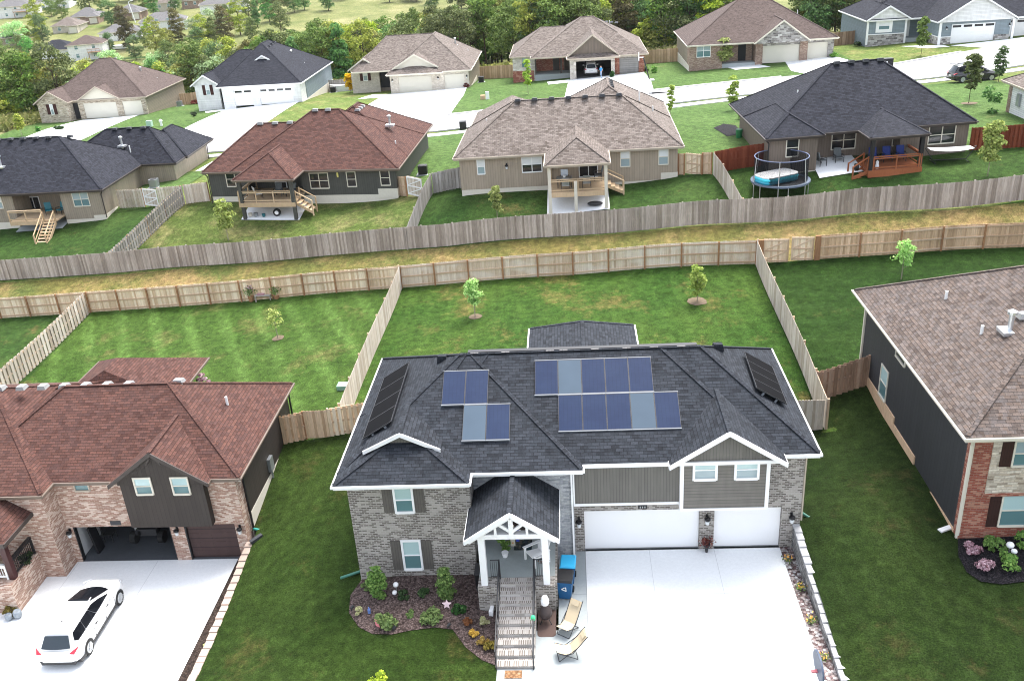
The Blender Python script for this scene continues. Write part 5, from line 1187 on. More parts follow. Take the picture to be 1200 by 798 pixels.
# near fence, in three runs split by the lot lines and the double gate
NF = 1.66
fence('wooden_fence', 'pale wooden fence with cross rails behind the striped lawn', [(-62, nf(-62)), (-36.75, nf(-36.75)), (-12.3, nf(-12.3))], NF, 'cedar', 'cedar_post', 'cedar_new', 1)
fence('wooden_fence', 'pale wooden fence with cross rails behind the solar house garden', [(-12.3, nf(-12.3)), (12.15, nf(12.15))], NF, 'cedar_patchy', 'cedar_post', 'cedar_new', 1)
g0, g1, g2 = 12.6, 14.3, 15.95
gate('wooden_gate', 'left leaf of the double wooden gate in the pale fence', (g0, nf(g0)), (g1-.05, nf(g1)), NF, 'cedar', 'cedar_new', 1, 1)
gate('wooden_gate', 'right leaf of the double wooden gate in the pale fence', (g1+.1, nf(g1)), (g2-.1, nf(g2)), NF, 'cedar', 'cedar_new', 1, 2)
for x, lab in ((12.45, 'dark brown gate post left of the double wooden gate'), (g2+.1, 'dark brown gate post right of the double wooden gate')):
    mb = MB(); z = tz(x, nf(x)); mb.box(x-.16, nf(x)-.1, z-.3, x+.16, nf(x)+.05, z+NF+.05); solid('gate_post', mb, M['cedar_post'], lab, 'post')
fence('wooden_fence', 'weathered wooden fence with cross rails behind the dark green lawn on the right', [(g2+.25, nf(g2)), (44, nf(44))], NF, 'tanwood', 'cedar_post', 'cedar_new', 1)
# garden side fences
fence('wooden_fence', 'bleached side fence between the striped lawn and the solar house garden', [(-12.85, 43.1), (-12.32, 60.9)], 1.75, 'cedar_wht', 'cedar_new', 'cedar_new', -1)
fence('wooden_fence', 'bleached side fence between the solar house garden and the dark green lawn', [(12.45, 41.4), (12.15, 58.95)], 1.75, 'cedar_wht', 'cedar_new', 'cedar_new', 1)
fence('wooden_fence', 'slatted side fence with gaps left of the striped lawn', [(-38.3, 44), (-36.8, 62.8)], 1.7, 'cedar_wht', 'cedar_new', 'cedar_new', -1, 'box', gap=.06)
fence('wooden_fence', 'short slatted fence with brown boards joining the brick house', [(-16.15, 42.75), (-14.9, 42.85)], 1.7, 'tanwood', 'cedar_post', 'tanwood', -1, 'box')
gate('wooden_gate', 'plain brown board gate between brick house and solar house', (-14.85, 42.8), (-13.55, 42.8), 1.7, 'tanwood', 'tanwood', -1, False)
fence('wooden_fence', 'short slatted fence beside the brown board gate under the solar house eave', [(-13.5, 42.8), (-10.0, 42.9)], 1.7, 'cedar', 'cedar_new', 'tanwood', -1, 'box')
fence('wooden_fence', 'brown slatted fence between the garden corner and the black sided house', [(12.5, 43.6), (15.2, 44.0)], 1.75, 'brownwood', 'brownwood', 'brownwood', -1, 'box')
gate('wooden_gate', 'pale board gate at the right rear corner of the solar house', (10.9, 41.5), (12.35, 41.45), 1.75, 'cedar_wht', 'cedar_new', -1, False)
# long grey fence
fence('grey_fence', 'long weathered grey board fence along the dry grass strip', [(-62, 71.44), (44, 60.57)], 1.75, 'greywood', 'greywood', 'greywood', -1, dog=False)
# between the second-row houses
def gx_(px, py): p = G(px, py); return (p.x, p.y)
fence('wooden_fence', 'pale side fence between tan sided house and green-grey house', [(-37.55, 69.0), gx_(217, 240)], 1.7, 'greylight', 'cedar_post', 'cedar', -1, 'box')
fence('wooden_fence', 'bleached slatted fence right of the tan sided house gate', [gx_(219, 239.5), gx_(246, 236.5)], 1.7, 'cedar_wht', 'cedar_post', 'cedar_wht', -1, 'box')
fence('wooden_fence', 'bleached slatted fence touching the tan sided house', [gx_(141, 244.5), gx_(170, 243)], 1.7, 'cedar_wht', 'cedar_post', 'cedar_wht', -1, 'box')
gate('wooden_gate', 'white braced gate beside the tan sided house', gx_(171.5, 243), gx_(187, 242), 1.65, 'cedar_wht', 'white2', 1, 1)
fence('wooden_fence', 'bleached slatted fence between the white braced gate and the brown posts', [gx_(188, 242), gx_(215, 240.3)], 1.7, 'cedar_wht', 'cedar_post', 'cedar_wht', -1, 'box')
fence('wooden_fence', 'grey side fence between green-grey house and taupe house', [(-12.55, 66.3), gx_(507, 228)], 1.7, 'greylight', 'greywood', 'greylight', -1)
fence('wooden_fence', 'brown slatted fence joining the left corner of the taupe house', [gx_(508.5, 227.5), gx_(540, 221)], 1.7, 'greylight', 'greywood', 'greylight', -1, 'box')
fence('wooden_fence', 'short new orange fence panel at the corner of the green-grey house', [gx_(467, 230), gx_(478, 230.5)], 1.7, 'cedar_new', 'cedar_post', 'cedar_new', 1, span=.9)
gate('wooden_gate', 'white braced gate beside the green-grey house', gx_(479, 230.8), gx_(496, 231), 1.65, 'cedar_wht', 'white2', 1, 2)
fence('wooden_fence', 'pale side fence between taupe house and brown sided house', [(12.0, 64.0), gx_(835.5, 205)], 1.7, 'cedar_wht', 'cedar_new', 'cedar_new', 1)
fence('wooden_fence', 'short new wooden fence at the right corner of the taupe house', [gx_(795, 205.5), gx_(802, 205.3)], 1.7, 'cedar_new', 'cedar_post', 'cedar_new', 1, span=.7)
gate('wooden_gate', 'pale braced gate right of the taupe house', gx_(803, 205.3), gx_(822, 204.7), 1.65, 'cedar', 'cedar_new', 1, 2)
fence('wooden_fence', 'short new wooden fence between braced gate and red stained fence', [gx_(823, 204.7), gx_(834, 204.4)], 1.7, 'cedar_new', 'cedar_post', 'cedar_new', 1, span=.8)
fence('red_fence', 'red stained slatted fence left of the brown sided house', [gx_(837, 204), gx_(894, 195)], 1.7, 'redwood', 'redwood', 'redwood', -1, 'box')
fence('red_fence', 'red stained slatted fence right of the brown sided house', [gx_(1136, 177), gx_(1215, 172)], 1.7, 'redwood', 'redwood', 'redwood', -1, 'box')
# behind and between the third-row houses
fence('wooden_fence', 'weathered fence right of the brown-roofed house', [(-64.2, 153), (-56, 152)], 1.8, 'tanwood', 'tanwood', 'tanwood', -1)
fence('wooden_fence', 'tan fence between the blue house and the tan brick house', [(-37.8, 148.5), (-31.5, 146.5)], 1.8, 'greylight', 'greywood', 'greylight', -1)
fence('wooden_fence', 'brown fence right of the tan brick house', [(-13.5, 147), (-7.6, 142.5)], 1.9, 'tanwood', 'tanwood', 'tanwood', -1)
fence('wooden_fence', 'brown fence right of the open garage house', [(10.7, 141.5), (16.2, 139.5)], 1.9, 'tanwood', 'tanwood', 'tanwood', -1)
fence('wooden_fence', 'brown fence between stone gable house and blue-grey house', [(34.6, 138), (40.3, 137.5)], 1.8, 'brownwood', 'brownwood', 'brownwood', -1)
# ---------------------------------------------------------------- vegetation
M['bark'] = paint('bark', (.10, .075, .055), .9, .1, var=.3, scale=6)
M['bark_pale'] = paint('bark_pale', (.3, .26, .21), .9, .1, var=.2, scale=6)
M['lf_a'] = leaf('leaves_mid', (0.0660, 0.1056, 0.0264), (0.1380, 0.1980, 0.0480), (0.2400, 0.3000, 0.0840))
M['lf_b'] = leaf('leaves_yellowish', (0.1434, 0.1940, 0.0253), (0.2869, 0.3460, 0.0439), (0.5062, 0.5231, 0.0844))
M['lf_c'] = leaf('leaves_dark', (0.0525, 0.1275, 0.0377), (0.1127, 0.2325, 0.0638), (0.2065, 0.3751, 0.0975))
M['lf_d'] = leaf('leaves_silver', (0.1684, 0.2630, 0.1053), (0.3368, 0.4736, 0.2105), (0.5895, 0.7579, 0.4001))
M['lf_e'] = leaf('leaves_olive_brown', (.11, .11, .03), (.19, .18, .05), (.28, .25, .08))
M['lf_young'] = leaf('leaves_young', (0.1755, 0.2700, 0.0405), (0.3105, 0.4185, 0.0675), (0.5130, 0.5940, 0.1350), .02)
M['lf_pale'] = leaf('leaves_pale_young', (0.2160, 0.3510, 0.1080), (0.3510, 0.5130, 0.1755), (0.5130, 0.6480, 0.2700), .02)
M['lf_shrub'] = leaf('leaves_shrub', (0.0653, 0.1377, 0.0290), (0.1450, 0.2537, 0.0580), (0.2610, 0.3770, 0.1015), .02)
M['lf_dkshrub'] = leaf('leaves_dark_shrub', (0.0174, 0.0435, 0.0145), (0.0362, 0.0798, 0.0232), (0.0725, 0.1305, 0.0435), .02)
M['lf_pink'] = leaf('leaves_pink', (.12, .05, .06), (.36, .22, .26), (.56, .42, .46), .01, .2)
M['lf_orange'] = leaf('leaves_rust', (.13, .04, .01), (.24, .085, .015), (.35, .14, .03), .01)
M['lf_yel'] = leaf('leaves_gold', (.45, .25, .01), (.68, .42, .02), (.8, .55, .05), .01)
M['lf_olive'] = leaf('leaves_tan', (.19, .125, .03), (.30, .2, .05), (.42, .30, .09), .01)
M['lf_brn'] = leaf('leaves_olive', (.10, .075, .02), (.17, .13, .035), (.24, .19, .06), .01)
M['lf_spike'] = leaf('leaves_variegated', (.32, .36, .12), (.52, .52, .24), (.68, .66, .38), .01)
M['lf_red'] = leaf('leaves_dark_red', (.10, .018, .016), (.2, .04, .03), (.3, .1, .06), .01)
M['lf_grassy'] = leaf('leaves_tall_grass', (.11, .13, .03), (.2, .21, .06), (.32, .29, .12), .02)
M['petal_o'] = paint('petal_orange', (.75, .38, .08), .7); M['petal_p'] = paint('petal_pink', (.7, .4, .42), .7)

def quad_cloud(pts, nrm, size, rng, droop=.0, asp=.62):
    """pts (n,3), nrm (n,3): leaf quads"""
    n = len(pts); t = rng.normal(size=(n, 3)); nn = nrm+rng.normal(scale=.75, size=(n, 3)); nn /= np.linalg.norm(nn, axis=1)[:, None]+1e-9
    u = np.cross(nn, t); u /= np.linalg.norm(u, axis=1)[:, None]+1e-9; v = np.cross(nn, u)
    s = size*rng.uniform(.6, 1.35, size=(n, 1)); a = u*s; b = v*s*asp
    V = np.stack([pts-a, pts-b*1.0+a*.1, pts+a, pts+b*1.0+a*.1], 1).reshape(-1, 3)
    return V
def cloud_mesh(name, V, mat_):
    me = bpy.data.meshes.new(name); n = len(V)//4
    me.vertices.add(len(V)); me.vertices.foreach_set('co', V.ravel()); me.loops.add(len(V)); me.loops.foreach_set('vertex_index', np.arange(len(V)))
    me.polygons.add(n); me.polygons.foreach_set('loop_start', np.arange(n)*4)
    me.update(); me.validate(); me.materials.append(mat_); return me
def crown_pts(rng, kind, w, h, nclump, per, rc):
    """clumped points in a crown of half-width w and height h, base at z = 0"""
    P, N = [], []
    for k in range(nclump):
        for _ in range(50):
            z = rng.uniform(.02, 1); a = rng.uniform(0, 2*math.pi); r = math.sqrt(rng.uniform(.05, 1))
            if kind == 'cone': R_ = (1-z)**.85*.95+.05
            elif kind == 'column': R_ = math.sin(math.pi*min(1, max(.02, z*.92+.06)))**.4*.8
            elif kind == 'vase': R_ = .35+.65*math.sin(math.pi*min(1, z*.75+.12))
            else: R_ = math.sqrt(max(0., 1-(2*z-1)**2))*.95+.08 if z < .9 else .35
            if rng.uniform() < .3+.7*R_: break
        c = np.array([math.cos(a)*r*R_*w, math.sin(a)*r*R_*w, z*h])
        rr = rc*rng.uniform(.6, 1.3); d = rng.normal(size=(per, 3)); d /= np.linalg.norm(d, axis=1)[:, None]
        d[:, 2] = np.where(d[:, 2] < -.3, -d[:, 2]*.6, d[:, 2])
        rad = rr*rng.uniform(.35, 1., size=(per, 1))**.5
        P.append(c+d*rad*np.array([1, 1, .75])); N.append(d+np.array([0, 0, .6]))
    return np.concatenate(P), np.concatenate(N)
def trunk_mb(rng, H, r, h0, w, nb=7, lean=.02):
    mb = MB(); top = H*.82; n = 6; px, py = rng.uniform(-lean, lean)*H, rng.uniform(-lean, lean)*H
    pts = [(px*(i/n)**1.5, py*(i/n)**1.5, top*i/n-.15) for i in range(n+1)]
    mb.tube(pts, [r*(1-.8*i/n) for i in range(n+1)], 7)
    for k in range(nb):
        t = rng.uniform(.3, .9); z0 = max(h0*.9, top*t); a = 2.4*k+rng.uniform(-.4, .4); L = w*rng.uniform(.5, .85)
        b = np.array([px*t**1.5, py*t**1.5, z0]); e = b+np.array([math.cos(a)*L, math.sin(a)*L, L*rng.uniform(.4, .9)]); m = (b+e)/2+np.array([0, 0, -.08*L])
        mb.tube([tuple(b), tuple(m), tuple(e)], [r*.45, r*.3, r*.1], 5)
    return mb
_seed = [100]
def make_tree(name, label, cat, loc, kind, H, w, lm, h0=None, nclump=34, per=48, rc=None, leaf_s=.3, r=None, group=None, bark='bark', nb=7, trunk=True):
    _seed[0] += 1; rng = np.random.default_rng(_seed[0]); h0 = H*.16 if h0 is None else h0; rc = rc or w*.38; r = r or .035*H**.9*.6
    root = thing(name, label, cat, tuple(loc), group)
    P, N = crown_pts(rng, kind, w-rc*.5, H-h0-rc*.5, nclump, per, rc); P[:, 2] += h0
    if trunk:
        tb = trunk_mb(rng, H, r, h0, w, nb); tb.v = [tuple(np.array(v)+np.array(loc)) for v in tb.v]; build(tb, 'trunk', M[bark], root, uv=False, smooth=True)
    me = cloud_mesh('crown', quad_cloud(P, N, leaf_s, rng), M[lm]); o = bpy.data.objects.new('crown', me); COL.objects.link(o); o.parent = root
    return root
# ---- woodland behind the third row: one prototype of each kind, then copies
def place(px, py_base, Y): p = ony(px, py_base, Y); return p
PROTO = {}
FHPX = [(65, 70, 48), (103, 71, 42), (79, 39, 34), (102, 28, 36), (142, 48, 50), (193, 38, 56), (152, 23, 33), (15, 22, 50), (58, 12, 50), (264, 15, 60), (193, 12, 22), (224, 9, 22), (4, 55, 25)]
def proto(key, *a, **k):
    PROTO[key] = make_tree(*a, **k); PROTO[key]['_first'] = 1; return PROTO[key]
kinds = [('oak', 'round', 9.5, 3.9, 'lf_a', 'broad mid green tree'), ('ash', 'round', 10.5, 3.5, 'lf_b', 'yellow-green broadleaf tree'), ('cedar', 'cone', 9, 2.4, 'lf_c', 'dark green pointed cedar'),
         ('elm', 'vase', 11, 3.6, 'lf_a', 'tall mid green tree'), ('willow', 'round', 8, 4.2, 'lf_d', 'silvery green tree'), ('oak_dark', 'round', 9, 3.8, 'lf_c', 'dark green rounded tree'), ('hickory', 'column', 9.5, 2.8, 'lf_e', 'olive brown tree'), ('poplar', 'column', 10.5, 2.5, 'lf_b', 'narrow yellow-green tree'), ('scrub', 'round', 5, 2.7, 'lf_b', 'low yellow-green bushy tree')]
for k, kd, h, w_, lm, desc in kinds: h *= 1.22; w_ *= 1.12; proto(k, k.split('_')[0]+'_tree', desc, 'tree', (0, 0, -300), kd, h, w_, lm, h0=h*.08, nclump=46 if kd != 'cone' else 60, per=95, leaf_s=.22, rc=w_*.34)
_rt = random.Random(5)
def wood_tree(key, x, y, s, where, group, zz=None):
    z = tz(x, y) if zz is None else zz
    desc = [d for k, _, _, _, _, d in kinds if k == key][0]
    lab = desc+' '+where
    pr = PROTO[key]
    if pr.get('_first'):
        del pr['_first']; pr.location = (x, y, z-.2); pr.scale = (s, s, s*_rt.uniform(.9, 1.1)); pr.rotation_euler = (0, 0, _rt.uniform(0, 6.28)); pr['label'] = lab; pr['group'] = group; pr['_org'] = (x, y, z); return pr
    return dup(pr, (x, y, z-.2), _rt.uniform(0, 6.28), (s, s, s*_rt.uniform(.9, 1.1)), lab, group)
# (pixel column range, depth range, count, kinds, scale, wording)
WOOD = [
 ((-40, 62), (150, 176), 15, ['ash', 'scrub', 'oak', 'ash', 'hickory'], (.75, 1.0), 'in the wood left of the brown-roofed house'),
 ((40, 110), (166, 205), 14, ['scrub', 'willow', 'ash', 'scrub'], (.7, .9), 'in the wood behind the brown-roofed house'),
 ((100, 235), (168, 225), 32, ['ash', 'oak', 'scrub', 'cedar', 'hickory', 'willow', 'elm'], (.55, .75), 'in the wood between the brown-roofed and blue houses'),
 ((210, 330), (164, 235), 36, ['oak', 'willow', 'ash', 'hickory', 'oak', 'oak_dark', 'elm', 'willow'], (.65, .88), 'in the wood behind the blue house'),
 ((320, 440), (160, 235), 40, ['elm', 'ash', 'cedar', 'poplar', 'oak', 'oak_dark', 'oak', 'elm'], (.68, .92), 'in the wood between the blue and tan brick houses'),
 ((430, 570), (160, 230), 38, ['oak', 'elm', 'ash', 'oak_dark', 'elm', 'oak', 'hickory'], (.75, .98), 'in the wood behind the tan brick house'),
 ((560, 690), (158, 222), 36, ['oak_dark', 'ash', 'oak', 'elm', 'oak', 'poplar'], (.9, 1.1), 'in the wood left behind the open garage house'),
 ((680, 810), (160, 215), 34, ['ash', 'oak', 'oak_dark', 'elm', 'hickory', 'scrub'], (.82, 1.0), 'in the wood right behind the open garage house'),
 ((790, 880), (158, 200), 14, ['oak', 'oak_dark', 'ash'], (.8, 1.0), 'in the wood behind the stone gable house'),
 ((935, 1000), (152, 172), 9, ['ash', 'oak', 'hickory', 'oak_dark'], (.85, 1.05), 'between the stone gable house and the blue-grey house'),
 ((95, 300), (215, 300), 30, ['ash', 'oak', 'scrub', 'oak_dark', 'willow', 'scrub'], (.55, .8), 'in the far wood above the brown-roofed and blue houses'),
 ((300, 560), (215, 262), 26, ['oak', 'elm', 'ash', 'oak_dark', 'oak'], (.6, .85), 'in the far wood below the pale meadow'),
 ((1150, 1240), (160, 180), 5, ['oak_dark', 'oak'], (.8, 1.0), 'behind the blue-grey house'),
]
for (pa, pb), (ya, yb), n, ks, (sa_, sb_), where in WOOD:
    for i in range(n):
        px = pa+(pb-pa)*(i+_rt.uniform(.1, .9))/n; Y = ya+(yb-ya)*_rt.random()**1.2
        d = ray(px, 60); x = d.x/d.y*Y
        wood_tree(_rt.choice(ks), x, Y, _rt.uniform(sa_, sb_), where, 'trees '+where)
# trees that stand out
for px, py, Y, key, s, lab in ((402, 96, 160, 'cedar', 1.0, 'dark pointed cedar standing right against the tan brick house gable'), (430, 88, 164, 'ash', .85, 'bright yellow-green round tree touching the tan brick house roof')):
    p = ony(px, py, Y); t = wood_tree(key, p.x, Y, s, '', 'trees beside the tan brick house'); t['label'] = lab
# far valley and slope: parkland trees and hedgerows
def far_tree(px, py, key, s, lab, grp):
    p = G(px, py); t = wood_tree(key, p.x, p.y, s, '', grp); t['label'] = lab; return t
for i, (px, py, s) in enumerate(((310, 14, 1.0), (327, 16, 1.1), (345, 13, .9), (357, 10, .9), (385, 11, 1.0), (330, 38, .9), (302, 30, .9), (316, 24, 1.))):
    far_tree(px, py+2, _rt.choice(['oak_dark', 'cedar', 'oak']), s, 'dark round tree on the pale meadow above the blue house', 'trees on the far meadow')
for i in range(26):
    px = _rt.uniform(500, 830); py = _rt.uniform(3, 14)
    far_tree(px, py, _rt.choice(['oak', 'oak_dark', 'ash', 'elm', 'hickory']), _rt.uniform(.9, 1.2), 'small far tree in the hedge line on the upper meadow', 'far hedge trees on the upper meadow')
for px, py, key, s, lab in ((870, 30, 'oak_dark', .9, 'dark far tree just right of the big brown roof ridge'), (795, 6, 'cedar', .9, 'dark far cedar left of the big brown roof'), (848, 5, 'oak_dark', 1.0, 'dark far tree above the big brown roof'), (835, 26, 'scrub', 1.0, 'low bush left of the big brown roof')):
    far_tree(px, py, key, s, lab, 'far trees near the big brown roof')
# neighbourhood at the top left: (column, foot row, width in pixels)
FT = ((131, 31, 24, 'oak_dark', 'large round dark tree standing above the brown far roof'), (181, 18, 17, 'oak_dark', 'round dark tree right of the lamp post'), (206, 13, 18, 'oak_dark', 'round dark tree farther right of the lamp post'), (169, 15, 13, 'oak', 'green tree close to the lamp post top'),
    (20, 54, 30, 'willow', 'big silvery tree at the left of the far houses'), (47, 40, 25, 'ash', 'light green tree behind the big silvery tree'), (52, 52, 24, 'oak_dark', 'dark olive tree right of the big silvery tree'), (28, 70, 20, 'oak', 'bright green tree below the big silvery tree'), (61, 20, 17, 'oak', 'left green tree before the far upper roofs'), (74, 24, 20, 'oak', 'right green tree before the far upper roofs'), (107, 16, 34, 'oak', 'wide green tree at the top of the far houses'),
    (130, 63, 17, 'oak_dark', 'dark tree beside the far brown roofed house'), (152, 59, 27, 'hickory', 'grey-olive tree below the far long roof'), (171, 56, 15, 'oak', 'small green tree right of the grey-olive one'), (230, 42, 22, 'willow', 'left silvery tree below the far right roofs'), (254, 39, 27, 'willow', 'right silvery tree below the far right roofs'), (212, 56, 22, 'hickory', 'brownish tree left of the silvery pair'), (266, 20, 9, 'oak', 'small tree by the far right white house'), (292, 22, 18, 'oak', 'green tree at the right end of the far houses'), (282, 42, 28, 'ash', 'tall olive tree near the far right houses'), (240, 56, 24, 'ash', 'yellow-green tree before the silvery pair'), (196, 60, 24, 'scrub', 'low yellow-green growth behind the brown roof ridge'), (268, 58, 26, 'hickory', 'rust tinged tree above the blue house'), (186, 68, 26, 'ash', 'green tree right behind the brown roof ridge'), (40, 84, 26, 'oak_dark', 'dark tree right behind the far left brown roof'), (5, 80, 26, 'oak', 'green tree at the left picture edge'))
KW = {k: w_ for k, _, _, w_, _, _ in kinds}
for px, py, wp, key, lab in FT:
    p = G(px, py); zc = (p-CAM).dot(cF); far_tree(px, py, key, max(.35, wp*zc/FPX/2/(KW[key]*1.12)*1.05), lab, 'trees among the far houses')
for i in range(34):
    px, py = _rt.uniform(0, 300), _rt.uniform(8, 60)
    if any(abs(px-hx) < hw*.6+3 and -4 < hy-py < 14 or abs(px-hx) < hw*.5+2 and 0 <= py-hy < 6 for hx, hy, hw in FHPX): continue
    far_tree(px, py, _rt.choice(['oak', 'oak_dark', 'ash', 'scrub', 'scrub', 'oak']), _rt.uniform(.35, .7), 'small garden tree between the far houses', 'small trees between the far houses')
for i in range(16):
    far_tree(_rt.uniform(0, 300), _rt.uniform(0, 7), _rt.choice(['oak', 'oak_dark', 'elm']), _rt.uniform(.9, 1.3), 'small far tree along the top edge above the far houses', 'farthest trees at the top left')
for i in range(10):
    far_tree(_rt.uniform(300, 500), _rt.uniform(-6, 3), _rt.choice(['oak', 'oak_dark', 'cedar']), _rt.uniform(.9, 1.2), 'small far tree along the top edge above the meadow', 'farthest trees above the meadow')

# ---- garden trees and shrubs
def small_tree(px, py, H, w_, lm, label, name='young_tree', n=16, per=34, ls=.085, kind='column', h0=.9, bark='bark_pale', ring=None, r=.035, X=None):
    p = G(px, py) if X is None else Vector((*X, tz(*X)))
    t = make_tree(name, label, 'tree', tuple(p), kind, H, w_, lm, h0=h0, nclump=int(n*2.2), per=int(per*1.1), leaf_s=ls*.95, rc=w_*.36, r=r, bark=bark, nb=6)
    if ring:
        c = [(p.x+ring*math.cos(k*math.pi/5)*_rt.uniform(.85, 1.15), p.y+ring*math.sin(k*math.pi/5)*_rt.uniform(.85, 1.15)) for k in range(10)]
        structure('mulch_ring', drape([[(p.x, p.y), c[k], c[(k+1) % 10]] for k in range(10)], .06, .3), ring_m, uv=False)
    return t
ring_m = paint('bare_soil_ring', (.15, .115, .08), .95, .1, var=.3, scale=6)
small_tree(557, 372, 2.7, .75, 'lf_pale', 'pale green young tree in the left of the solar house garden', ring=.42, n=20)
small_tree(817, 354, 2.5, .62, 'lf_young', 'young yellow-tipped tree with tan mulch ring in the solar house garden', ring=.6, n=22, h0=.5)
small_tree(1056, 328, 2.6, .8, 'lf_pale', 'thin pale tree on the dark green lawn behind the mottled roof', n=14)
small_tree(326, 397, 2.2, .8, 'lf_young', 'sparse yellow sapling on the striped lawn', n=9, per=16, ring=.4)
small_tree(268, 283, 3.6, .95, 'lf_young', 'yellow-green young tree behind the grey fence near the green-grey house', n=24, per=34, ls=.11, h0=1.1)
small_tree(583, 256, 2.6, .65, 'lf_young', 'small bright tree between grey fence and taupe house', n=20, ls=.1, h0=.6)
small_tree(1157, 207, 3.9, 1.0, 'lf_young', 'bright yellow-green tree behind the grey fence on the right', n=34, per=40, ls=.12, h0=1.1)
small_tree(619, 111, 4.4, .7, 'lf_young', 'slender yellow-green tree on the lawn of the open garage house', n=18, ls=.14, h0=1.0)
small_tree(772, 88, 3.0, .55, 'lf_b', 'slim street tree at the right of the open garage house', n=14, ls=.13, h0=.6) if False else None
small_tree(786, 138, 3.2, .45, 'lf_young', 'narrow young tree on the lawn right of the taupe house', n=14, ls=.12, h0=.6)
small_tree(858, 130, 3.4, .75, 'lf_young', 'young tree above the left edge of the black hip roof', n=18, ls=.13, h0=.8)
small_tree(1079, 66, 4.6, 1.0, 'lf_a', 'small green tree on the blue-grey house lawn', n=24, ls=.16, h0=1.2, bark='bark')
small_tree(1135, 122, 4.4, .95, 'lf_a', 'green street tree with a dark ring beside the dark patrol car', n=26, ls=.14, h0=1.3, bark='bark', ring=.75)
small_tree(1170, 96, 3.6, .75, 'lf_c', 'dark green street tree at the front of the patrol car', n=22, ls=.13, h0=.6, bark='bark')
small_tree(848, 80, 4.0, 1.3, 'lf_young', 'yellow-leaved tree in the red mulch bed of the stone gable house', n=28, ls=.17, h0=.8)
small_tree(26, 160, 3.2, .9, 'lf_b', 'small yellow-green tree at the far left lawn', n=18, ls=.14)
small_tree(466, 110, 3.2, 1.2, 'lf_b', 'golden weeping shrub at the tan brick house corner', n=18, ls=.16, h0=.3) if False else None
small_tree(411, 109, 3.0, .9, 'lf_yel', 'golden yellow weeping tree before the tan brick house gable', n=20, ls=.15, h0=.4)

def shrub(px, py, w_, h, lm, label, cat='shrub', name='garden_shrub', n=9, per=60, ls=.06, kind='round', z=None, group=None, P0=None):
    p = Vector(P0) if P0 is not None else (G(px, py) if z is None else onz(px, py, z))
    _seed[0] += 1; rng = np.random.default_rng(_seed[0])
    P, N = crown_pts(rng, kind, w_*.75, h*.8, n, per, w_*.42); P[:, 2] = np.maximum(P[:, 2], .02)
    me = cloud_mesh(name, quad_cloud(P, N, ls, rng), M[lm]); o = bpy.data.objects.new(name, me); COL.objects.link(o); o.location = p; o['_org'] = tuple(p)
    return tag(o, label, cat, group)
b0 = .06
shrub(444, 699, .5, 1.95, 'lf_shrub', 'tall green column shrub left of the lower shuttered window', kind='column', n=40, per=70, ls=.055, z=b0)
shrub(524, 700, .46, 1.75, 'lf_shrub', 'tall green column shrub right of the lower shuttered window', kind='column', n=40, per=70, ls=.055, z=b0)
shrub(430, 690, .22, .4, 'lf_shrub', 'small loose shrub at the left house corner', z=b0)
shrub(473, 701, .3, .42, 'lf_dkshrub', 'round dark shrub beside the white garden lamps', z=b0)
shrub(496, 697, .3, .42, 'lf_dkshrub', 'round dark shrub in the middle of the mulch bed', z=b0)
shrub(539, 717, .32, .45, 'lf_dkshrub', 'round dark shrub right of the star ornament', z=b0)
shrub(455, 732, .5, .6, 'lf_shrub', 'wide flowering shrub behind the pink ornament', n=14, z=b0)
shrub(506, 726, .48, .45, 'lf_shrub', 'wide low green shrub left of the star ornament', n=14, z=b0)
shrub(482, 720, .26, .2, 'lf_shrub', 'flat leafy plant between two wide shrubs', n=6, z=b0)
shrub(422, 719, .25, .28, 'lf_spike', 'pale spiky grass tuft at the left end of the bed', 'plant', 'garden_plant', n=5, per=40, z=b0)
shrub(569, 730, .23, .25, 'lf_spike', 'pale spiky grass tuft beside the brick stairs', 'plant', 'garden_plant', n=5, per=40, z=b0)
shrub(548, 731, .2, .3, 'lf_orange', 'small rust coloured mum in the mulch bed', 'plant', 'garden_plant', n=6, z=b0)
shrub(555, 744, .21, .25, 'lf_yel', 'golden yellow mum in the mulch bed', 'plant', 'garden_plant', n=6, z=b0)
shrub(567, 754, .25, .38, 'lf_olive', 'tan mum with round dome near the stairs', 'plant', 'garden_plant', n=8, z=b0)
shrub(574, 760, .25, .36, 'lf_brn', 'olive brown mum beside the stair foot', 'plant', 'garden_plant', n=8, z=b0)
shrub(447, 803, .45, .5, 'lf_b', 'yellow-green bush at the bottom edge of the lawn', n=10)
for px, py, s, m, lab in ((443, 722, .06, 'petal_p', 0), (470, 716, .06, 'petal_p', 0)): pass
shrub(1139, 647, .4, .42, 'lf_pink', 'rounded pink flowering bush at the brick corner', n=14, ls=.05, z=1.4)
shrub(1154, 664, .38, .38, 'lf_pink', 'rounded pink flowering bush in front of the other pink one', n=14, ls=.05, z=1.4)
shrub(1166, 644, .42, .6, 'lf_shrub', 'green loose bush right of the pink flowering bush', n=14, z=1.4)
shrub(1184, 664, .48, .5, 'lf_shrub', 'neat round green bush in front of the white garden lamps', n=16, z=1.4)
shrub(1198, 640, .35, .8, 'lf_shrub', 'green bush at the right edge below the window', n=14, z=1.4)
shrub(33, 650, .4, .5, 'lf_dkshrub', 'dark trailing plant on the brick porch wall', 'plant', 'garden_plant', n=10, P0=(-26.3, 34.0, -.77))
shrub(8, 697, .35, .5, 'lf_brn', 'dry brown plant behind the grey pots', 'plant', 'garden_plant', n=8, P0=(-26.4, 32.05, -2.29))
shrub(236, 438, .5, 1.1, 'lf_pink', 'pink flowering bush at the red-brown rear porch roof', n=12, P0=(-21.7, 46.6, 1.6), ls=.07)
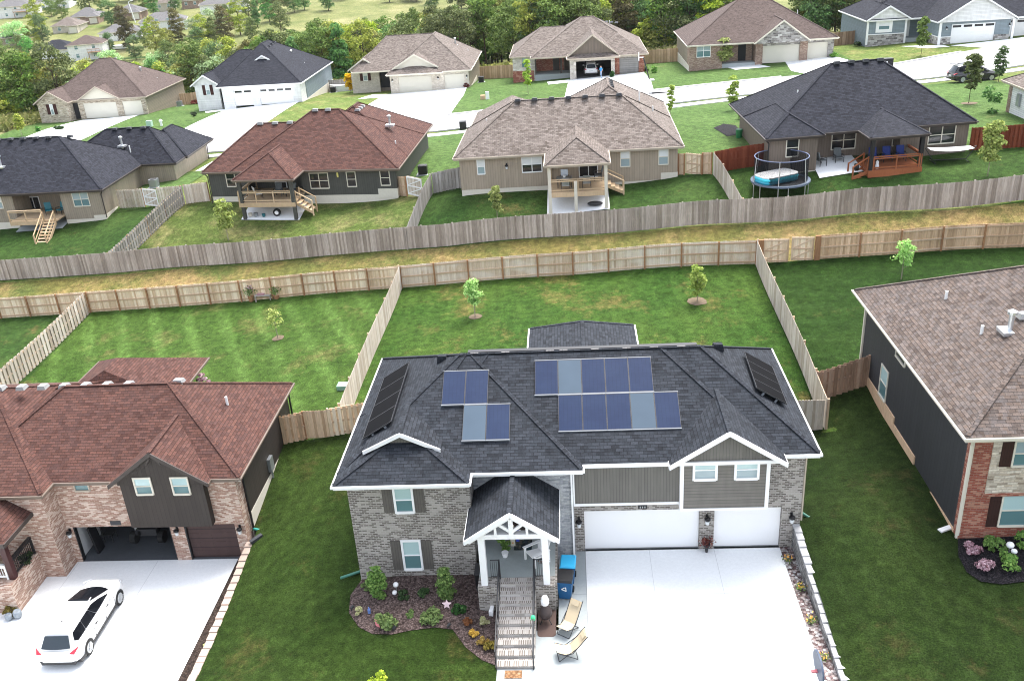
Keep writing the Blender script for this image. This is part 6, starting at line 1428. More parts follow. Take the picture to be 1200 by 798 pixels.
# shrubs round the far houses
for px, py, w_, h, lm, lab in ((1159, 133, .95, 2.5, 'lf_c', 'large dark bush beside the cream sided house corner'), (872, 140, .7, .8, 'lf_shrub', 'small bush in the dark bed left of the black hip roof'), (350, 117, .75, 1.1, 'lf_red', 'dark red bush at the blue house garage corner'), (230, 122, .9, .6, 'lf_red', 'dark red shrub left of the white gable'), (254, 120, 1.0, .6, 'lf_dkshrub', 'dark shrub right of the white gable window'), (547, 103, .5, .6, 'lf_red', 'small dark red shrub right of the cream garage doors'), (420, 106, .45, .8, 'lf_dkshrub', 'dark shrub under the tan gable'), (438, 103, .5, .9, 'lf_dkshrub', 'dark shrub near the tan house entry'), (766, 86, .5, 1.0, 'lf_shrub', 'green shrub by the leaning basketball hoop'), (757, 84, .4, .8, 'lf_shrub', 'shrub at the right corner of the grey garage door') , (717.5, 91, .4, .9, 'lf_dkshrub', 'dark potted shrub at the open garage pier'), (976, 68, .6, .8, 'lf_shrub', 'green shrub right of the stone gable house'), (816, 79, .55, .9, 'lf_dkshrub', 'dark shrub under the double window of the stone gable house'), (1037, 50, .6, .7, 'lf_shrub', 'green shrub before the blue-grey gable'), (1086, 50, 1.2, .7, 'lf_dkshrub', 'dark shrubs beside the blue-grey entry'), (1005, 55, .5, .8, 'lf_dkshrub', 'dark shrub at the blue-grey house corner'), (227, 137, .4, .8, 'lf_dkshrub', 'tiny dark evergreen on the lawn left of the blue house driveway'), (610, 92, 1.1, .4, 'lf_red', 'low reddish planting before the stone wall'), (632, 90, .5, .5, 'lf_shrub', 'small green plant before the brick porch'), (70, 152, .7, .5, 'lf_dkshrub', 'dark low shrubs under the far left stone gable'), (45, 154, .4, .9, 'lf_c', 'small dark conifer on the far left lawn')):
    shrub(px, py, w_, h, lm, lab, n=12, per=50, ls=.12)
# rough tall grass verges
def rough(name, poly, n, lm, h=.9):
    rng = np.random.default_rng(len(poly)*7+n); xs = [p[0] for p in poly]; ys = [p[1] for p in poly]; pts = []
    while len(pts) < n:
        x, y = rng.uniform(min(xs), max(xs)), rng.uniform(min(ys), max(ys)); ins = False
        for i in range(len(poly)):
            (xa, ya), (xb, yb) = poly[i], poly[i-1]
            if (ya > y) != (yb > y) and x < (xb-xa)*(y-ya)/(yb-ya)+xa: ins = not ins
        if ins: pts.append((x, y))
    q = np.array(pts); z = TZ(q[:, 0], q[:, 1])+rng.uniform(.1, h, size=n); P = np.c_[q, z]; N = rng.normal(size=(n, 3)); N[:, 2] *= .4
    me = cloud_mesh(name, quad_cloud(P, N, .42, rng), M[lm]); o = bpy.data.objects.new(name, me); COL.objects.link(o); o['kind'] = 'stuff'; o['label'] = name.replace('_', ' '); return o
rough('rough_tall_grass', [(-98, 128), (-82, 132), (-80.5, 150), (-110, 152)], 5000, 'lf_grassy', 1.2)
rough('rough_tall_grass', [(-60, 152), (-30, 153), (-14, 154), (-8, 150), (-8, 158), (-60, 162)], 5000, 'lf_b', 1.6)
rough('rough_tall_grass', [(10.5, 149), (34, 146), (41, 147), (41, 158), (10, 160)], 4500, 'lf_grassy', 1.0)
# ---------------------------------------------------------------- vehicles
M['carwhite'] = paint('car_white', (.82, .82, .82), .18, .5, var=.01); M['cardark'] = paint('car_charcoal', (.03, .029, .031), .12, .7, var=.05)
M['tyre'] = paint('tyre_rubber', (.014, .014, .014), .8); M['rim'] = paint('alloy_rim', (.5, .51, .52), .3, .5, .5)
M['carglass'] = glass('car_glass', (.006, .007, .010), .2, .12); M['reardglass'] = glass('car_rear_glass', (.03, .04, .05), .15, .3)
M['redlens'] = paint('red_lens', (.45, .03, .05), .25); M['clearlens'] = paint('clear_lens', (.6, .62, .65), .15); M['plastic'] = paint('black_plastic', (.03, .03, .032), .6)
def car(name, label, loc, ang, body='carwhite', L=4.55, W=1.86, H=1.66, patrol=False):
    root = thing(name, label, 'car', tuple(loc)); c, s = math.cos(ang), math.sin(ang); lo = Vector(loc)
    T = lambda x, y, z: lo+Vector((x*c-y*s, x*s+y*c, z))
    hw = W/2
    X = [0, .015, .05, .12, .22, .36, .5, .63, .72, .82, .91, .965, .99, 1.0]
    wd = [.80, .90, .955, .99, 1., 1., 1., 1., .995, .98, .92, .80, .66, .55]
    zb = [.42, .34, .27, .23, .22, .22, .22, .22, .22, .22, .25, .30, .36, .42]
    zt = [.74, .92, .99, 1.03, 1.04, 1.03, 1.01, .99, .98, .93, .86, .76, .66, .58]
    mb = MB(T); n = 10; pts = []
    for x, w, b, t in zip(X, wd, zb, zt):
        w *= hw; xx = x*L-L/2
        half = [(w*.80, b), (w*.97, b+.10), (w, b+(t-b)*.45), (w*.985, b+(t-b)*.75), (w*.90, t)]
        sec = [(xx, -y, z) for y, z in half]+[(xx, y, z) for y, z in half[::-1]]
        # crown the hood and deck
        sec[4] = (xx, -half[4][0]*.9, t+.0); sec[5] = (xx, half[4][0]*.9, t+.0)
        pts += sec
    fs = [(i*n+k, (i+1)*n+k, (i+1)*n+(k+1) % n, i*n+(k+1) % n) for i in range(len(X)-1) for k in range(n)]
    fs += [tuple(range(n)), tuple(range(len(X)*n-1, (len(X)-1)*n-1, -1))]
    mb.faces(pts, fs)
    # greenhouse
    bx = [.025, .16, .36, .55, .79]; bz = [1.0, 1.04, 1.04, 1.03, 1.0]; bw = [.78, .87, .885, .875, .80]
    rx = [.10, .2, .32, .41, .475]; rz_ = [H-.13, H-.03, H, H-.015, H-.06]; rw = [.60, .66, .68, .67, .63]
    g = []
    for i in range(5): g += [(bx[i]*L-L/2, -bw[i]*hw, bz[i]-.04), (rx[i]*L-L/2, -rw[i]*hw, rz_[i]-.03), (rx[i]*L-L/2, -rw[i]*hw*.8, rz_[i]+.02), (rx[i]*L-L/2, rw[i]*hw*.8, rz_[i]+.02), (rx[i]*L-L/2, rw[i]*hw, rz_[i]-.03), (bx[i]*L-L/2, bw[i]*hw, bz[i]-.04)]
    fs = [(i*6+k, (i+1)*6+k, (i+1)*6+k+1, i*6+k+1) for i in range(4) for k in range(5)]+[(0,1,4,5), (1,2,3,4), (28,29,24,25), (25,26,27,28)]
    mb.faces(g, fs)
    bo = build(mb, 'body', M[body], root, smooth=True)
    bo.data.set_sharp_from_angle(angle=RAD(38)) if hasattr(bo.data, 'set_sharp_from_angle') else None
    def lerp(a, b, t): return tuple(a[i]+(b[i]-a[i])*t for i in range(3))
    def B_(f, sd): # base / roof point at fraction f of the glasshouse
        i = min(3, int(f*4)); t = f*4-i
        return lerp(tuple(g[i*6+(0 if sd < 0 else 5)]), tuple(g[(i+1)*6+(0 if sd < 0 else 5)]), t), lerp(tuple(g[i*6+(1 if sd < 0 else 4)]), tuple(g[(i+1)*6+(1 if sd < 0 else 4)]), t)
    for sd in (-1, 1):
        for f0, f1, nm in ((.07, .35, 'quarter_window'), (.356, .62, 'side_window'), (.626, .95, 'side_window')):
            m = MB(T); top, bot = [], []
            for k in range(4):
                a, b = B_(f0+(f1-f0)*k/3, sd); bot.append(lerp(a, b, .14)); top.append(lerp(a, b, .90))
            poly = bot+top[::-1]; o = sd*.03
            if nm == 'quarter_window': poly[0] = lerp(poly[0], poly[-1], .35)
            if f1 > .9: poly[4] = lerp(poly[4], poly[3], .35)
            m.face([(p[0], p[1]+o, p[2]+.004) for p in (poly if sd < 0 else poly[::-1])]); build(m, nm, M['carglass'], root)
    # windscreen and rear window
    for (i, nm, mt, dx) in ((4, 'windscreen', 'carglass', .03), (0, 'rear_window', 'reardglass', -.03)):
        m = MB(T); q = [g[i*6+k] for k in range(6)]
        lo_l = lerp(q[0], q[1], .12); lo_r = lerp(q[5], q[4], .12); hi_l = lerp(q[0], q[1], .93); hi_r = lerp(q[5], q[4], .93)
        mid = lerp(lerp(q[0], q[5], .5), lerp(q[2], q[3], .5), .1)
        nS = 8; bl, tl = [], []; sg = 1 if dx > 0 else -1; bb, tb_ = (.20, .09) if dx > 0 else (.07, .05)
        for k in range(nS+1):
            t = .05+.9*k/nS; u_ = (2*t-1); cv = max(0, 1-(u_/.9)**2)
            a = lerp(lo_l, lo_r, t); b = lerp(hi_l, hi_r, t)
            bl.append((a[0]+dx+sg*bb*cv, a[1], a[2]+.02)); tl.append((b[0]+dx+sg*tb_*cv, b[1], b[2]+.02+.03*cv))
        m.faces(bl+tl, [(k, k+1, nS+2+k, nS+1+k) for k in range(nS)]); m.faces(bl, [tuple(range(nS+1))]); m.faces(tl, [tuple(range(nS+1))])
        build(m, nm, M[mt], root)
    for sd in (-1, 1):
        m = MB(T)
        for fx in (-.175, .03, .215):
            y0, y1 = sorted((sd*(hw-.02), sd*(hw+.004))); m.box(fx*L-.007, y0, .36, fx*L+.007, y1, .80)
        build(m, 'door_seam', M['plastic'], root)
    for fx in (.185, .80):
        for sd in (-1, 1):
            m = MB(T); xx = fx*L-L/2; r = .345; N = 20; y0, y1 = sd*(hw-.2), sd*(hw+.012)
            ring = lambda rr, y: [(xx+rr*math.cos(2*math.pi*k/N), y, .345+rr*math.sin(2*math.pi*k/N)) for k in range(N)]
            P = ring(r, y0)+ring(r, y1)+ring(r*.70, y1+sd*.008); fs = [(k, (k+1) % N, N+(k+1) % N, N+k) for k in range(N)]+[(N+k, N+(k+1) % N, 2*N+(k+1) % N, 2*N+k) for k in range(N)]+[tuple(range(N))]
            m.faces(P, fs); wo = build(m, 'wheel', M['tyre'], root)
            m = MB(T); P = ring(r*.70, y1+sd*.006); m.faces(P+[(xx, y1-sd*.01, .345)], [(k, (k+1) % N, N) for k in range(N)])
            for k in range(5):
                a = 2*math.pi*k/5; m.beam((xx, y1+sd*.004, .345), (xx+.23*math.cos(a), y1+sd*.012, .345+.23*math.sin(a)), .05, .02)
            build(m, 'rim', M['rim'], wo)
            m = MB(T); R1, R2 = .40, .345; A = [math.pi*(k/12)*1.12-.19 for k in range(13)]
            P = [(xx+R2*math.cos(a), sd*(hw+.004), .345+R2*math.sin(a)) for a in A]+[(xx+R1*math.cos(a), sd*(hw+.006), .345+R1*math.sin(a)) for a in A]
            m.faces(P, [(k, k+1, 13+k+1, 13+k) for k in range(12)]); build(m, 'wheel_arch', M['plastic'], root)
    m = MB(T); m.box(-L/2+.0, -hw*.80, .28, -L/2+.16, hw*.80, .42); m.box(-L/2+.2, -hw*1.004, .22, L/2-.75, hw*1.004, .34); build(m, 'lower_cladding', M['plastic'], root)
    for sd in (-1, 1):
        m = MB(T); m.extr([(-L/2+.0, sd*hw*.62, .86), (-L/2+.0, sd*hw*.86, .84), (-L/2+.32, sd*hw*.985, .99), (-L/2+.24, sd*hw*.95, 1.03)], (-.012, sd*.02, .01)); build(m, 'tail_light', M['redlens'], root)
        m = MB(T); m.extr([(L/2-.10, sd*hw*.62, .66), (L/2-.32, sd*hw*.90, .72), (L/2-.55, sd*hw*.955, .86), (L/2-.24, sd*hw*.72, .80)], (.02, sd*.03, .02)); build(m, 'headlight', M['clearlens'], root)
        m = MB(T); m.box(.18*L-.12, sd*(hw-.06) if sd > 0 else sd*(hw+.16), .98, .18*L+.10, sd*(hw+.16) if sd > 0 else sd*(hw-.06), 1.14); build(m, 'mirror', M[body], root)
        for fx in (-.13, .09):
            m = MB(T); m.box(fx*L-.09, sd*hw-.012 if sd > 0 else sd*hw-.03, .84, fx*L+.09, sd*hw+.03 if sd > 0 else sd*hw+.012, .875); build(m, 'door_handle', M['plastic'], root)
    m = MB(T); m.box(-L/2-.02, -.26, .62, -L/2+.03, .26, .76); build(m, 'licence_plate', M['clearlens'], root)
    if patrol:
        m = MB(T); m.box(-.02, -.58, H+.015, .26, .58, H+.12); build(m, 'light_bar', M['blackmetal'], root)
        for sd in (-1, 1):
            m = MB(T); m.lathe([(.001, -.01), (.30, -.01), (.30, .0)], (0, 0, 0), 16); 
            P = [( .30+.33*math.cos(2*math.pi*k/16), sd*(hw+.012), .74+.17*math.sin(2*math.pi*k/16)) for k in range(16)]
            m = MB(T); m.face(P if sd < 0 else P[::-1]); build(m, 'door_emblem', M['cream'], root)
            m = MB(T); m.box(-L/2+.1, sd*.56-.02, H-.0, .3, sd*.56+.02, H+.05); build(m, 'roof_rail', M['rim'], root)
    else:
        for sd in (-1, 1):
            m = MB(T); m.beam((-L*.36, sd*hw*.60, H+.0), (L*.01, sd*hw*.61, H+.015), .03, .03); build(m, 'roof_rail', M[body], root)
        m = MB(T); m.beam((-L*.28, 0, H-.02), (-L*.3, 0, H+.09), .03, .05); build(m, 'antenna', M['plastic'], root)
    return root
zr = -2.285
r_ = onz(107.5, 765, zr); f_ = onz(142.5, 707, zr); d = (f_-r_); an = math.atan2(d.y, d.x); LL = d.length/.615
u = d.normalized(); nl = Vector((-u.y, u.x, 0)); cc = r_+u*(LL*.5-LL*.185)+nl*.93
car('parked_car', 'white car parked on the left driveway before the open garage', cc, an, 'carwhite', LL, 1.86, 1.64)
r_ = G(1128, 98); f_ = G(1161.5, 94.5); d = f_-r_; an = math.atan2(d.y, d.x); u = d.normalized(); cc = r_+u*(4.9*.315)+Vector((-u.y, u.x, 0))*.97
car('patrol_car', 'dark patrol car with light bar and pale door emblem on the street', (cc.x, cc.y, tz(cc.x, cc.y)+.07), an, 'cardark', 4.95, 1.95, 1.75, True)
p = ony(693, 92, 131.2); car('parked_car', 'white car seen from behind inside the far open garage', (p.x, 133.6, 4.24), RAD(90), 'carwhite', 4.5, 1.86, 1.68)

# things inside the left garage --------------------------------------------------
zg_ = -2.25
q0 = thing('quad_bike', 'black quad bike with pale handlebar inside the open garage', 'quad bike', (-21.6, 37.9, zg_))
mb = MB(); mb.box(-22.2, 37.5, zg_+.45, -21.9, 39.2, zg_+.8); mb.box(-22.6, 37.2, zg_+.5, -22.3, 38.2, zg_+.75); mb.prism([(-22.45, 37.2), (-21.5, 37.2), (-21.65, 39.4), (-22.3, 39.4)], zg_+.45, zg_+.85); build(mb, 'body', M['plastic'], q0)
mb = MB(); mb.tube([(-22.3, 38.0, zg_+1.1), (-22.0, 37.75, zg_+1.05), (-21.7, 37.8, zg_+1.15)], .03, 6); mb.box(-22.1, 37.7, zg_+.85, -21.85, 37.95, zg_+1.05); build(mb, 'handlebar', M['rim'], q0)
for x, y in ((-22.75, 37.3), (-21.3, 37.3), (-22.65, 39.2), (-21.4, 39.2)):
    mb = MB(); mb.tube([(x-.14, y, zg_+.32), (x+.14, y, zg_+.32)], .32, 12); build(mb, 'wheel', M['tyre'], q0)
c0 = thing('folding_chair', 'dark folding chair at the left wall of the open garage', 'chair', (-24.2, 37.6, zg_))
mb = MB(); mb.box(-24.4, 37.3, zg_+.42, -23.9, 37.8, zg_+.46); build(mb, 'seat', M['plastic'], c0)
mb = MB(); mb.box(-24.45, 37.3, zg_+.46, -24.38, 37.8, zg_+1.05); build(mb, 'backrest', M['plastic'], c0)
for x in (-24.4, -23.95):
    for y in (37.33, 37.77):
        mb = MB(); mb.box(x-.02, y-.02, zg_, x+.02, y+.02, zg_+.42); build(mb, 'leg', M['plastic'], c0)
mb = MB(); mb.tube([(-23.6, 39.4, zg_+.55), (-23.2, 38.9, zg_+.6), (-22.9, 39.3, zg_+.5)], .06, 6); mb.box(-23.9, 38.9, zg_, -23.1, 40.2, zg_+.55); solid('tool_chest', mb, M['int_dark'], 'dark tool chest beside the folding chair in the open garage', 'tool chest')

# ---------------------------------------------------------------- solar house: porch, bins, walk
def bin_(x, y, an, body, lid, label):
    root = thing('wheeled_bin', label, 'bin', (x, y, .006)); c, s = math.cos(an), math.sin(an)
    T = lambda a, b, z: Vector((x+a*c-b*s, y+a*s+b*c, z+.006))
    mb = MB(T); mb.hexa([(-.24, -.26, .06), (.24, -.26, .06), (.24, .24, .06), (-.24, .24, .06)], [(-.31, -.38, .98), (.31, -.38, .98), (.31, .36, .98), (-.31, .36, .98)]); mb.box(-.33, -.40, .92, .33, .38, .985); build(mb, 'body', M[body], root)
    mb = MB(T); mb.hexa([(-.33, -.42, .988), (.33, -.42, .988), (.33, .40, .988), (-.33, .40, .988)], [(-.28, -.36, 1.07), (.28, -.36, 1.07), (.28, .36, 1.07), (-.28, .36, 1.07)]); build(mb, 'lid', M[lid], root)
    mb = MB(T); mb.tube([(-.28, .45, .95), (.28, .45, .95)], .025, 6); build(mb, 'handle', M['plastic'], root)
    for sx in (-.27, .27):
        mb = MB(T); mb.tube([(sx-.03, .30, .13), (sx+.03, .30, .13)], .13, 12); build(mb, 'wheel', M['tyre'], root)
    # recycling mark: three arrows in a triangle
    mb = MB(T)
    for k in range(3):
        a = math.pi/2+k*2*math.pi/3; a2 = a+1.5
        p = Vector((.085*math.cos(a), 0, .085*math.sin(a))); q = Vector((.085*math.cos(a2), 0, .085*math.sin(a2)))
        f = lambda v: (v.x, -.335-.028*((.62+v.z-.3)/.6), .62+v.z)
        mb.beam(f(p), f(q), .034, .02, up=(0, -1, 0)); e = (q-p).normalized(); nrm = Vector((-e.z, 0, e.x))
        mb.extr([f(q+nrm*.045), f(q-nrm*.045), f(q+e*.06)], (0, -.012, 0))
    build(mb, 'recycling_mark', M['white'], root)
    return root
M['binblue'] = paint('bin_blue', (.01, .09, .23), .45, var=.05); M['lidcyan'] = paint('bin_lid_cyan', (.035, .42, .72), .45, var=.05)
bin_(-.68, 31.05, RAD(-4), 'binblue', 'lidcyan', 'blue recycling bin with bright cyan lid by the porch wall')
bin_(-.80, 30.12, RAD(-8), 'binblue', 'black', 'blue recycling bin with black lid in front of the cyan lidded one')
bb = thing('wheeled_bin', 'black covered bin in the gap between brick wing and porch', 'bin', (-4.38, 30.6, .1)); mb = MB(); mb.hexa([(-4.5, 30.3, .1), (-4.26, 30.3, .1), (-4.26, 30.8, .1), (-4.5, 30.8, .1)], [(-4.53, 30.2, 1.05), (-4.24, 30.2, 1.05), (-4.24, 30.9, 1.05), (-4.53, 30.9, 1.05)]); build(mb, 'body', M['black'], bb); mb = MB(); mb.box(-4.54, 30.18, 1.05, -4.23, 30.92, 1.12); build(mb, 'lid', M['plastic'], bb)

M['sling'] = paint('sling_cream', (.5, .41, .28), .8, var=.05)
def lounge(x, y, an, label):
    root = thing('sling_chair', label, 'lounge chair', (x, y, .006), 'cream sling chairs on the walk'); c, s = math.cos(an), math.sin(an)
    T = lambda a, b, z: Vector((x+a*c-b*s, y+a*s+b*c, z+.006))
    prof = [(-.02, .42), (.28, .27), (.55, .30), (.85, .62), (1.12, .98)]     # foot to head along local x
    mb = MB(T)
    for i in range(4):
        (a0, z0), (a1, z1) = prof[i], prof[i+1]; mb.hexa([(a0, -.25, z0), (a1, -.25, z1), (a1, .25, z1), (a0, .25, z0)], [(a0, -.25, z0+.015), (a1, -.25, z1+.015), (a1, .25, z1+.015), (a0, .25, z0+.015)])
    build(mb, 'sling', M['sling'], root)
    mb = MB(T); mb.hexa([(.98, -.17, .81), (1.1, -.17, .97), (1.1, .17, .97), (.98, .17, .81)], [(.95, -.17, .85), (1.07, -.17, 1.01), (1.07, .17, 1.01), (.95, .17, .85)]); build(mb, 'headrest', M['sling'], root)
    for sy in (-.27, .27):
        mb = MB(T); mb.tube([(-.04, sy, .44), (.30, sy, .26), (.56, sy, .29), (1.16, sy, 1.02)], .017, 6); build(mb, 'side_rail', M['blackmetal'], root)
        mb = MB(T); mb.tube([(.03, sy*1.05, 0), (.78, sy*1.05, .56)], .014, 6); build(mb, 'leg', M['blackmetal'], root)
        mb = MB(T); mb.tube([(.05, sy*1.05, .38), (.75, sy*1.05, 0)], .014, 6); build(mb, 'leg', M['blackmetal'], root)
    for a in (.03, .75):
        mb = MB(T); mb.tube([(a, -.28, .01), (a, .28, .01)], .014, 6); build(mb, 'stretcher', M['blackmetal'], root)
    return root
lounge(-.95, 27.75, RAD(58), 'cream sling chair turned towards the garage, nearer to the bins')
lounge(-1.15, 26.7, RAD(10), 'cream sling chair nearer to the foot of the stairs and driveway')
mb = MB(); 
def rrect(x0, y0, x1, y1, r, n=5):
    out = []
    for cx, cy, a in ((x1-r, y1-r, 0), (x0+r, y1-r, 90), (x0+r, y0+r, 180), (x1-r, y0+r, 270)):
        out += [(cx+r*math.cos(RAD(a+90*k/n)), cy+r*math.sin(RAD(a+90*k/n))) for k in range(n+1)]
    return out
mb.prism(rrect(-1.93, 27.75, -1.2, 29.5, .15), .008, .02); solid('outdoor_mat', mb, paint('mat_brown', (.10, .065, .055), .9), 'brown rounded mat beside the brick stairs under the chiminea', 'mat')
u0_ = thing('chiminea', 'dark clay chiminea with white cover on the brown mat', 'fire pot', (-1.6, 28.55, .02))
mb = MB(); mb.lathe([(.08, .22), (.20, .28), (.27, .45), (.25, .62), (.14, .78), (.10, .9), (.11, 1.0)], (-1.6, 28.55, .02), 14); build(mb, 'pot', paint('clay_dark', (.055, .04, .038), .6), u0_, smooth=True)
mb = MB(); mb.lathe([(.16, .95), (.17, 1.1), (.12, 1.25), (.02, 1.3)], (-1.6, 28.57, .02), 10, 0, 1, 1.2); build(mb, 'cover', M['white'], u0_)
for k in range(3):
    a = RAD(90+120*k); mb = MB(); mb.tube([(-1.6+.12*math.cos(a), 28.55+.12*math.sin(a), .28), (-1.6+.28*math.cos(a), 28.55+.28*math.sin(a), .0)], .018, 5); build(mb, 'leg', M['blackmetal'], u0_)
M['coir'] = speckle('coir', [(.30, .15, .07), (.42, .24, .13), (.24, .11, .05), (.5, .34, .22)], 9.)
mb = MB(); mb.box(-3.1, 25.62, .008, -2.45, 26.0, .03); solid('door_mat', mb, M['coir'], 'coir mat at the foot of the brick stairs', 'mat')
mb = MB(); mb.box(-2.95, 31.6, 1.215, -2.2, 32.3, 1.225); solid('door_mat', mb, speckle('mat_pattern', [(.02, .025, .03), (.06, .08, .09), (.2, .18, .14), (.03, .07, .08)], 6.), 'dark patterned mat at the front door of the porch', 'mat')
# white adirondack chair on the porch
ch = thing('garden_chair', 'white slatted armchair on the porch beside the right post', 'chair', (-1.95, 30.9, 1.21)); cx, cy, cz = -1.95, 30.9, 1.21; ca, sa2 = math.cos(RAD(215)), math.sin(RAD(215))
T = lambda a, b, z: Vector((cx+a*ca-b*sa2, cy+a*sa2+b*ca, cz+z))
mb = MB(T); mb.hexa([(-.3, -.3, .28), (.35, -.3, .40), (.35, .3, .40), (-.3, .3, .28)], [(-.3, -.3, .33), (.35, -.3, .45), (.35, .3, .45), (-.3, .3, .33)]); build(mb, 'seat', M['white'], ch)
mb = MB(T)
for k in range(5): y = -.26+.13*k; mb.hexa([(-.28, y-.055, .32), (-.25, y-.055, .32), (-.25, y+.055, .32), (-.28, y+.055, .32)], [(-.58, y-.055, 1.15), (-.55, y-.055, 1.15), (-.55, y+.055, 1.15), (-.58, y+.055, 1.15)])
build(mb, 'backrest', M['white'], ch)
for sy in (-.36, .36):
    mb = MB(T); mb.box(-.4, sy-.07, .60, .42, sy+.07, .63); build(mb, 'armrest', M['white'], ch)
    for a in (-.35, .34):
        mb = MB(T); mb.box(a-.04, sy-.03, 0, a+.04, sy+.03, .6); build(mb, 'leg', M['white'], ch)
shrub(0, 0, .3, .75, 'lf_shrub', 'leafy potted plant in the left corner of the porch', 'plant', 'potted_plant', n=10, P0=(-3.35, 31.7, 1.21))
mb = MB(); mb.lathe([(.10, 0), (.15, .22), (.13, .22)], (-3.3, 31.2, 1.21), 12); solid('plant_pot', mb, M['white'], 'small white pot before the leafy porch plant', 'pot')
s0 = thing('porch_sign', 'tall yellow and white porch sign leaning beside the leafy plant', 'sign', (-3.0, 31.9, 1.21)); mb = MB(); mb.box(-3.1, 31.88, 1.21, -2.9, 31.92, 2.3); build(mb, 'board', M['cream'], s0); mb = MB()
for k in range(4): mb.lathe([(.05, 0), (.06, .01), (.001, .015)], (-3.0, 31.87, 1.4+.25*k), 8)
build(mb, 'decoration', M['petal_o'], s0)
f0 = thing('porch_flag', 'blue and white flag hanging beside the porch sign', 'flag', (-2.75, 31.7, 1.21)); mb = MB(); mb.tube([(-2.75, 31.72, 1.21), (-2.75, 31.72, 2.25)], .012, 6); build(mb, 'pole', M['blackmetal'], f0); mb = MB(); mb.box(-2.84, 31.69, 1.6, -2.70, 31.705, 2.2); build(mb, 'cloth', paint('flag_blue', (.03, .06, .32), .8), f0); mb = MB(); mb.box(-2.70, 31.69, 1.92, -2.62, 31.705, 2.2); build(mb, 'stripe', M['white'], f0)
hb = thing('flower_basket', 'red flower basket hung at the right porch rail', 'flower basket', (-1.52, 30.05, 1.6)); mb = MB(); mb.lathe([(.05, 0), (.12, .12), (.13, .2)], (-1.6, 30.0, 1.65), 10); build(mb, 'basket', M['plastic'], hb)
rng = np.random.default_rng(3); pp = rng.normal(scale=.09, size=(90, 3))+np.array([-.08, -.05, .3]); me = cloud_mesh('blooms', quad_cloud(pp, rng.normal(size=(90, 3)), .04, rng), M['lf_red']); o = bpy.data.objects.new('blooms', me); COL.objects.link(o); o.parent = hb
fp = thing('flower_pot', 'dark red planter on the pier between the garage doors', 'planter', (5.3, 32.8, .02)); mb = MB(); mb.lathe([(.06, 0), (.08, .25), (.14, .32), (.15, .42)], (5.3, 32.78, .02), 12); build(mb, 'pot', M['plastic'], fp)
pp = rng.normal(size=(160, 3))*np.array([.16, .13, .09])+np.array([0, -.02, .55]); me = cloud_mesh('blooms', quad_cloud(pp, rng.normal(size=(160, 3)), .05, rng), M['lf_red']); o = bpy.data.objects.new('blooms', me); COL.objects.link(o); o.parent = fp
mb = MB(); mb.ball((-2.02, 27.35, 1.32), .1, .1, .13); solid('hose_nozzle_ball', mb, paint('bright_green', (.05, .5, .22), .5), 'bright green ball hung on the right stair rail', 'ball', smooth=True)
def drain(name, pts, label, m):
    mb = MB(); mb.tube(pts, .06, 8)
    for k in range(len(pts)-1): pass
    return solid(name, mb, m, label, 'drain pipe', smooth=True)
M['draingreen'] = paint('drain_green', (.045, .16, .12), .5); M['drainteal'] = paint('drain_teal', (.05, .33, .28), .5)
a = onz(423, 669, .08); b = onz(399, 677, .1); drain('drain_pipe', [a+Vector((.1, .05, .05)), a, b], 'green drain pipe on the grass at the left house corner', M['draingreen'])
a = onz(937, 599, 1.25); b = onz(948, 606, 1.2); c = onz(961, 608.5, 1.2); drain('drain_pipe', [a, (a+b)/2, b, c], 'green drain pipe on the grass at the right house corner', M['draingreen'])
drain('drain_pipe', [Vector((-16.15, 36.5, -.98)), Vector((-15.9, 36.5, -1.05)), Vector((-15.35, 36.5, -1.0))], 'teal drain pipe at the foot of the brick house wall', M['drainteal'])
mb = MB(); p = onz(1101, 622, 1.45); q = onz(1115, 617, 1.45); mb.beam(p, q, .22, .08); solid('splash_block', mb, M['white'], 'white splash block at the black house corner', 'splash block')
# garden ornaments in the mulch bed
def orb(px, py, r, label, z=.06, h=.35):
    p = onz(px, py, z); t = thing('garden_lamp', label, 'garden lamp', tuple(p)); mb = MB(); mb.tube([p, p+Vector((0, 0, h))], .02, 6); build(mb, 'stake', M['metalgrey'], t); mb = MB(); mb.ball(tuple(p+Vector((0, 0, h))), r, r, r*.9); build(mb, 'globe', M['white'], t, smooth=True); return t
orb(465, 694, .12, 'taller white globe lamp in the mulch bed', h=.42); orb(463, 698, .11, 'lower white globe lamp in the mulch bed', h=.18)
orb(1182, 648, .15, 'larger white globe lamp in the black mulch bed', 1.42, .4); orb(1187, 653, .12, 'smaller white globe lamp in the black mulch bed', 1.42, .3)
p = onz(524, 713, .06); mb = MB(); pts = []
for k in range(10): rr = .2 if k % 2 == 0 else .09; aa = RAD(90+36*k); pts.append((p.x+rr*math.cos(aa), p.y+rr*math.sin(aa)*.4, p.z+.22+rr*math.sin(aa)*.9))
mb.extr(pts, (0, .03, 0)); solid('star_ornament', mb, paint('star_pink', (.72, .55, .57), .6), 'pale pink star ornament in the mulch bed', 'ornament')
p = onz(442, 733, .06); mb = MB(); mb.hexa([(p.x-.05, p.y, p.z), (p.x+.12, p.y-.1, p.z), (p.x+.14, p.y-.08, p.z), (p.x-.03, p.y+.03, p.z)], [(p.x-.09, p.y+.02, p.z+.35), (p.x+.06, p.y-.08, p.z+.3), (p.x+.08, p.y-.06, p.z+.3), (p.x-.07, p.y+.05, p.z+.35)]); solid('garden_flag', mb, paint('flag_pink', (.75, .25, .28), .7), 'pink and white garden flag left of the flowering shrub', 'flag')
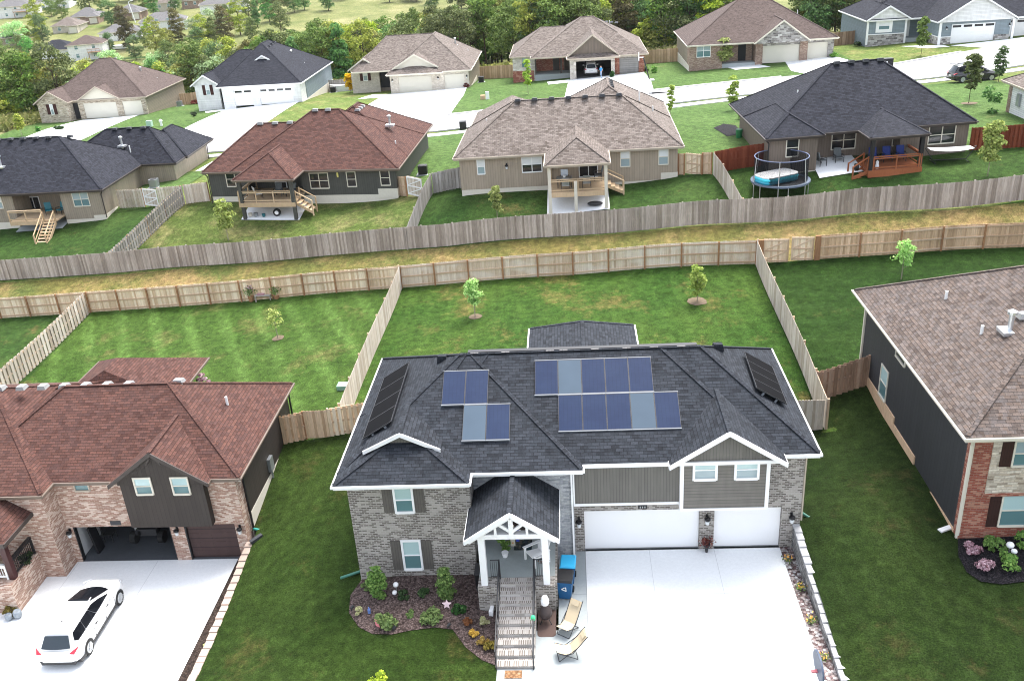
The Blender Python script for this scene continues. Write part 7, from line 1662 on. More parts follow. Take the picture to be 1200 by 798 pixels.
p = onz(433, 718, .06); mb = MB(); mb.box(p.x-.05, p.y-.05, p.z, p.x+.05, p.y+.05, p.z+.2); mb.box(p.x-.02, p.y-.02, p.z+.2, p.x+.02, p.y+.02, p.z+.3); solid('garden_gnome', mb, paint('ornament_blue', (.12, .2, .45), .6), 'small blue ornament near the left end of the bed', 'ornament')
for px, py, lab in ((412, 715, 'black spot light at the left end of the mulch bed'), (461, 739, 'black spot light at the lower edge of the mulch bed'), (525, 736, 'grey spot light right of the wide low shrub')):
    p = onz(px, py, .06); mb = MB(); mb.tube([p, p+Vector((0, 0, .12))], .03, 6); mb.tube([p+Vector((0, 0, .12)), p+Vector((.1, .06, .2))], .06, 8); solid('spot_light', mb, M['plastic'], lab, 'garden light')
p = onz(577, 716, .1); mb = MB(); mb.prism([(p.x-.12, p.y-.25), (p.x+.05, p.y-.28), (p.x+.08, p.y+.2), (p.x-.05, p.y+.25)], .08, .3); solid('stone_block', mb, M['white'], 'white block beside the left stair rail', 'block')
# flowers along the gravel
for i, (px, py, lab) in enumerate(((923, 657, 'orange flower clump nearest the garage on the gravel'), (938, 690, 'yellow flower clump second from the garage on the gravel'), (951, 729, 'orange flower clump third from the garage on the gravel'), (965, 772, 'orange and blue flower clump beside the basketball hoop'))):
    p = onz(px, py, .03); rng = np.random.default_rng(20+i); root = thing('flower_clump', lab, 'flowers', tuple(p))
    for nm, m, cnt, sc, s in (('leaves', 'lf_shrub', 50, (.10, .10, .05), .05), ('blooms', 'petal_o' if i != 1 else 'lf_yel', 16, (.09, .09, .05), .055)):
        pp = rng.normal(size=(cnt, 3))*np.array(sc)+np.array([0, 0, .12 if nm == 'leaves' else .2]); o = bpy.data.objects.new(nm, cloud_mesh(nm, quad_cloud(pp, rng.normal(size=(cnt, 3))+np.array([0, 0, 1]), s, rng), M[m])); COL.objects.link(o); o.parent = root
for i, (px, py, m, lab) in enumerate(((243, 757, 'lf_spike', 'pale hosta in the soil strip by the left driveway'), (234, 777, 'lf_yel', 'yellow flowers in the soil strip by the left driveway'), (264, 710, 'lf_yel', 'small yellow flowers halfway up the left soil strip'))):
    shrub(px, py, .16, .2, m, lab, 'plant', 'garden_plant', n=5, per=30, ls=.05, z=-2.2)
# basketball hoop by the driveway (its base stands beyond the picture edge)
bh = thing('basketball_hoop', 'portable basketball hoop with grey backboard beside the gravel strip', 'basketball hoop', (8.05, 22.6, .012))
P0 = ony(957.5, 780, 23.2); hz = P0.z; hx = P0.x; hy = 23.2
mb = MB(); mb.box(hx+.1, 22.0, .012, hx+.9, 23.2, .2); build(mb, 'base', M['plastic'], bh)
mb = MB(); mb.tube([(hx+.5, 22.6, .1), (hx+.3, 22.7, 1.6), (hx+.1, hy-.1, hz-.1)], .06, 8); build(mb, 'pole', paint('pole_blue', (.06, .08, .2), .4), bh)
mb = MB(); mb.extr([(hx+.02, hy+.62*math.cos(t)*(1 if abs(math.cos(t)) < .8 else 1), hz+.42*math.sin(t)) for t in [2*math.pi*k/20 for k in range(20)]], (.06, 0, 0)); build(mb, 'backboard', paint('board_grey', (.06, .08, .12), .5, .2), bh)
mb = MB(); rc_ = Vector((hx-.40, hy, hz-.22)); mb.tube([rc_+Vector((.23*math.cos(2*math.pi*k/20), .23*math.sin(2*math.pi*k/20), 0)) for k in range(21)], .018, 6, caps=False); build(mb, 'rim', paint('rim_faded', (.5, .33, .33), .5), bh)
mb = MB(); mb.beam((hx+.02, hy, hz-.22), (hx-.18, hy, hz-.22), .12, .05); build(mb, 'rim_bracket', paint('bracket_red', (.4, .1, .12), .5), bh)

# ---------------------------------------------------------------- gardens
for px, py, r, h, lab in ((16, 719, .20, .38, 'larger grey glazed pot by the brick porch'), (9, 714, .17, .3, 'darker grey pot by the brick porch')):
    p = onz(px, py, -2.29) if False else None
for x, y, r, h, lab in ((-26.0, 31.9, .2, .4, 'pale grey glazed pot nearest the driveway by the brick porch'), (-26.35, 31.75, .17, .32, 'darker grey pot behind the pale one by the brick porch')):
    mb = MB(); mb.lathe([(r*.6, 0), (r, h*.4), (r*.95, h*.8), (r*.7, h), (r*.6, h*.95)], (x, y, -2.285), 14); solid('plant_pot', mb, paint('pot_grey', (.22, .25, .28), .4), lab, 'pot', smooth=True)
p = onz(297, 656, -1.1); mb = MB(); mb.beam((-16.0, 35.5, -1.05), (-15.55, 35.95, -.95), .2, .14); solid('splash_block', mb, M['ventdark'], 'dark drain spout at the end of the pinkish edging', 'drain spout')
mb = MB(); p = G(402, 455); mb.prism([(p.x-.3, p.y-.3), (p.x+.3, p.y-.3), (p.x+.3, p.y+.3), (p.x-.3, p.y+.3)], p.z, p.z+.28); solid('utility_box', mb, paint('utility_green', (.25, .42, .33), .6), 'small pale green utility box on the striped lawn by the fence', 'utility box')
# bench with flower pots at the near fence
p = G(309, 353); bz = p.z; bn = thing('garden_bench', 'grey wooden bench with dark cushion between two flower pots at the pale fence', 'bench', tuple(p))
mb = MB(); mb.box(p.x-.6, p.y-.1, bz+.42, p.x+.6, p.y+.4, bz+.47); build(mb, 'seat', M['greylight'], bn)
mb = MB(); mb.box(p.x-.6, p.y+.4, bz+.47, p.x+.6, p.y+.45, bz+.95); build(mb, 'backrest', M['greylight'], bn)
for x in (-.55, .55):
    for y in (-.05, .38):
        mb = MB(); mb.box(p.x+x-.04, p.y+y-.04, bz-.05, p.x+x+.04, p.y+y+.04, bz+.42); build(mb, 'leg', M['greywood'], bn)
mb = MB(); mb.box(p.x-.4, p.y-.05, bz+.47, p.x+.1, p.y+.3, bz+.56); solid('cushion', mb, paint('cushion_rose', (.35, .2, .22), .9), 'rose cushion lying on the garden bench', 'cushion')
for dx, m, lab in ((-.95, 'lf_pink', 'pot of pink flowers left of the garden bench'), (.98, 'lf_shrub', 'pot of green leaves right of the garden bench')):
    t = thing('flower_pot', lab, 'planter', (p.x+dx, p.y+.1, bz)); mb = MB(); mb.lathe([(.16, 0), (.22, .4), (.2, .4)], (p.x+dx, p.y+.1, bz), 12); build(mb, 'pot', M['cedar_post'], t)
    rng = np.random.default_rng(8); pp = rng.normal(size=(220, 3))*np.array([.2, .2, .16])+np.array([0, 0, .75]); o = bpy.data.objects.new('foliage', cloud_mesh('foliage', quad_cloud(pp, rng.normal(size=(220, 3)), .06, rng), M[m if dx > 0 else 'lf_shrub'])); COL.objects.link(o); o.parent = t
    if dx < 0:
        pp = rng.normal(size=(60, 3))*np.array([.18, .18, .1])+np.array([0, 0, 1.05]); o = bpy.data.objects.new('blooms', cloud_mesh('blooms', quad_cloud(pp, rng.normal(size=(60, 3)), .06, rng), M['lf_pink'])); COL.objects.link(o); o.parent = t
# trampoline with a paddling pool on it
tc = Vector((15.3, 67.2, 0)); tc.z = tz(tc.x, tc.y)+.0; R1 = 2.13; zt = tc.z+.85
tp = thing('trampoline', 'round trampoline with dark safety net behind the grey fence', 'trampoline', tuple(tc))
def circ(r, z, n=40, a0=0): return [(tc.x+r*math.cos(a0+2*math.pi*k/n), tc.y+r*math.sin(a0+2*math.pi*k/n), z) for k in range(n+1)]
mb = MB(); mb.prism([q[:2] for q in circ(R1-.28, 0)[:-1]], zt-.03, zt); build(mb, 'jumping_mat', M['black'], tp)
mb = MB(); a, b = circ(R1-.3, zt+.02)[:-1], circ(R1, zt+.04)[:-1]; c_ = circ(R1, zt-.08)[:-1]; n = 40
mb.faces(a+b+c_, [(k, (k+1) % n, n+(k+1) % n, n+k) for k in range(n)]+[(n+k, n+(k+1) % n, 2*n+(k+1) % n, 2*n+k) for k in range(n)]); build(mb, 'edge_pad', paint('pad_grey_blue', (.11, .14, .19), .6), tp)
q = NT('net'); tr_ = q.n('ShaderNodeBsdfTransparent', {'Color': (1, 1, 1)}); q.out((.012, .013, .016), .8, .1); uvq = q.uv(); sx = q.n('ShaderNodeSeparateXYZ', {0: uvq}); g1_ = q.math('MAXIMUM', q.math('LESS_THAN', q.math('FRACT', q.math('MULTIPLY', sx.outputs[0], 22.)), .42), q.math('LESS_THAN', q.math('FRACT', q.math('MULTIPLY', sx.outputs[1], 22.)), .42))
mx = q.n('ShaderNodeMixShader', {0: g1_, 1: tr_.outputs[0], 2: q.b.outputs[0]}); q.t.links.new(mx.outputs[0], q.t.nodes['Material Output'].inputs[0]); M['net'] = q.m
mb = MB(); a, b = circ(R1-.22, zt+.03, 48)[:-1], circ(R1-.22, zt+1.75, 48)[:-1]; mb.faces(a+b, [(k, (k+1) % 48, 48+(k+1) % 48, 48+k) for k in range(48)]); build(mb, 'safety_net', M['net'], tp)
mb = MB(); mb.tube(circ(R1-.22, zt+1.76, 40), .035, 6, caps=False); build(mb, 'net_ring', paint('ring_blue', (.12, .15, .24), .5), tp)
for k in range(6):
    a = 2*math.pi*k/6+.25; x, y = tc.x+math.cos(a)*(R1-.05), tc.y+math.sin(a)*(R1-.05); g = tz(x, y)
    mb = MB(); mb.tube([(x, y, g-.05), (x, y, zt), (tc.x+math.cos(a)*(R1-.18), tc.y+math.sin(a)*(R1-.18), zt+1.78)], .03, 6); build(mb, 'net_pole', M['galv'], tp)
    a += .35; x, y = tc.x+math.cos(a)*(R1-.1), tc.y+math.sin(a)*(R1-.1); mb = MB(); mb.tube([(x, y, tz(x, y)-.05), (x, y, zt-.05)], .03, 6); build(mb, 'leg', M['galv'], tp)
pl = thing('paddling_pool', 'white and turquoise inflatable pool lying upside down on the trampoline', 'paddling pool', (tc.x-.3, tc.y-.2, zt+.05)); ang = RAD(28)
def prr(w, h, r, z, n=6):
    out = []
    for x, y in rrect(-w, -h, w, h, r, n): out.append((tc.x-.35+x*math.cos(ang)-y*math.sin(ang), tc.y-.25+x*math.sin(ang)+y*math.cos(ang), z))
    return out
def loft(rings):
    mb = MB(); n = len(rings[0]); mb.faces([p for r in rings for p in r], [(i*n+k, i*n+(k+1) % n, (i+1)*n+(k+1) % n, (i+1)*n+k) for i in range(len(rings)-1) for k in range(n)]+[tuple(range(n-1, -1, -1)), tuple(range((len(rings)-1)*n, len(rings)*n))]); return mb
build(loft([prr(1.48, .84, .5, zt+.03), prr(1.54, .9, .52, zt+.14), prr(1.5, .86, .51, zt+.24)]), 'lower_ring', paint('pool_teal_dark', (.02, .30, .42), .35), pl, smooth=False)
build(loft([prr(1.5, .86, .51, zt+.24), prr(1.55, .91, .52, zt+.36), prr(1.5, .86, .51, zt+.48)]), 'middle_ring', paint('pool_turquoise', (.05, .55, .68), .35), pl)
build(loft([prr(1.5, .86, .51, zt+.48), prr(1.52, .88, .52, zt+.56), prr(1.36, .74, .46, zt+.62), prr(1.1, .5, .34, zt+.6)]), 'bottom_sheet', M['white'], pl)
# patio chairs by the brown house
def patio_chair(x, y, z, an, m, label, group, cat='chair'):
    root = thing('patio_chair', label, cat, (x, y, z), group); c, s = math.cos(an), math.sin(an); T = lambda a, b, zz: Vector((x+a*c-b*s, y+a*s+b*c, z+zz))
    mb = MB(T); mb.box(-.28, -.28, .38, .28, .28, .46); build(mb, 'seat', M[m], root)
    mb = MB(T); mb.hexa([(-.3, -.28, .46), (-.22, -.28, .46), (-.22, .28, .46), (-.3, .28, .46)], [(-.45, -.28, 1.05), (-.37, -.28, 1.05), (-.37, .28, 1.05), (-.45, .28, 1.05)]); build(mb, 'backrest', M[m], root)
    for sy in (-.31, .31):
        mb = MB(T); mb.box(-.32, sy-.03, .6, .28, sy+.03, .64); build(mb, 'armrest', M['blackmetal'], root)
        for a in (-.28, .26):
            mb = MB(T); mb.box(a-.02, sy-.02, 0, a+.02, sy+.02, .62); build(mb, 'leg', M['blackmetal'], root)
    return root
M['cushgrey'] = paint('cushion_grey', (.13, .145, .15), .9, var=.5, scale=14); M['teal'] = paint('teal_plastic', (.015, .14, .17), .5); M['bluefab'] = paint('blue_fabric', (.02, .04, .2), .8)
for lx, ly, an, lab in ((4.55, .9, 20, 'grey cushioned patio chair facing sideways against the brown house wing'), (6.0, 1.3, -85, 'grey cushioned patio chair under the double window of the brown house')):
    p = K.P(lx, ly, KZ); patio_chair(p.x, p.y, p.z, RAD(an), 'cushgrey', lab, 'patio chairs of the brown house')
for lx, an, lab in ((8.3, -90, 'blue chair at the left of the red deck'), (9.35, -90, 'blue chair in the middle of the red deck'), (10.4, -90, 'blue chair at the right of the red deck')):
    p = K.P(lx, .2, 6.98); patio_chair(p.x, p.y, p.z, RAD(an), 'bluefab', lab, 'blue chairs on the red deck')
for lx, an, lab in ((3.6, -60, 'turquoise armchair left on the wooden deck of the tan sided house'), (4.75, -110, 'turquoise armchair right on the wooden deck of the tan sided house')):
    p = B.P(lx, .9, 2.88); patio_chair(p.x, p.y, p.z, RAD(an), 'teal', lab, 'turquoise deck chairs')
def table(H_, lx, ly, z, label, m='metalgrey', w=.6):
    p = H_.P(lx, ly, z); t = thing('patio_table', label, 'table', tuple(p)); mb = MB(); mb.box(p.x-w, p.y-w*.7, p.z+.68, p.x+w, p.y+w*.7, p.z+.73); build(mb, 'tabletop', M[m], t)
    for a in (-1, 1):
        for b in (-1, 1):
            mb = MB(); mb.box(p.x+a*w*.85-.03, p.y+b*w*.6-.03, p.z, p.x+a*w*.85+.03, p.y+b*w*.6+.03, p.z+.68); build(mb, 'leg', M['blackmetal'], t)


# more clutter in the left garage
t = thing('tool_board', 'tall black panel leaning at the left wall of the open garage', 'panel', (-24.2, 36.7, zg_)); mb = MB(); mb.hexa([(-24.35, 36.4, zg_), (-24.25, 36.4, zg_), (-24.25, 37.0, zg_), (-24.35, 37.0, zg_)], [(-24.55, 36.4, zg_+1.5), (-24.45, 36.4, zg_+1.5), (-24.45, 37.0, zg_+1.5), (-24.55, 37.0, zg_+1.5)]); build(mb, 'board', M['black'], t)
for x, y, w_, d_, h_, m, lab in ((-23.4, 40.6, .5, .4, .7, 'tanwood', 'brown box at the back of the open garage'), (-20.6, 40.2, .45, .5, .9, 'int_dark', 'dark cabinet at the right rear of the open garage'), (-20.4, 38.6, .3, .4, .5, 'tanwood', 'small brown box beside the garage pillar'), (-22.9, 38.4, .25, .25, .35, 'white2', 'small white tub near the quad bike')):
    mb = MB(); mb.box(x-w_, y-d_, zg_, x+w_, y+d_, zg_+h_); mb.box(x-w_-.01, y-d_-.01, zg_+h_, x+w_+.01, y+d_+.01, zg_+h_+.03); solid('storage_box', mb, M[m], lab, 'box')
# saw cut joints of the big driveway
mb = MB()
for y in (30.1, 27.1, 24.1, 21.1): mb.box(.08, y-.01, -.05, 8.46, y+.01, .0145)
for x in (2.85, 5.65): mb.box(x-.01, 17, -.05, x+.01, 33.1, .0145)
structure('driveway_joint', mb, paint('joint_pale', (.52, .53, .54), .9))
mb = MB()
for y in (33, 30, 27, 24): mb.box(-36, y-.01, -2.4, -16.93, y+.01, -2.2875)
for x in (-25.05, -21.0): mb.box(x-.01, 17, -2.4, x+.01, 35.8, -2.2875)
structure('driveway_joint', mb, paint('joint_pale', (.52, .53, .54), .9))

table(TAUPE, 8.7, -2.0, 6.13, 'grey table on the taupe house deck with a small pot on it')
for lx, ly, an, lab in ((8.7, -1.2, -90, 'pale patio chair behind the grey table on the taupe deck'), (8.8, -3.0, 90, 'pale patio chair before the grey table on the taupe deck'), (10.4, -2.6, 90, 'pale patio chair at the middle of the taupe deck'), (11.3, -.6, 180, 'dark patio chair at the right of the taupe deck')):
    p = TAUPE.P(lx, ly, 6.13); patio_chair(p.x, p.y, p.z, RAD(an), 'metalgrey' if 'pale' in lab else 'cushgrey', lab, 'chairs on the taupe deck')
p = TAUPE.P(8.7, -2.0, 6.86); mb = MB(); mb.lathe([(.08, 0), (.13, .16), (.1, .16)], tuple(p), 10); solid('plant_pot', mb, M['white'], 'small white pot on the grey deck table', 'pot')
p = TAUPE.P(11.0, -3.0, 0); p.z = tz(p.x, p.y)+.11; mb = MB(); mb.ball((p.x, p.y, p.z+.18), .6, .3, .18); solid('coiled_hose', mb, M['plastic'], 'dark coiled hose under the taupe deck', 'hose')
for lx, ly, an, lab in ((5.4, -1.2, 30, 'white cushioned chair at the left of the green-grey house deck'), (7.0, -.6, -90, 'dark chair in the middle of the green-grey house deck'), (8.2, -.8, -110, 'dark chair at the right of the green-grey house deck')):
    p = RED.P(lx, ly, 4.79); patio_chair(p.x, p.y, p.z, RAD(an), 'interior' if False else ('cushgrey' if 'dark' in lab else 'white2'), lab, 'chairs on the green-grey deck')
p = RED.P(7.05, -2.0, 0); p.z = tz(p.x, p.y)+.11; t = thing('trailer_wheel', 'black wheel with white hub standing under the green-grey house deck', 'wheel', tuple(p)); mb = MB(); mb.tube([(p.x, p.y, p.z+.3), (p.x, p.y+.22, p.z+.3)], .32, 14); build(mb, 'tyre', M['tyre'], t); mb = MB(); mb.tube([(p.x, p.y-.02, p.z+.3), (p.x, p.y+.05, p.z+.3)], .17, 12); build(mb, 'hub', M['white'], t)
for lx, m, s, lab in ((5.2, 'metalgrey', .2, 'grey bucket under the green-grey house deck'), (5.9, 'teal', .16, 'teal bucket under the green-grey house deck'), (4.7, 'cream', .18, 'cream pot under the left of the green-grey deck')):
    p = RED.P(lx, -2.1, 0); p.z = tz(p.x, p.y)+.11; mb = MB(); mb.lathe([(s*.8, 0), (s, s*1.6), (s*.9, s*1.6)], tuple(p), 10); solid('bucket', mb, M[m], lab, 'bucket')
# hammock on a stand
p = G(1119, 196); hm = thing('hammock', 'white hammock on a dark stand behind the grey fence', 'hammock', tuple(p)); hx_, hy_ = p.x, p.y+1.2; hz_ = tz(hx_, hy_)
mb = MB(); N = 12; rows = []
for i in range(N+1):
    t = i/N*2-1; zz = hz_+.92+.1*t*t; wd_ = .62*(1-.35*t*t)
    rows += [(hx_+1.55*t, hy_-wd_, zz), (hx_+1.55*t, hy_, zz-.05*(1-t*t)), (hx_+1.55*t, hy_+wd_, zz)]
mb.faces(rows+[(x, y, z-.02) for x, y, z in rows], [(i*3+k, i*3+k+1, (i+1)*3+k+1, (i+1)*3+k) for i in range(N) for k in range(2)]+[((N+1)*3+i*3+k, (N+1)*3+(i+1)*3+k, (N+1)*3+(i+1)*3+k+1, (N+1)*3+i*3+k+1) for i in range(N) for k in range(2)]); build(mb, 'cloth', M['white'], hm)
mb = MB(); mb.tube([(hx_-1.85, hy_, hz_+1.1), (hx_-1.2, hy_, hz_+.15), (hx_+1.2, hy_, hz_+.15), (hx_+1.85, hy_, hz_+1.1)], .035, 6)
for sx in (-1, 1): mb.tube([(hx_+sx*1.2, hy_-.6, hz_+.05), (hx_+sx*1.2, hy_+.6, hz_+.05)], .035, 6); mb.tube([(hx_+sx*1.85, hy_, hz_+1.1), (hx_+sx*1.5, hy_, hz_+1.0)], .012, 5)
build(mb, 'stand', M['blackmetal'], hm)
p = K.P(8.0, -1.5, 6.98); mb = MB(); mb.lathe([(.12, 0), (.15, .2), (.1, .35), (.12, .5), (.02, .62)], tuple(p), 10); solid('garden_statue', mb, M['white'], 'white statue on the left of the red deck', 'statue', smooth=True)
p = K.P(6.6, -1.0, 6.79); mb = MB(); mb.tube([(p.x-.06, p.y, p.z+.28), (p.x+.16, p.y, p.z+.28)], .28, 14); solid('rubber_ring', mb, M['tyre'], 'black tyre at the foot of the red deck stair', 'tyre')
# air conditioners
def ac(x, y, m, label):
    z = tz(x, y); t = thing('air_conditioner', label, 'air conditioner', (x, y, z)); mb = MB(); mb.box(x-.55, y-.55, z-.1, x+.55, y+.55, z+.08); build(mb, 'pad', M['walk'], t)
    mb = MB(); mb.prism(rrect(x-.4, y-.4, x+.4, y+.4, .12), z+.08, z+.85); build(mb, 'casing', M[m], t); mb = MB(); mb.lathe([(.34, 0), (.34, .03), (.05, .05)], (x, y, z+.85), 14); build(mb, 'fan_grille', M['plastic'], t)
ac(-40.7, 86.6, 'metalgrey', 'grey air conditioner beside the tan sided house'); ac(-13.2, 80.9, 'black', 'black air conditioner at the side of the green-grey house'); ac(-63.0, 149.5, 'metalgrey', 'grey air conditioner at the side of the brown-roofed house'); ac(-36.6, 146, 'black', 'black air conditioner at the side of the blue house'); ac(-12.8, 140.5, 'plastic', 'dark bin-like air conditioner right of the tan brick house')
mb = MB(); p = G(866, 162); mb.lathe([(.25, 0), (.3, .7), (.28, .75)], tuple(p), 12); solid('rain_barrel', mb, paint('barrel_green', (.02, .16, .06), .5), 'green barrel at the far left corner of the brown house', 'barrel')
# ---------------------------------------------------------------- street things
mb = MB(); p = G(776, 109); mb.box(p.x-1.5, p.y-.45, p.z+.02, p.x+1.5, p.y+.45, p.z+.2, 0); mb.box(p.x-1.2, p.y-.47, p.z+.03, p.x+1.2, p.y-.43, p.z+.17, 1); solid('storm_drain', mb, [M['sidewalk'], M['int_dark']], 'concrete storm drain inlet at the far kerb', 'storm drain')
p = G(1037, 84); t = thing('mailbox_cluster', 'white and black roadside cabinet above the black hip roof', 'mailbox', tuple(p)); mb = MB(); mb.box(p.x-.75, p.y-.35, p.z, p.x-.35, p.y+.35, p.z+1.45); build(mb, 'side_panel', M['white2'], t); mb = MB(); mb.box(p.x-.35, p.y-.35, p.z, p.x+.75, p.y+.35, p.z+1.5); build(mb, 'cabinet', M['black'], t); mb = MB(); mb.box(p.x-.05, p.y-.38, p.z+.35, p.x+.1, p.y-.35, p.z+1.2); build(mb, 'door_strip', M['white2'], t)
# leaning portable hoop at the open garage house
p = G(761, 95); t = thing('basketball_hoop', 'leaning black basketball hoop pole with white base by the grey garage door', 'basketball hoop', tuple(p)); mb = MB(); mb.box(p.x-.6, p.y-.4, p.z, p.x+.6, p.y+.4, p.z+.18); build(mb, 'base', M['white2'], t); mb = MB(); mb.tube([(p.x, p.y, p.z+.1), (p.x-.75, p.y, p.z+2.9)], .09, 6); build(mb, 'pole', M['black'], t); mb = MB(); mb.box(p.x-1.35, p.y-.03, p.z+2.5, p.x-1.28, p.y+.75, p.z+3.5); mb.box(p.x-1.3, p.y+.2, p.z+2.85, p.x-.72, p.y+.3, p.z+2.95); build(mb, 'backboard', M['white2'], t)
mb = MB(); p = G(151, 143); mb.prism([(p.x-.35, p.y-.3), (p.x+.35, p.y-.3), (p.x+.35, p.y+.3), (p.x-.35, p.y+.3)], p.z, p.z+.7) if False else None
for px, py, m, lab in ((176, 149, 'utility', 'pale green utility box on the bright far left lawn'), ):
    p = G(px, py); mb = MB(); mb.box(p.x-.35, p.y-.3, p.z, p.x+.35, p.y+.3, p.z+.85); solid('utility_box', mb, paint('utility_pale', (.35, .5, .4), .6), lab, 'utility box')
p = G(189.5, 148); mb = MB(); mb.lathe([(.16, 0), (.16, .6), (.24, .62), (.22, .8), (.05, .92)], tuple(p), 10); solid('fire_hydrant', mb, M['white'], 'white hydrant on the bright far left lawn', 'hydrant')
p = G(571.5, 117); mb = MB(); mb.box(p.x-.22, p.y-.1, p.z, p.x+.22, p.y+.1, p.z+1.0); solid('garden_post', mb, M['white2'], 'white marker post on the lawn of the open garage house', 'post')
p = G(566, 117); mb = MB(); mb.box(p.x-.3, p.y-.25, p.z, p.x+.3, p.y+.25, p.z+.55); solid('utility_box', mb, M['tanwood'], 'brown utility box beside the white marker post', 'utility box')
p = G(543, 152); mb = MB(); mb.prism([(p.x-.35, p.y-.35), (p.x+.35, p.y-.35), (p.x+.35, p.y+.35), (p.x-.35, p.y+.35)], p.z, p.z+.9); solid('wheeled_bin', mb, M['black'], 'black bin at the left front of the taupe house roof', 'bin')
# person in blue before the far garage
def person(loc, face, label):
    x, y, z = loc; sk = bpy.data.meshes.new('person')
    J = {'pel': (0, 0, .95), 'ab': (0, .0, 1.12), 'ch': (0, 0, 1.32), 'nk': (0, 0, 1.47), 'hd': (0, -.015, 1.58), 'top': (0, -.01, 1.72),
         'hl': (.10, 0, .90), 'kl': (.11, -.10, .50), 'al': (.11, .02, .09), 'tl': (.12, -.13, .04), 'hr': (-.10, 0, .90), 'kr': (-.11, .02, .49), 'ar': (-.11, .16, .10), 'tr': (-.12, .03, .04),
         'sl': (.19, 0, 1.40), 'el': (.25, .06, 1.13), 'wl': (.25, -.08, .92), 'gl': (.25, -.13, .83), 'sr': (-.19, 0, 1.40), 'er': (-.26, -.04, 1.14), 'wr': (-.25, -.22, 1.02), 'gr': (-.24, -.29, .98)}
    E = [('pel','ab'),('ab','ch'),('ch','nk'),('nk','hd'),('hd','top'),('pel','hl'),('hl','kl'),('kl','al'),('al','tl'),('pel','hr'),('hr','kr'),('kr','ar'),('ar','tr'),('ch','sl'),('sl','el'),('el','wl'),('wl','gl'),('ch','sr'),('sr','er'),('er','wr'),('wr','gr')]
    Rr_ = dict(pel=.14, ab=.125, ch=.145, nk=.06, hd=.095, top=.075, hl=.10, kl=.06, al=.042, tl=.035, hr=.10, kr=.06, ar=.042, tr=.035, sl=.07, el=.045, wl=.032, gl=.035, sr=.07, er=.045, wr=.032, gr=.035)
    ks = list(J); sk.from_pydata([J[k] for k in ks], [(ks.index(a), ks.index(b)) for a, b in E], []); o = bpy.data.objects.new('person', sk); COL.objects.link(o)
    mo = o.modifiers.new('s', 'SKIN'); 
    for k, v in zip(ks, sk.skin_vertices[0].data): v.radius = (Rr_[k], Rr_[k]*.8 if k in ('pel', 'ab', 'ch') else Rr_[k])
    sk.skin_vertices[0].data[0].use_root = True; o.modifiers.new('b', 'SUBSURF').levels = 2
    bpy.context.view_layer.update(); me = bpy.data.meshes.new_from_object(o.evaluated_get(bpy.context.evaluated_depsgraph_get())); o.modifiers.clear(); o.data = me
    for m in (M['skin'], M['shirt'], M['jeans'], M['plastic'], M['hair']): me.materials.append(m)
    for f in me.polygons:
        c = f.center; a = abs(c.x)
        f.material_index = 3 if c.z < .09 else (2 if c.z < .98 and a < .2 and not (c.z > .8 and a > .19) else (1 if .96 < c.z < 1.45 and a < .27 and not (c.z < 1.12 and a > .2) else (4 if c.z > 1.62 or (c.z > 1.52 and c.y > .02) else 0)))
        f.use_smooth = True
    o.location = loc; o.rotation_euler = (0, 0, face); return tag(o, label, 'person')
M['skin'] = paint('skin', (.5, .3, .22), .6); M['shirt'] = paint('shirt_blue', (.03, .25, .55), .8); M['jeans'] = paint('jeans_pale', (.25, .35, .5), .8); M['hair'] = paint('hair_brown', (.06, .04, .03), .7)
p = G(704.5, 92.5, .06); person((p.x, p.y, tz(p.x, p.y)+.065), RAD(-60), 'person in a blue shirt walking out of the far open garage')
# blue pool edge and bits behind the tan house
p = ony(397, 92, 146); q0 = thing('swimming_pool', 'above ground blue pool seen over the fence beside the tan brick house', 'pool', (p.x, p.y, 1.2)); mb = MB(); mb.lathe([(2.3, 0), (2.3, 1.2), (2.2, 1.2)], (p.x, p.y+3, tz(p.x, p.y+3)), 24); build(mb, 'wall', M['white2'], q0); mb = MB(); mb.lathe([(2.2, .95), (2.2, .96)], (p.x, p.y+3, tz(p.x, p.y+3)+.16), 24); build(mb, 'water', paint('pool_water', (.03, .35, .6), .1), q0)
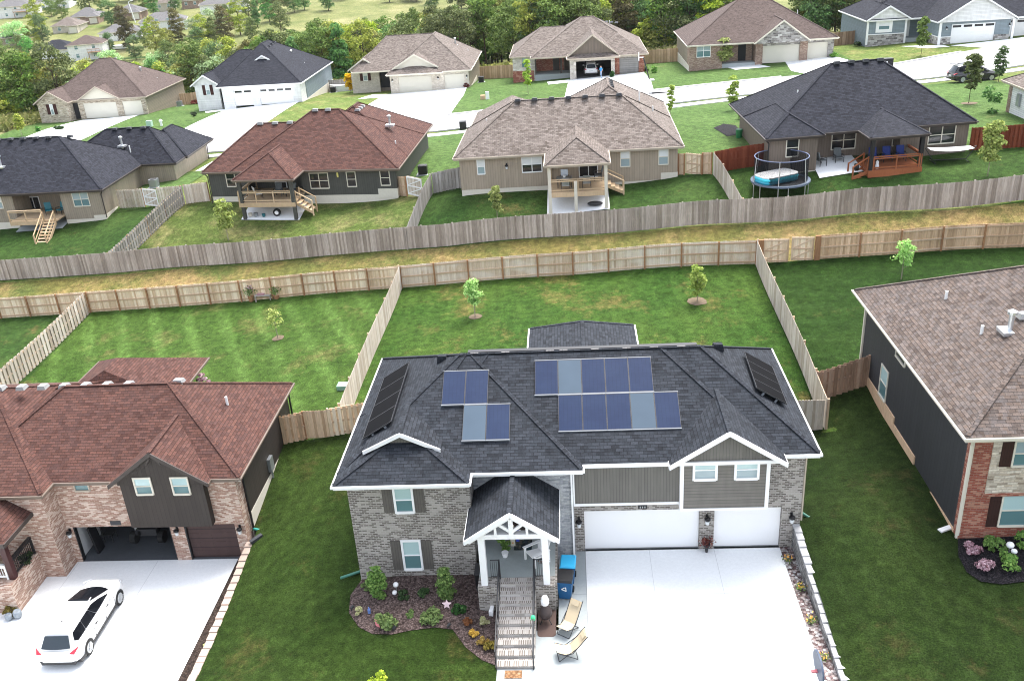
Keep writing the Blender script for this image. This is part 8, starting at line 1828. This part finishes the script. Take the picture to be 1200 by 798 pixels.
# ---------------------------------------------------------------- far neighbourhood
def far_house(name, px, py, w_, d_, h_, rot, roofm, wallm, label, ridge=None, pitch=.45, deck=False, garage=False):
    p = G(px, py); c, s = math.cos(rot), math.sin(rot)
    hs = House(name, label, (p.x, p.y, 0), (c, s), (-s, c), base=tuple(p), roofm=roofm, trim='cream', group='houses of the far neighbourhood'); z0 = p.z-1.5; E = p.z+h_
    w = hs.mb(); w.box(-w_/2, 0, z0, w_/2, d_, E-.05); hs.part('wall', w, wallm)
    hs.hip2(-w_/2-.5, -.5, w_/2+.5, d_+.5, E, pitch, caps=False)
    if garage:
        hs.hip2(w_*.1, -4, w_/2+.3, 5, E-.02, pitch, caps=False); w = hs.mb(); w.box(w_*.14, -3.5, z0, w_/2-.1, 1, E-.06); hs.part('garage_wall', w, wallm)
        hs.garage(-3.6, w_*.2, w_*.45, p.z+.1, p.z+2.3, 'garage_c', panels=False)
    hs.finish()
    k = max(2, int(w_/4))
    for i in range(k):
        x = -w_/2+w_*(i+.5)/k
        if garage and x > w_*.1: continue
        for lv in range(1 if h_ < 4 else 2): hs.win('S', 0, x-.5, x+.5, p.z+1.0+2.6*lv, p.z+2.2+2.6*lv, hi='pane_bl', lo='pane_lo')
    if deck:
        w = hs.mb(); w.box(w_*.1, -2.6, p.z+2.5, w_*.45, 0, p.z+2.65); dko = hs.part('deck', w, 'brownwood'); hs.rail('deck_rail', (w_*.1, -2.6, p.z+2.65), (w_*.45, -2.6, p.z+2.65), 'brownwood', n=3, parent=dko)
        for x in (w_*.12, w_*.43): w = hs.mb(); w.box(x-.1, -2.5, z0, x+.1, -2.3, p.z+2.5); hs.part('deck_post', w, 'brownwood')
    return hs
FH = [ (65, 70, 10, 3.0, 8, 'rsh_blk', 'sd_white', 'far house with dark grey hip roof just above the brown roof', .5, False, False),
 (103, 71, 10, 5.0, 14, 'rsh_brn', 'sd_white', 'far white two storey house with brown roof and deck', .42, True, False),
 (79, 39, 10, 2.8, 10, 'rsh_tan', 'bk_cream', 'far house with taupe roof left of the large round dark tree', .5, False, True),
 (102, 28, 10, 2.8, 10, 'rsh_far', 'bk_brown', 'far house with grey roof behind the large round dark tree', .55, False, True),
 (142, 48, 10, 3.0, 14, 'rsh_far', 'sd_white', 'far long grey roofed house below the lamp post', .45, False, False),
 (193, 38, 11, 4.0, 18, 'rsh_far', 'sd_white', 'far long grey roofed white house right of the lamp post', .45, False, False),
 (152, 23, 10, 2.8, 10, 'rsh_far', 'bk_brown', 'far grey house behind the lamp post', .5, False, True),
 (15, 22, 12, 4.8, 8, 'rsh_far', 'sd_white', 'far two storey house with grey roof at the top left corner', .42, True, False),
 (58, 12, 12, 4.0, 10, 'rsh_far', 'sd_white', 'far grey roofed house right of the top left corner one', .42, False, False),
 (264, 15, 11, 3.4, 16, 'rsh_far', 'sd_white', 'far white house with grey roof left of the meadow', .45, False, False),
 (193, 12, 10, 2.8, 12, 'rsh_tan', 'bk_cream', 'far tan house between two round dark trees', .45, False, False),
 (224, 9, 9, 2.8, 8, 'rsh_brn', 'bk_brown', 'far small brown house at the top edge', .45, False, False),
 (4, 55, 10, 3.0, 8, 'rsh_far', 'sd_tan', 'far dark grey house at the left picture edge', .45, False, False)]
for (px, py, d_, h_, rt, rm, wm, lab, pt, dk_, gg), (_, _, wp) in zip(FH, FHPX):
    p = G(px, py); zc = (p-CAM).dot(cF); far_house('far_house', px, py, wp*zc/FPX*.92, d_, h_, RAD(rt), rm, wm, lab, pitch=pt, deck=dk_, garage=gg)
p = G(141, 59); mb = MB(); mb.box(p.x-2.2, p.y-1, p.z+.5, p.x+2.2, p.y+1, p.z+1.6); solid('camper_trailer', mb, M['white2'], 'small white trailer beside the far dark tree', 'trailer')
p = G(159, 27); t = thing('street_lamp', 'tall pale street lamp in the far neighbourhood', 'street lamp', tuple(p)); mb = MB(); mb.tube([p, p+Vector((-1.2, 0, 7.8))], .16, 8); build(mb, 'pole', M['white2'], t); mb = MB(); mb.tube([p+Vector((-1.2, 0, 7.7)), p+Vector((-.2, 0, 8.2)), p+Vector((.8, 0, 8.2))], .12, 6); build(mb, 'arm', M['white2'], t)
def paving(poly, m, off=.08): structure('road' if m == 'road' else 'lawn', drape([XY(*poly)], off, 4), M[m], uv=False)
paving(((86, 37), (97, 35), (120, 41), (113, 44)), 'sidewalk'); paving(((66, 42), (84, 38), (92, 46), (68, 50)), 'g_mixed'); paving(((97, 32), (122, 30), (128, 37), (104, 39)), 'g_mixed')
paving(((6, 66), (22, 62), (24, 70), (10, 72)), 'sidewalk'); paving(((0, 26), (60, 22), (62, 28), (0, 33)), 'g_bright'); paving(((178, 52), (205, 46), (208, 58), (180, 60)), 'g_bright')
paving(((60, 50), (300, 40), (300, 62), (60, 74)), 'g_deep', .05); paving(((0, 33), (60, 28), (60, 66), (0, 74)), 'g_deep', .05)
# ---------------------------------------------------------------- air
mb = MB(); mb.box(-420, -30, -40, 330, 560, 60)
hz = bpy.data.materials.new('haze'); hz.use_nodes = True; nt_ = hz.node_tree; nt_.nodes.remove(nt_.nodes['Principled BSDF']); pv = nt_.nodes.new('ShaderNodeVolumePrincipled')
pv.inputs['Density'].default_value = .00005; pv.inputs['Color'].default_value = (.9, .93, .96, 1); pv.inputs['Anisotropy'].default_value = .2
nt_.links.new(pv.outputs[0], nt_.nodes['Material Output'].inputs['Volume'])
o = build(mb, 'haze', hz, None, (0, 0, 0), uv=False); o['kind'] = 'stuff'; o['label'] = 'faint haze'
# ---------------------------------------------------------------- light
w = bpy.data.worlds.new('World'); scene.world = w; w.use_nodes = True
nt = w.node_tree; bg = nt.nodes['Background']; sky = nt.nodes.new('ShaderNodeTexSky'); sky.sky_type = 'NISHITA'; sky.sun_disc = False
SUN_EL, SUN_AZ = RAD(62), RAD(24)          # azimuth from +Y towards +X
sky.sun_elevation = SUN_EL; sky.sun_rotation = SUN_AZ; sky.air_density = 1.0; sky.dust_density = 3.0; sky.ozone_density = 1.0
hs = nt.nodes.new('ShaderNodeHueSaturation'); hs.inputs['Saturation'].default_value = .4; nt.links.new(sky.outputs[0], hs.inputs['Color']); nt.links.new(hs.outputs[0], bg.inputs[0]); bg.inputs[1].default_value = .138
sl = bpy.data.lights.new('sun', 'SUN'); sl.energy = 1.35; sl.angle = RAD(32); sl.color = (1, .965, .91)
so = bpy.data.objects.new('sun', sl); COL.objects.link(so)
d = Vector((math.sin(SUN_AZ)*math.cos(SUN_EL), math.cos(SUN_AZ)*math.cos(SUN_EL), math.sin(SUN_EL)))
so.rotation_euler = d.to_track_quat('Z', 'Y').to_euler(); so.location = (0, 0, 80)
scene.view_settings.view_transform = 'Standard'; scene.view_settings.look = 'None'; scene.view_settings.gamma = 1; scene.view_settings.exposure = 2.05
scene.render.engine = 'CYCLES'; scene.cycles.max_bounces = 6; scene.cycles.transparent_max_bounces = 8
scene.cycles.use_denoising = True; scene.cycles.pixel_filter_type = 'BLACKMAN_HARRIS'; scene.cycles.filter_width = 1.05
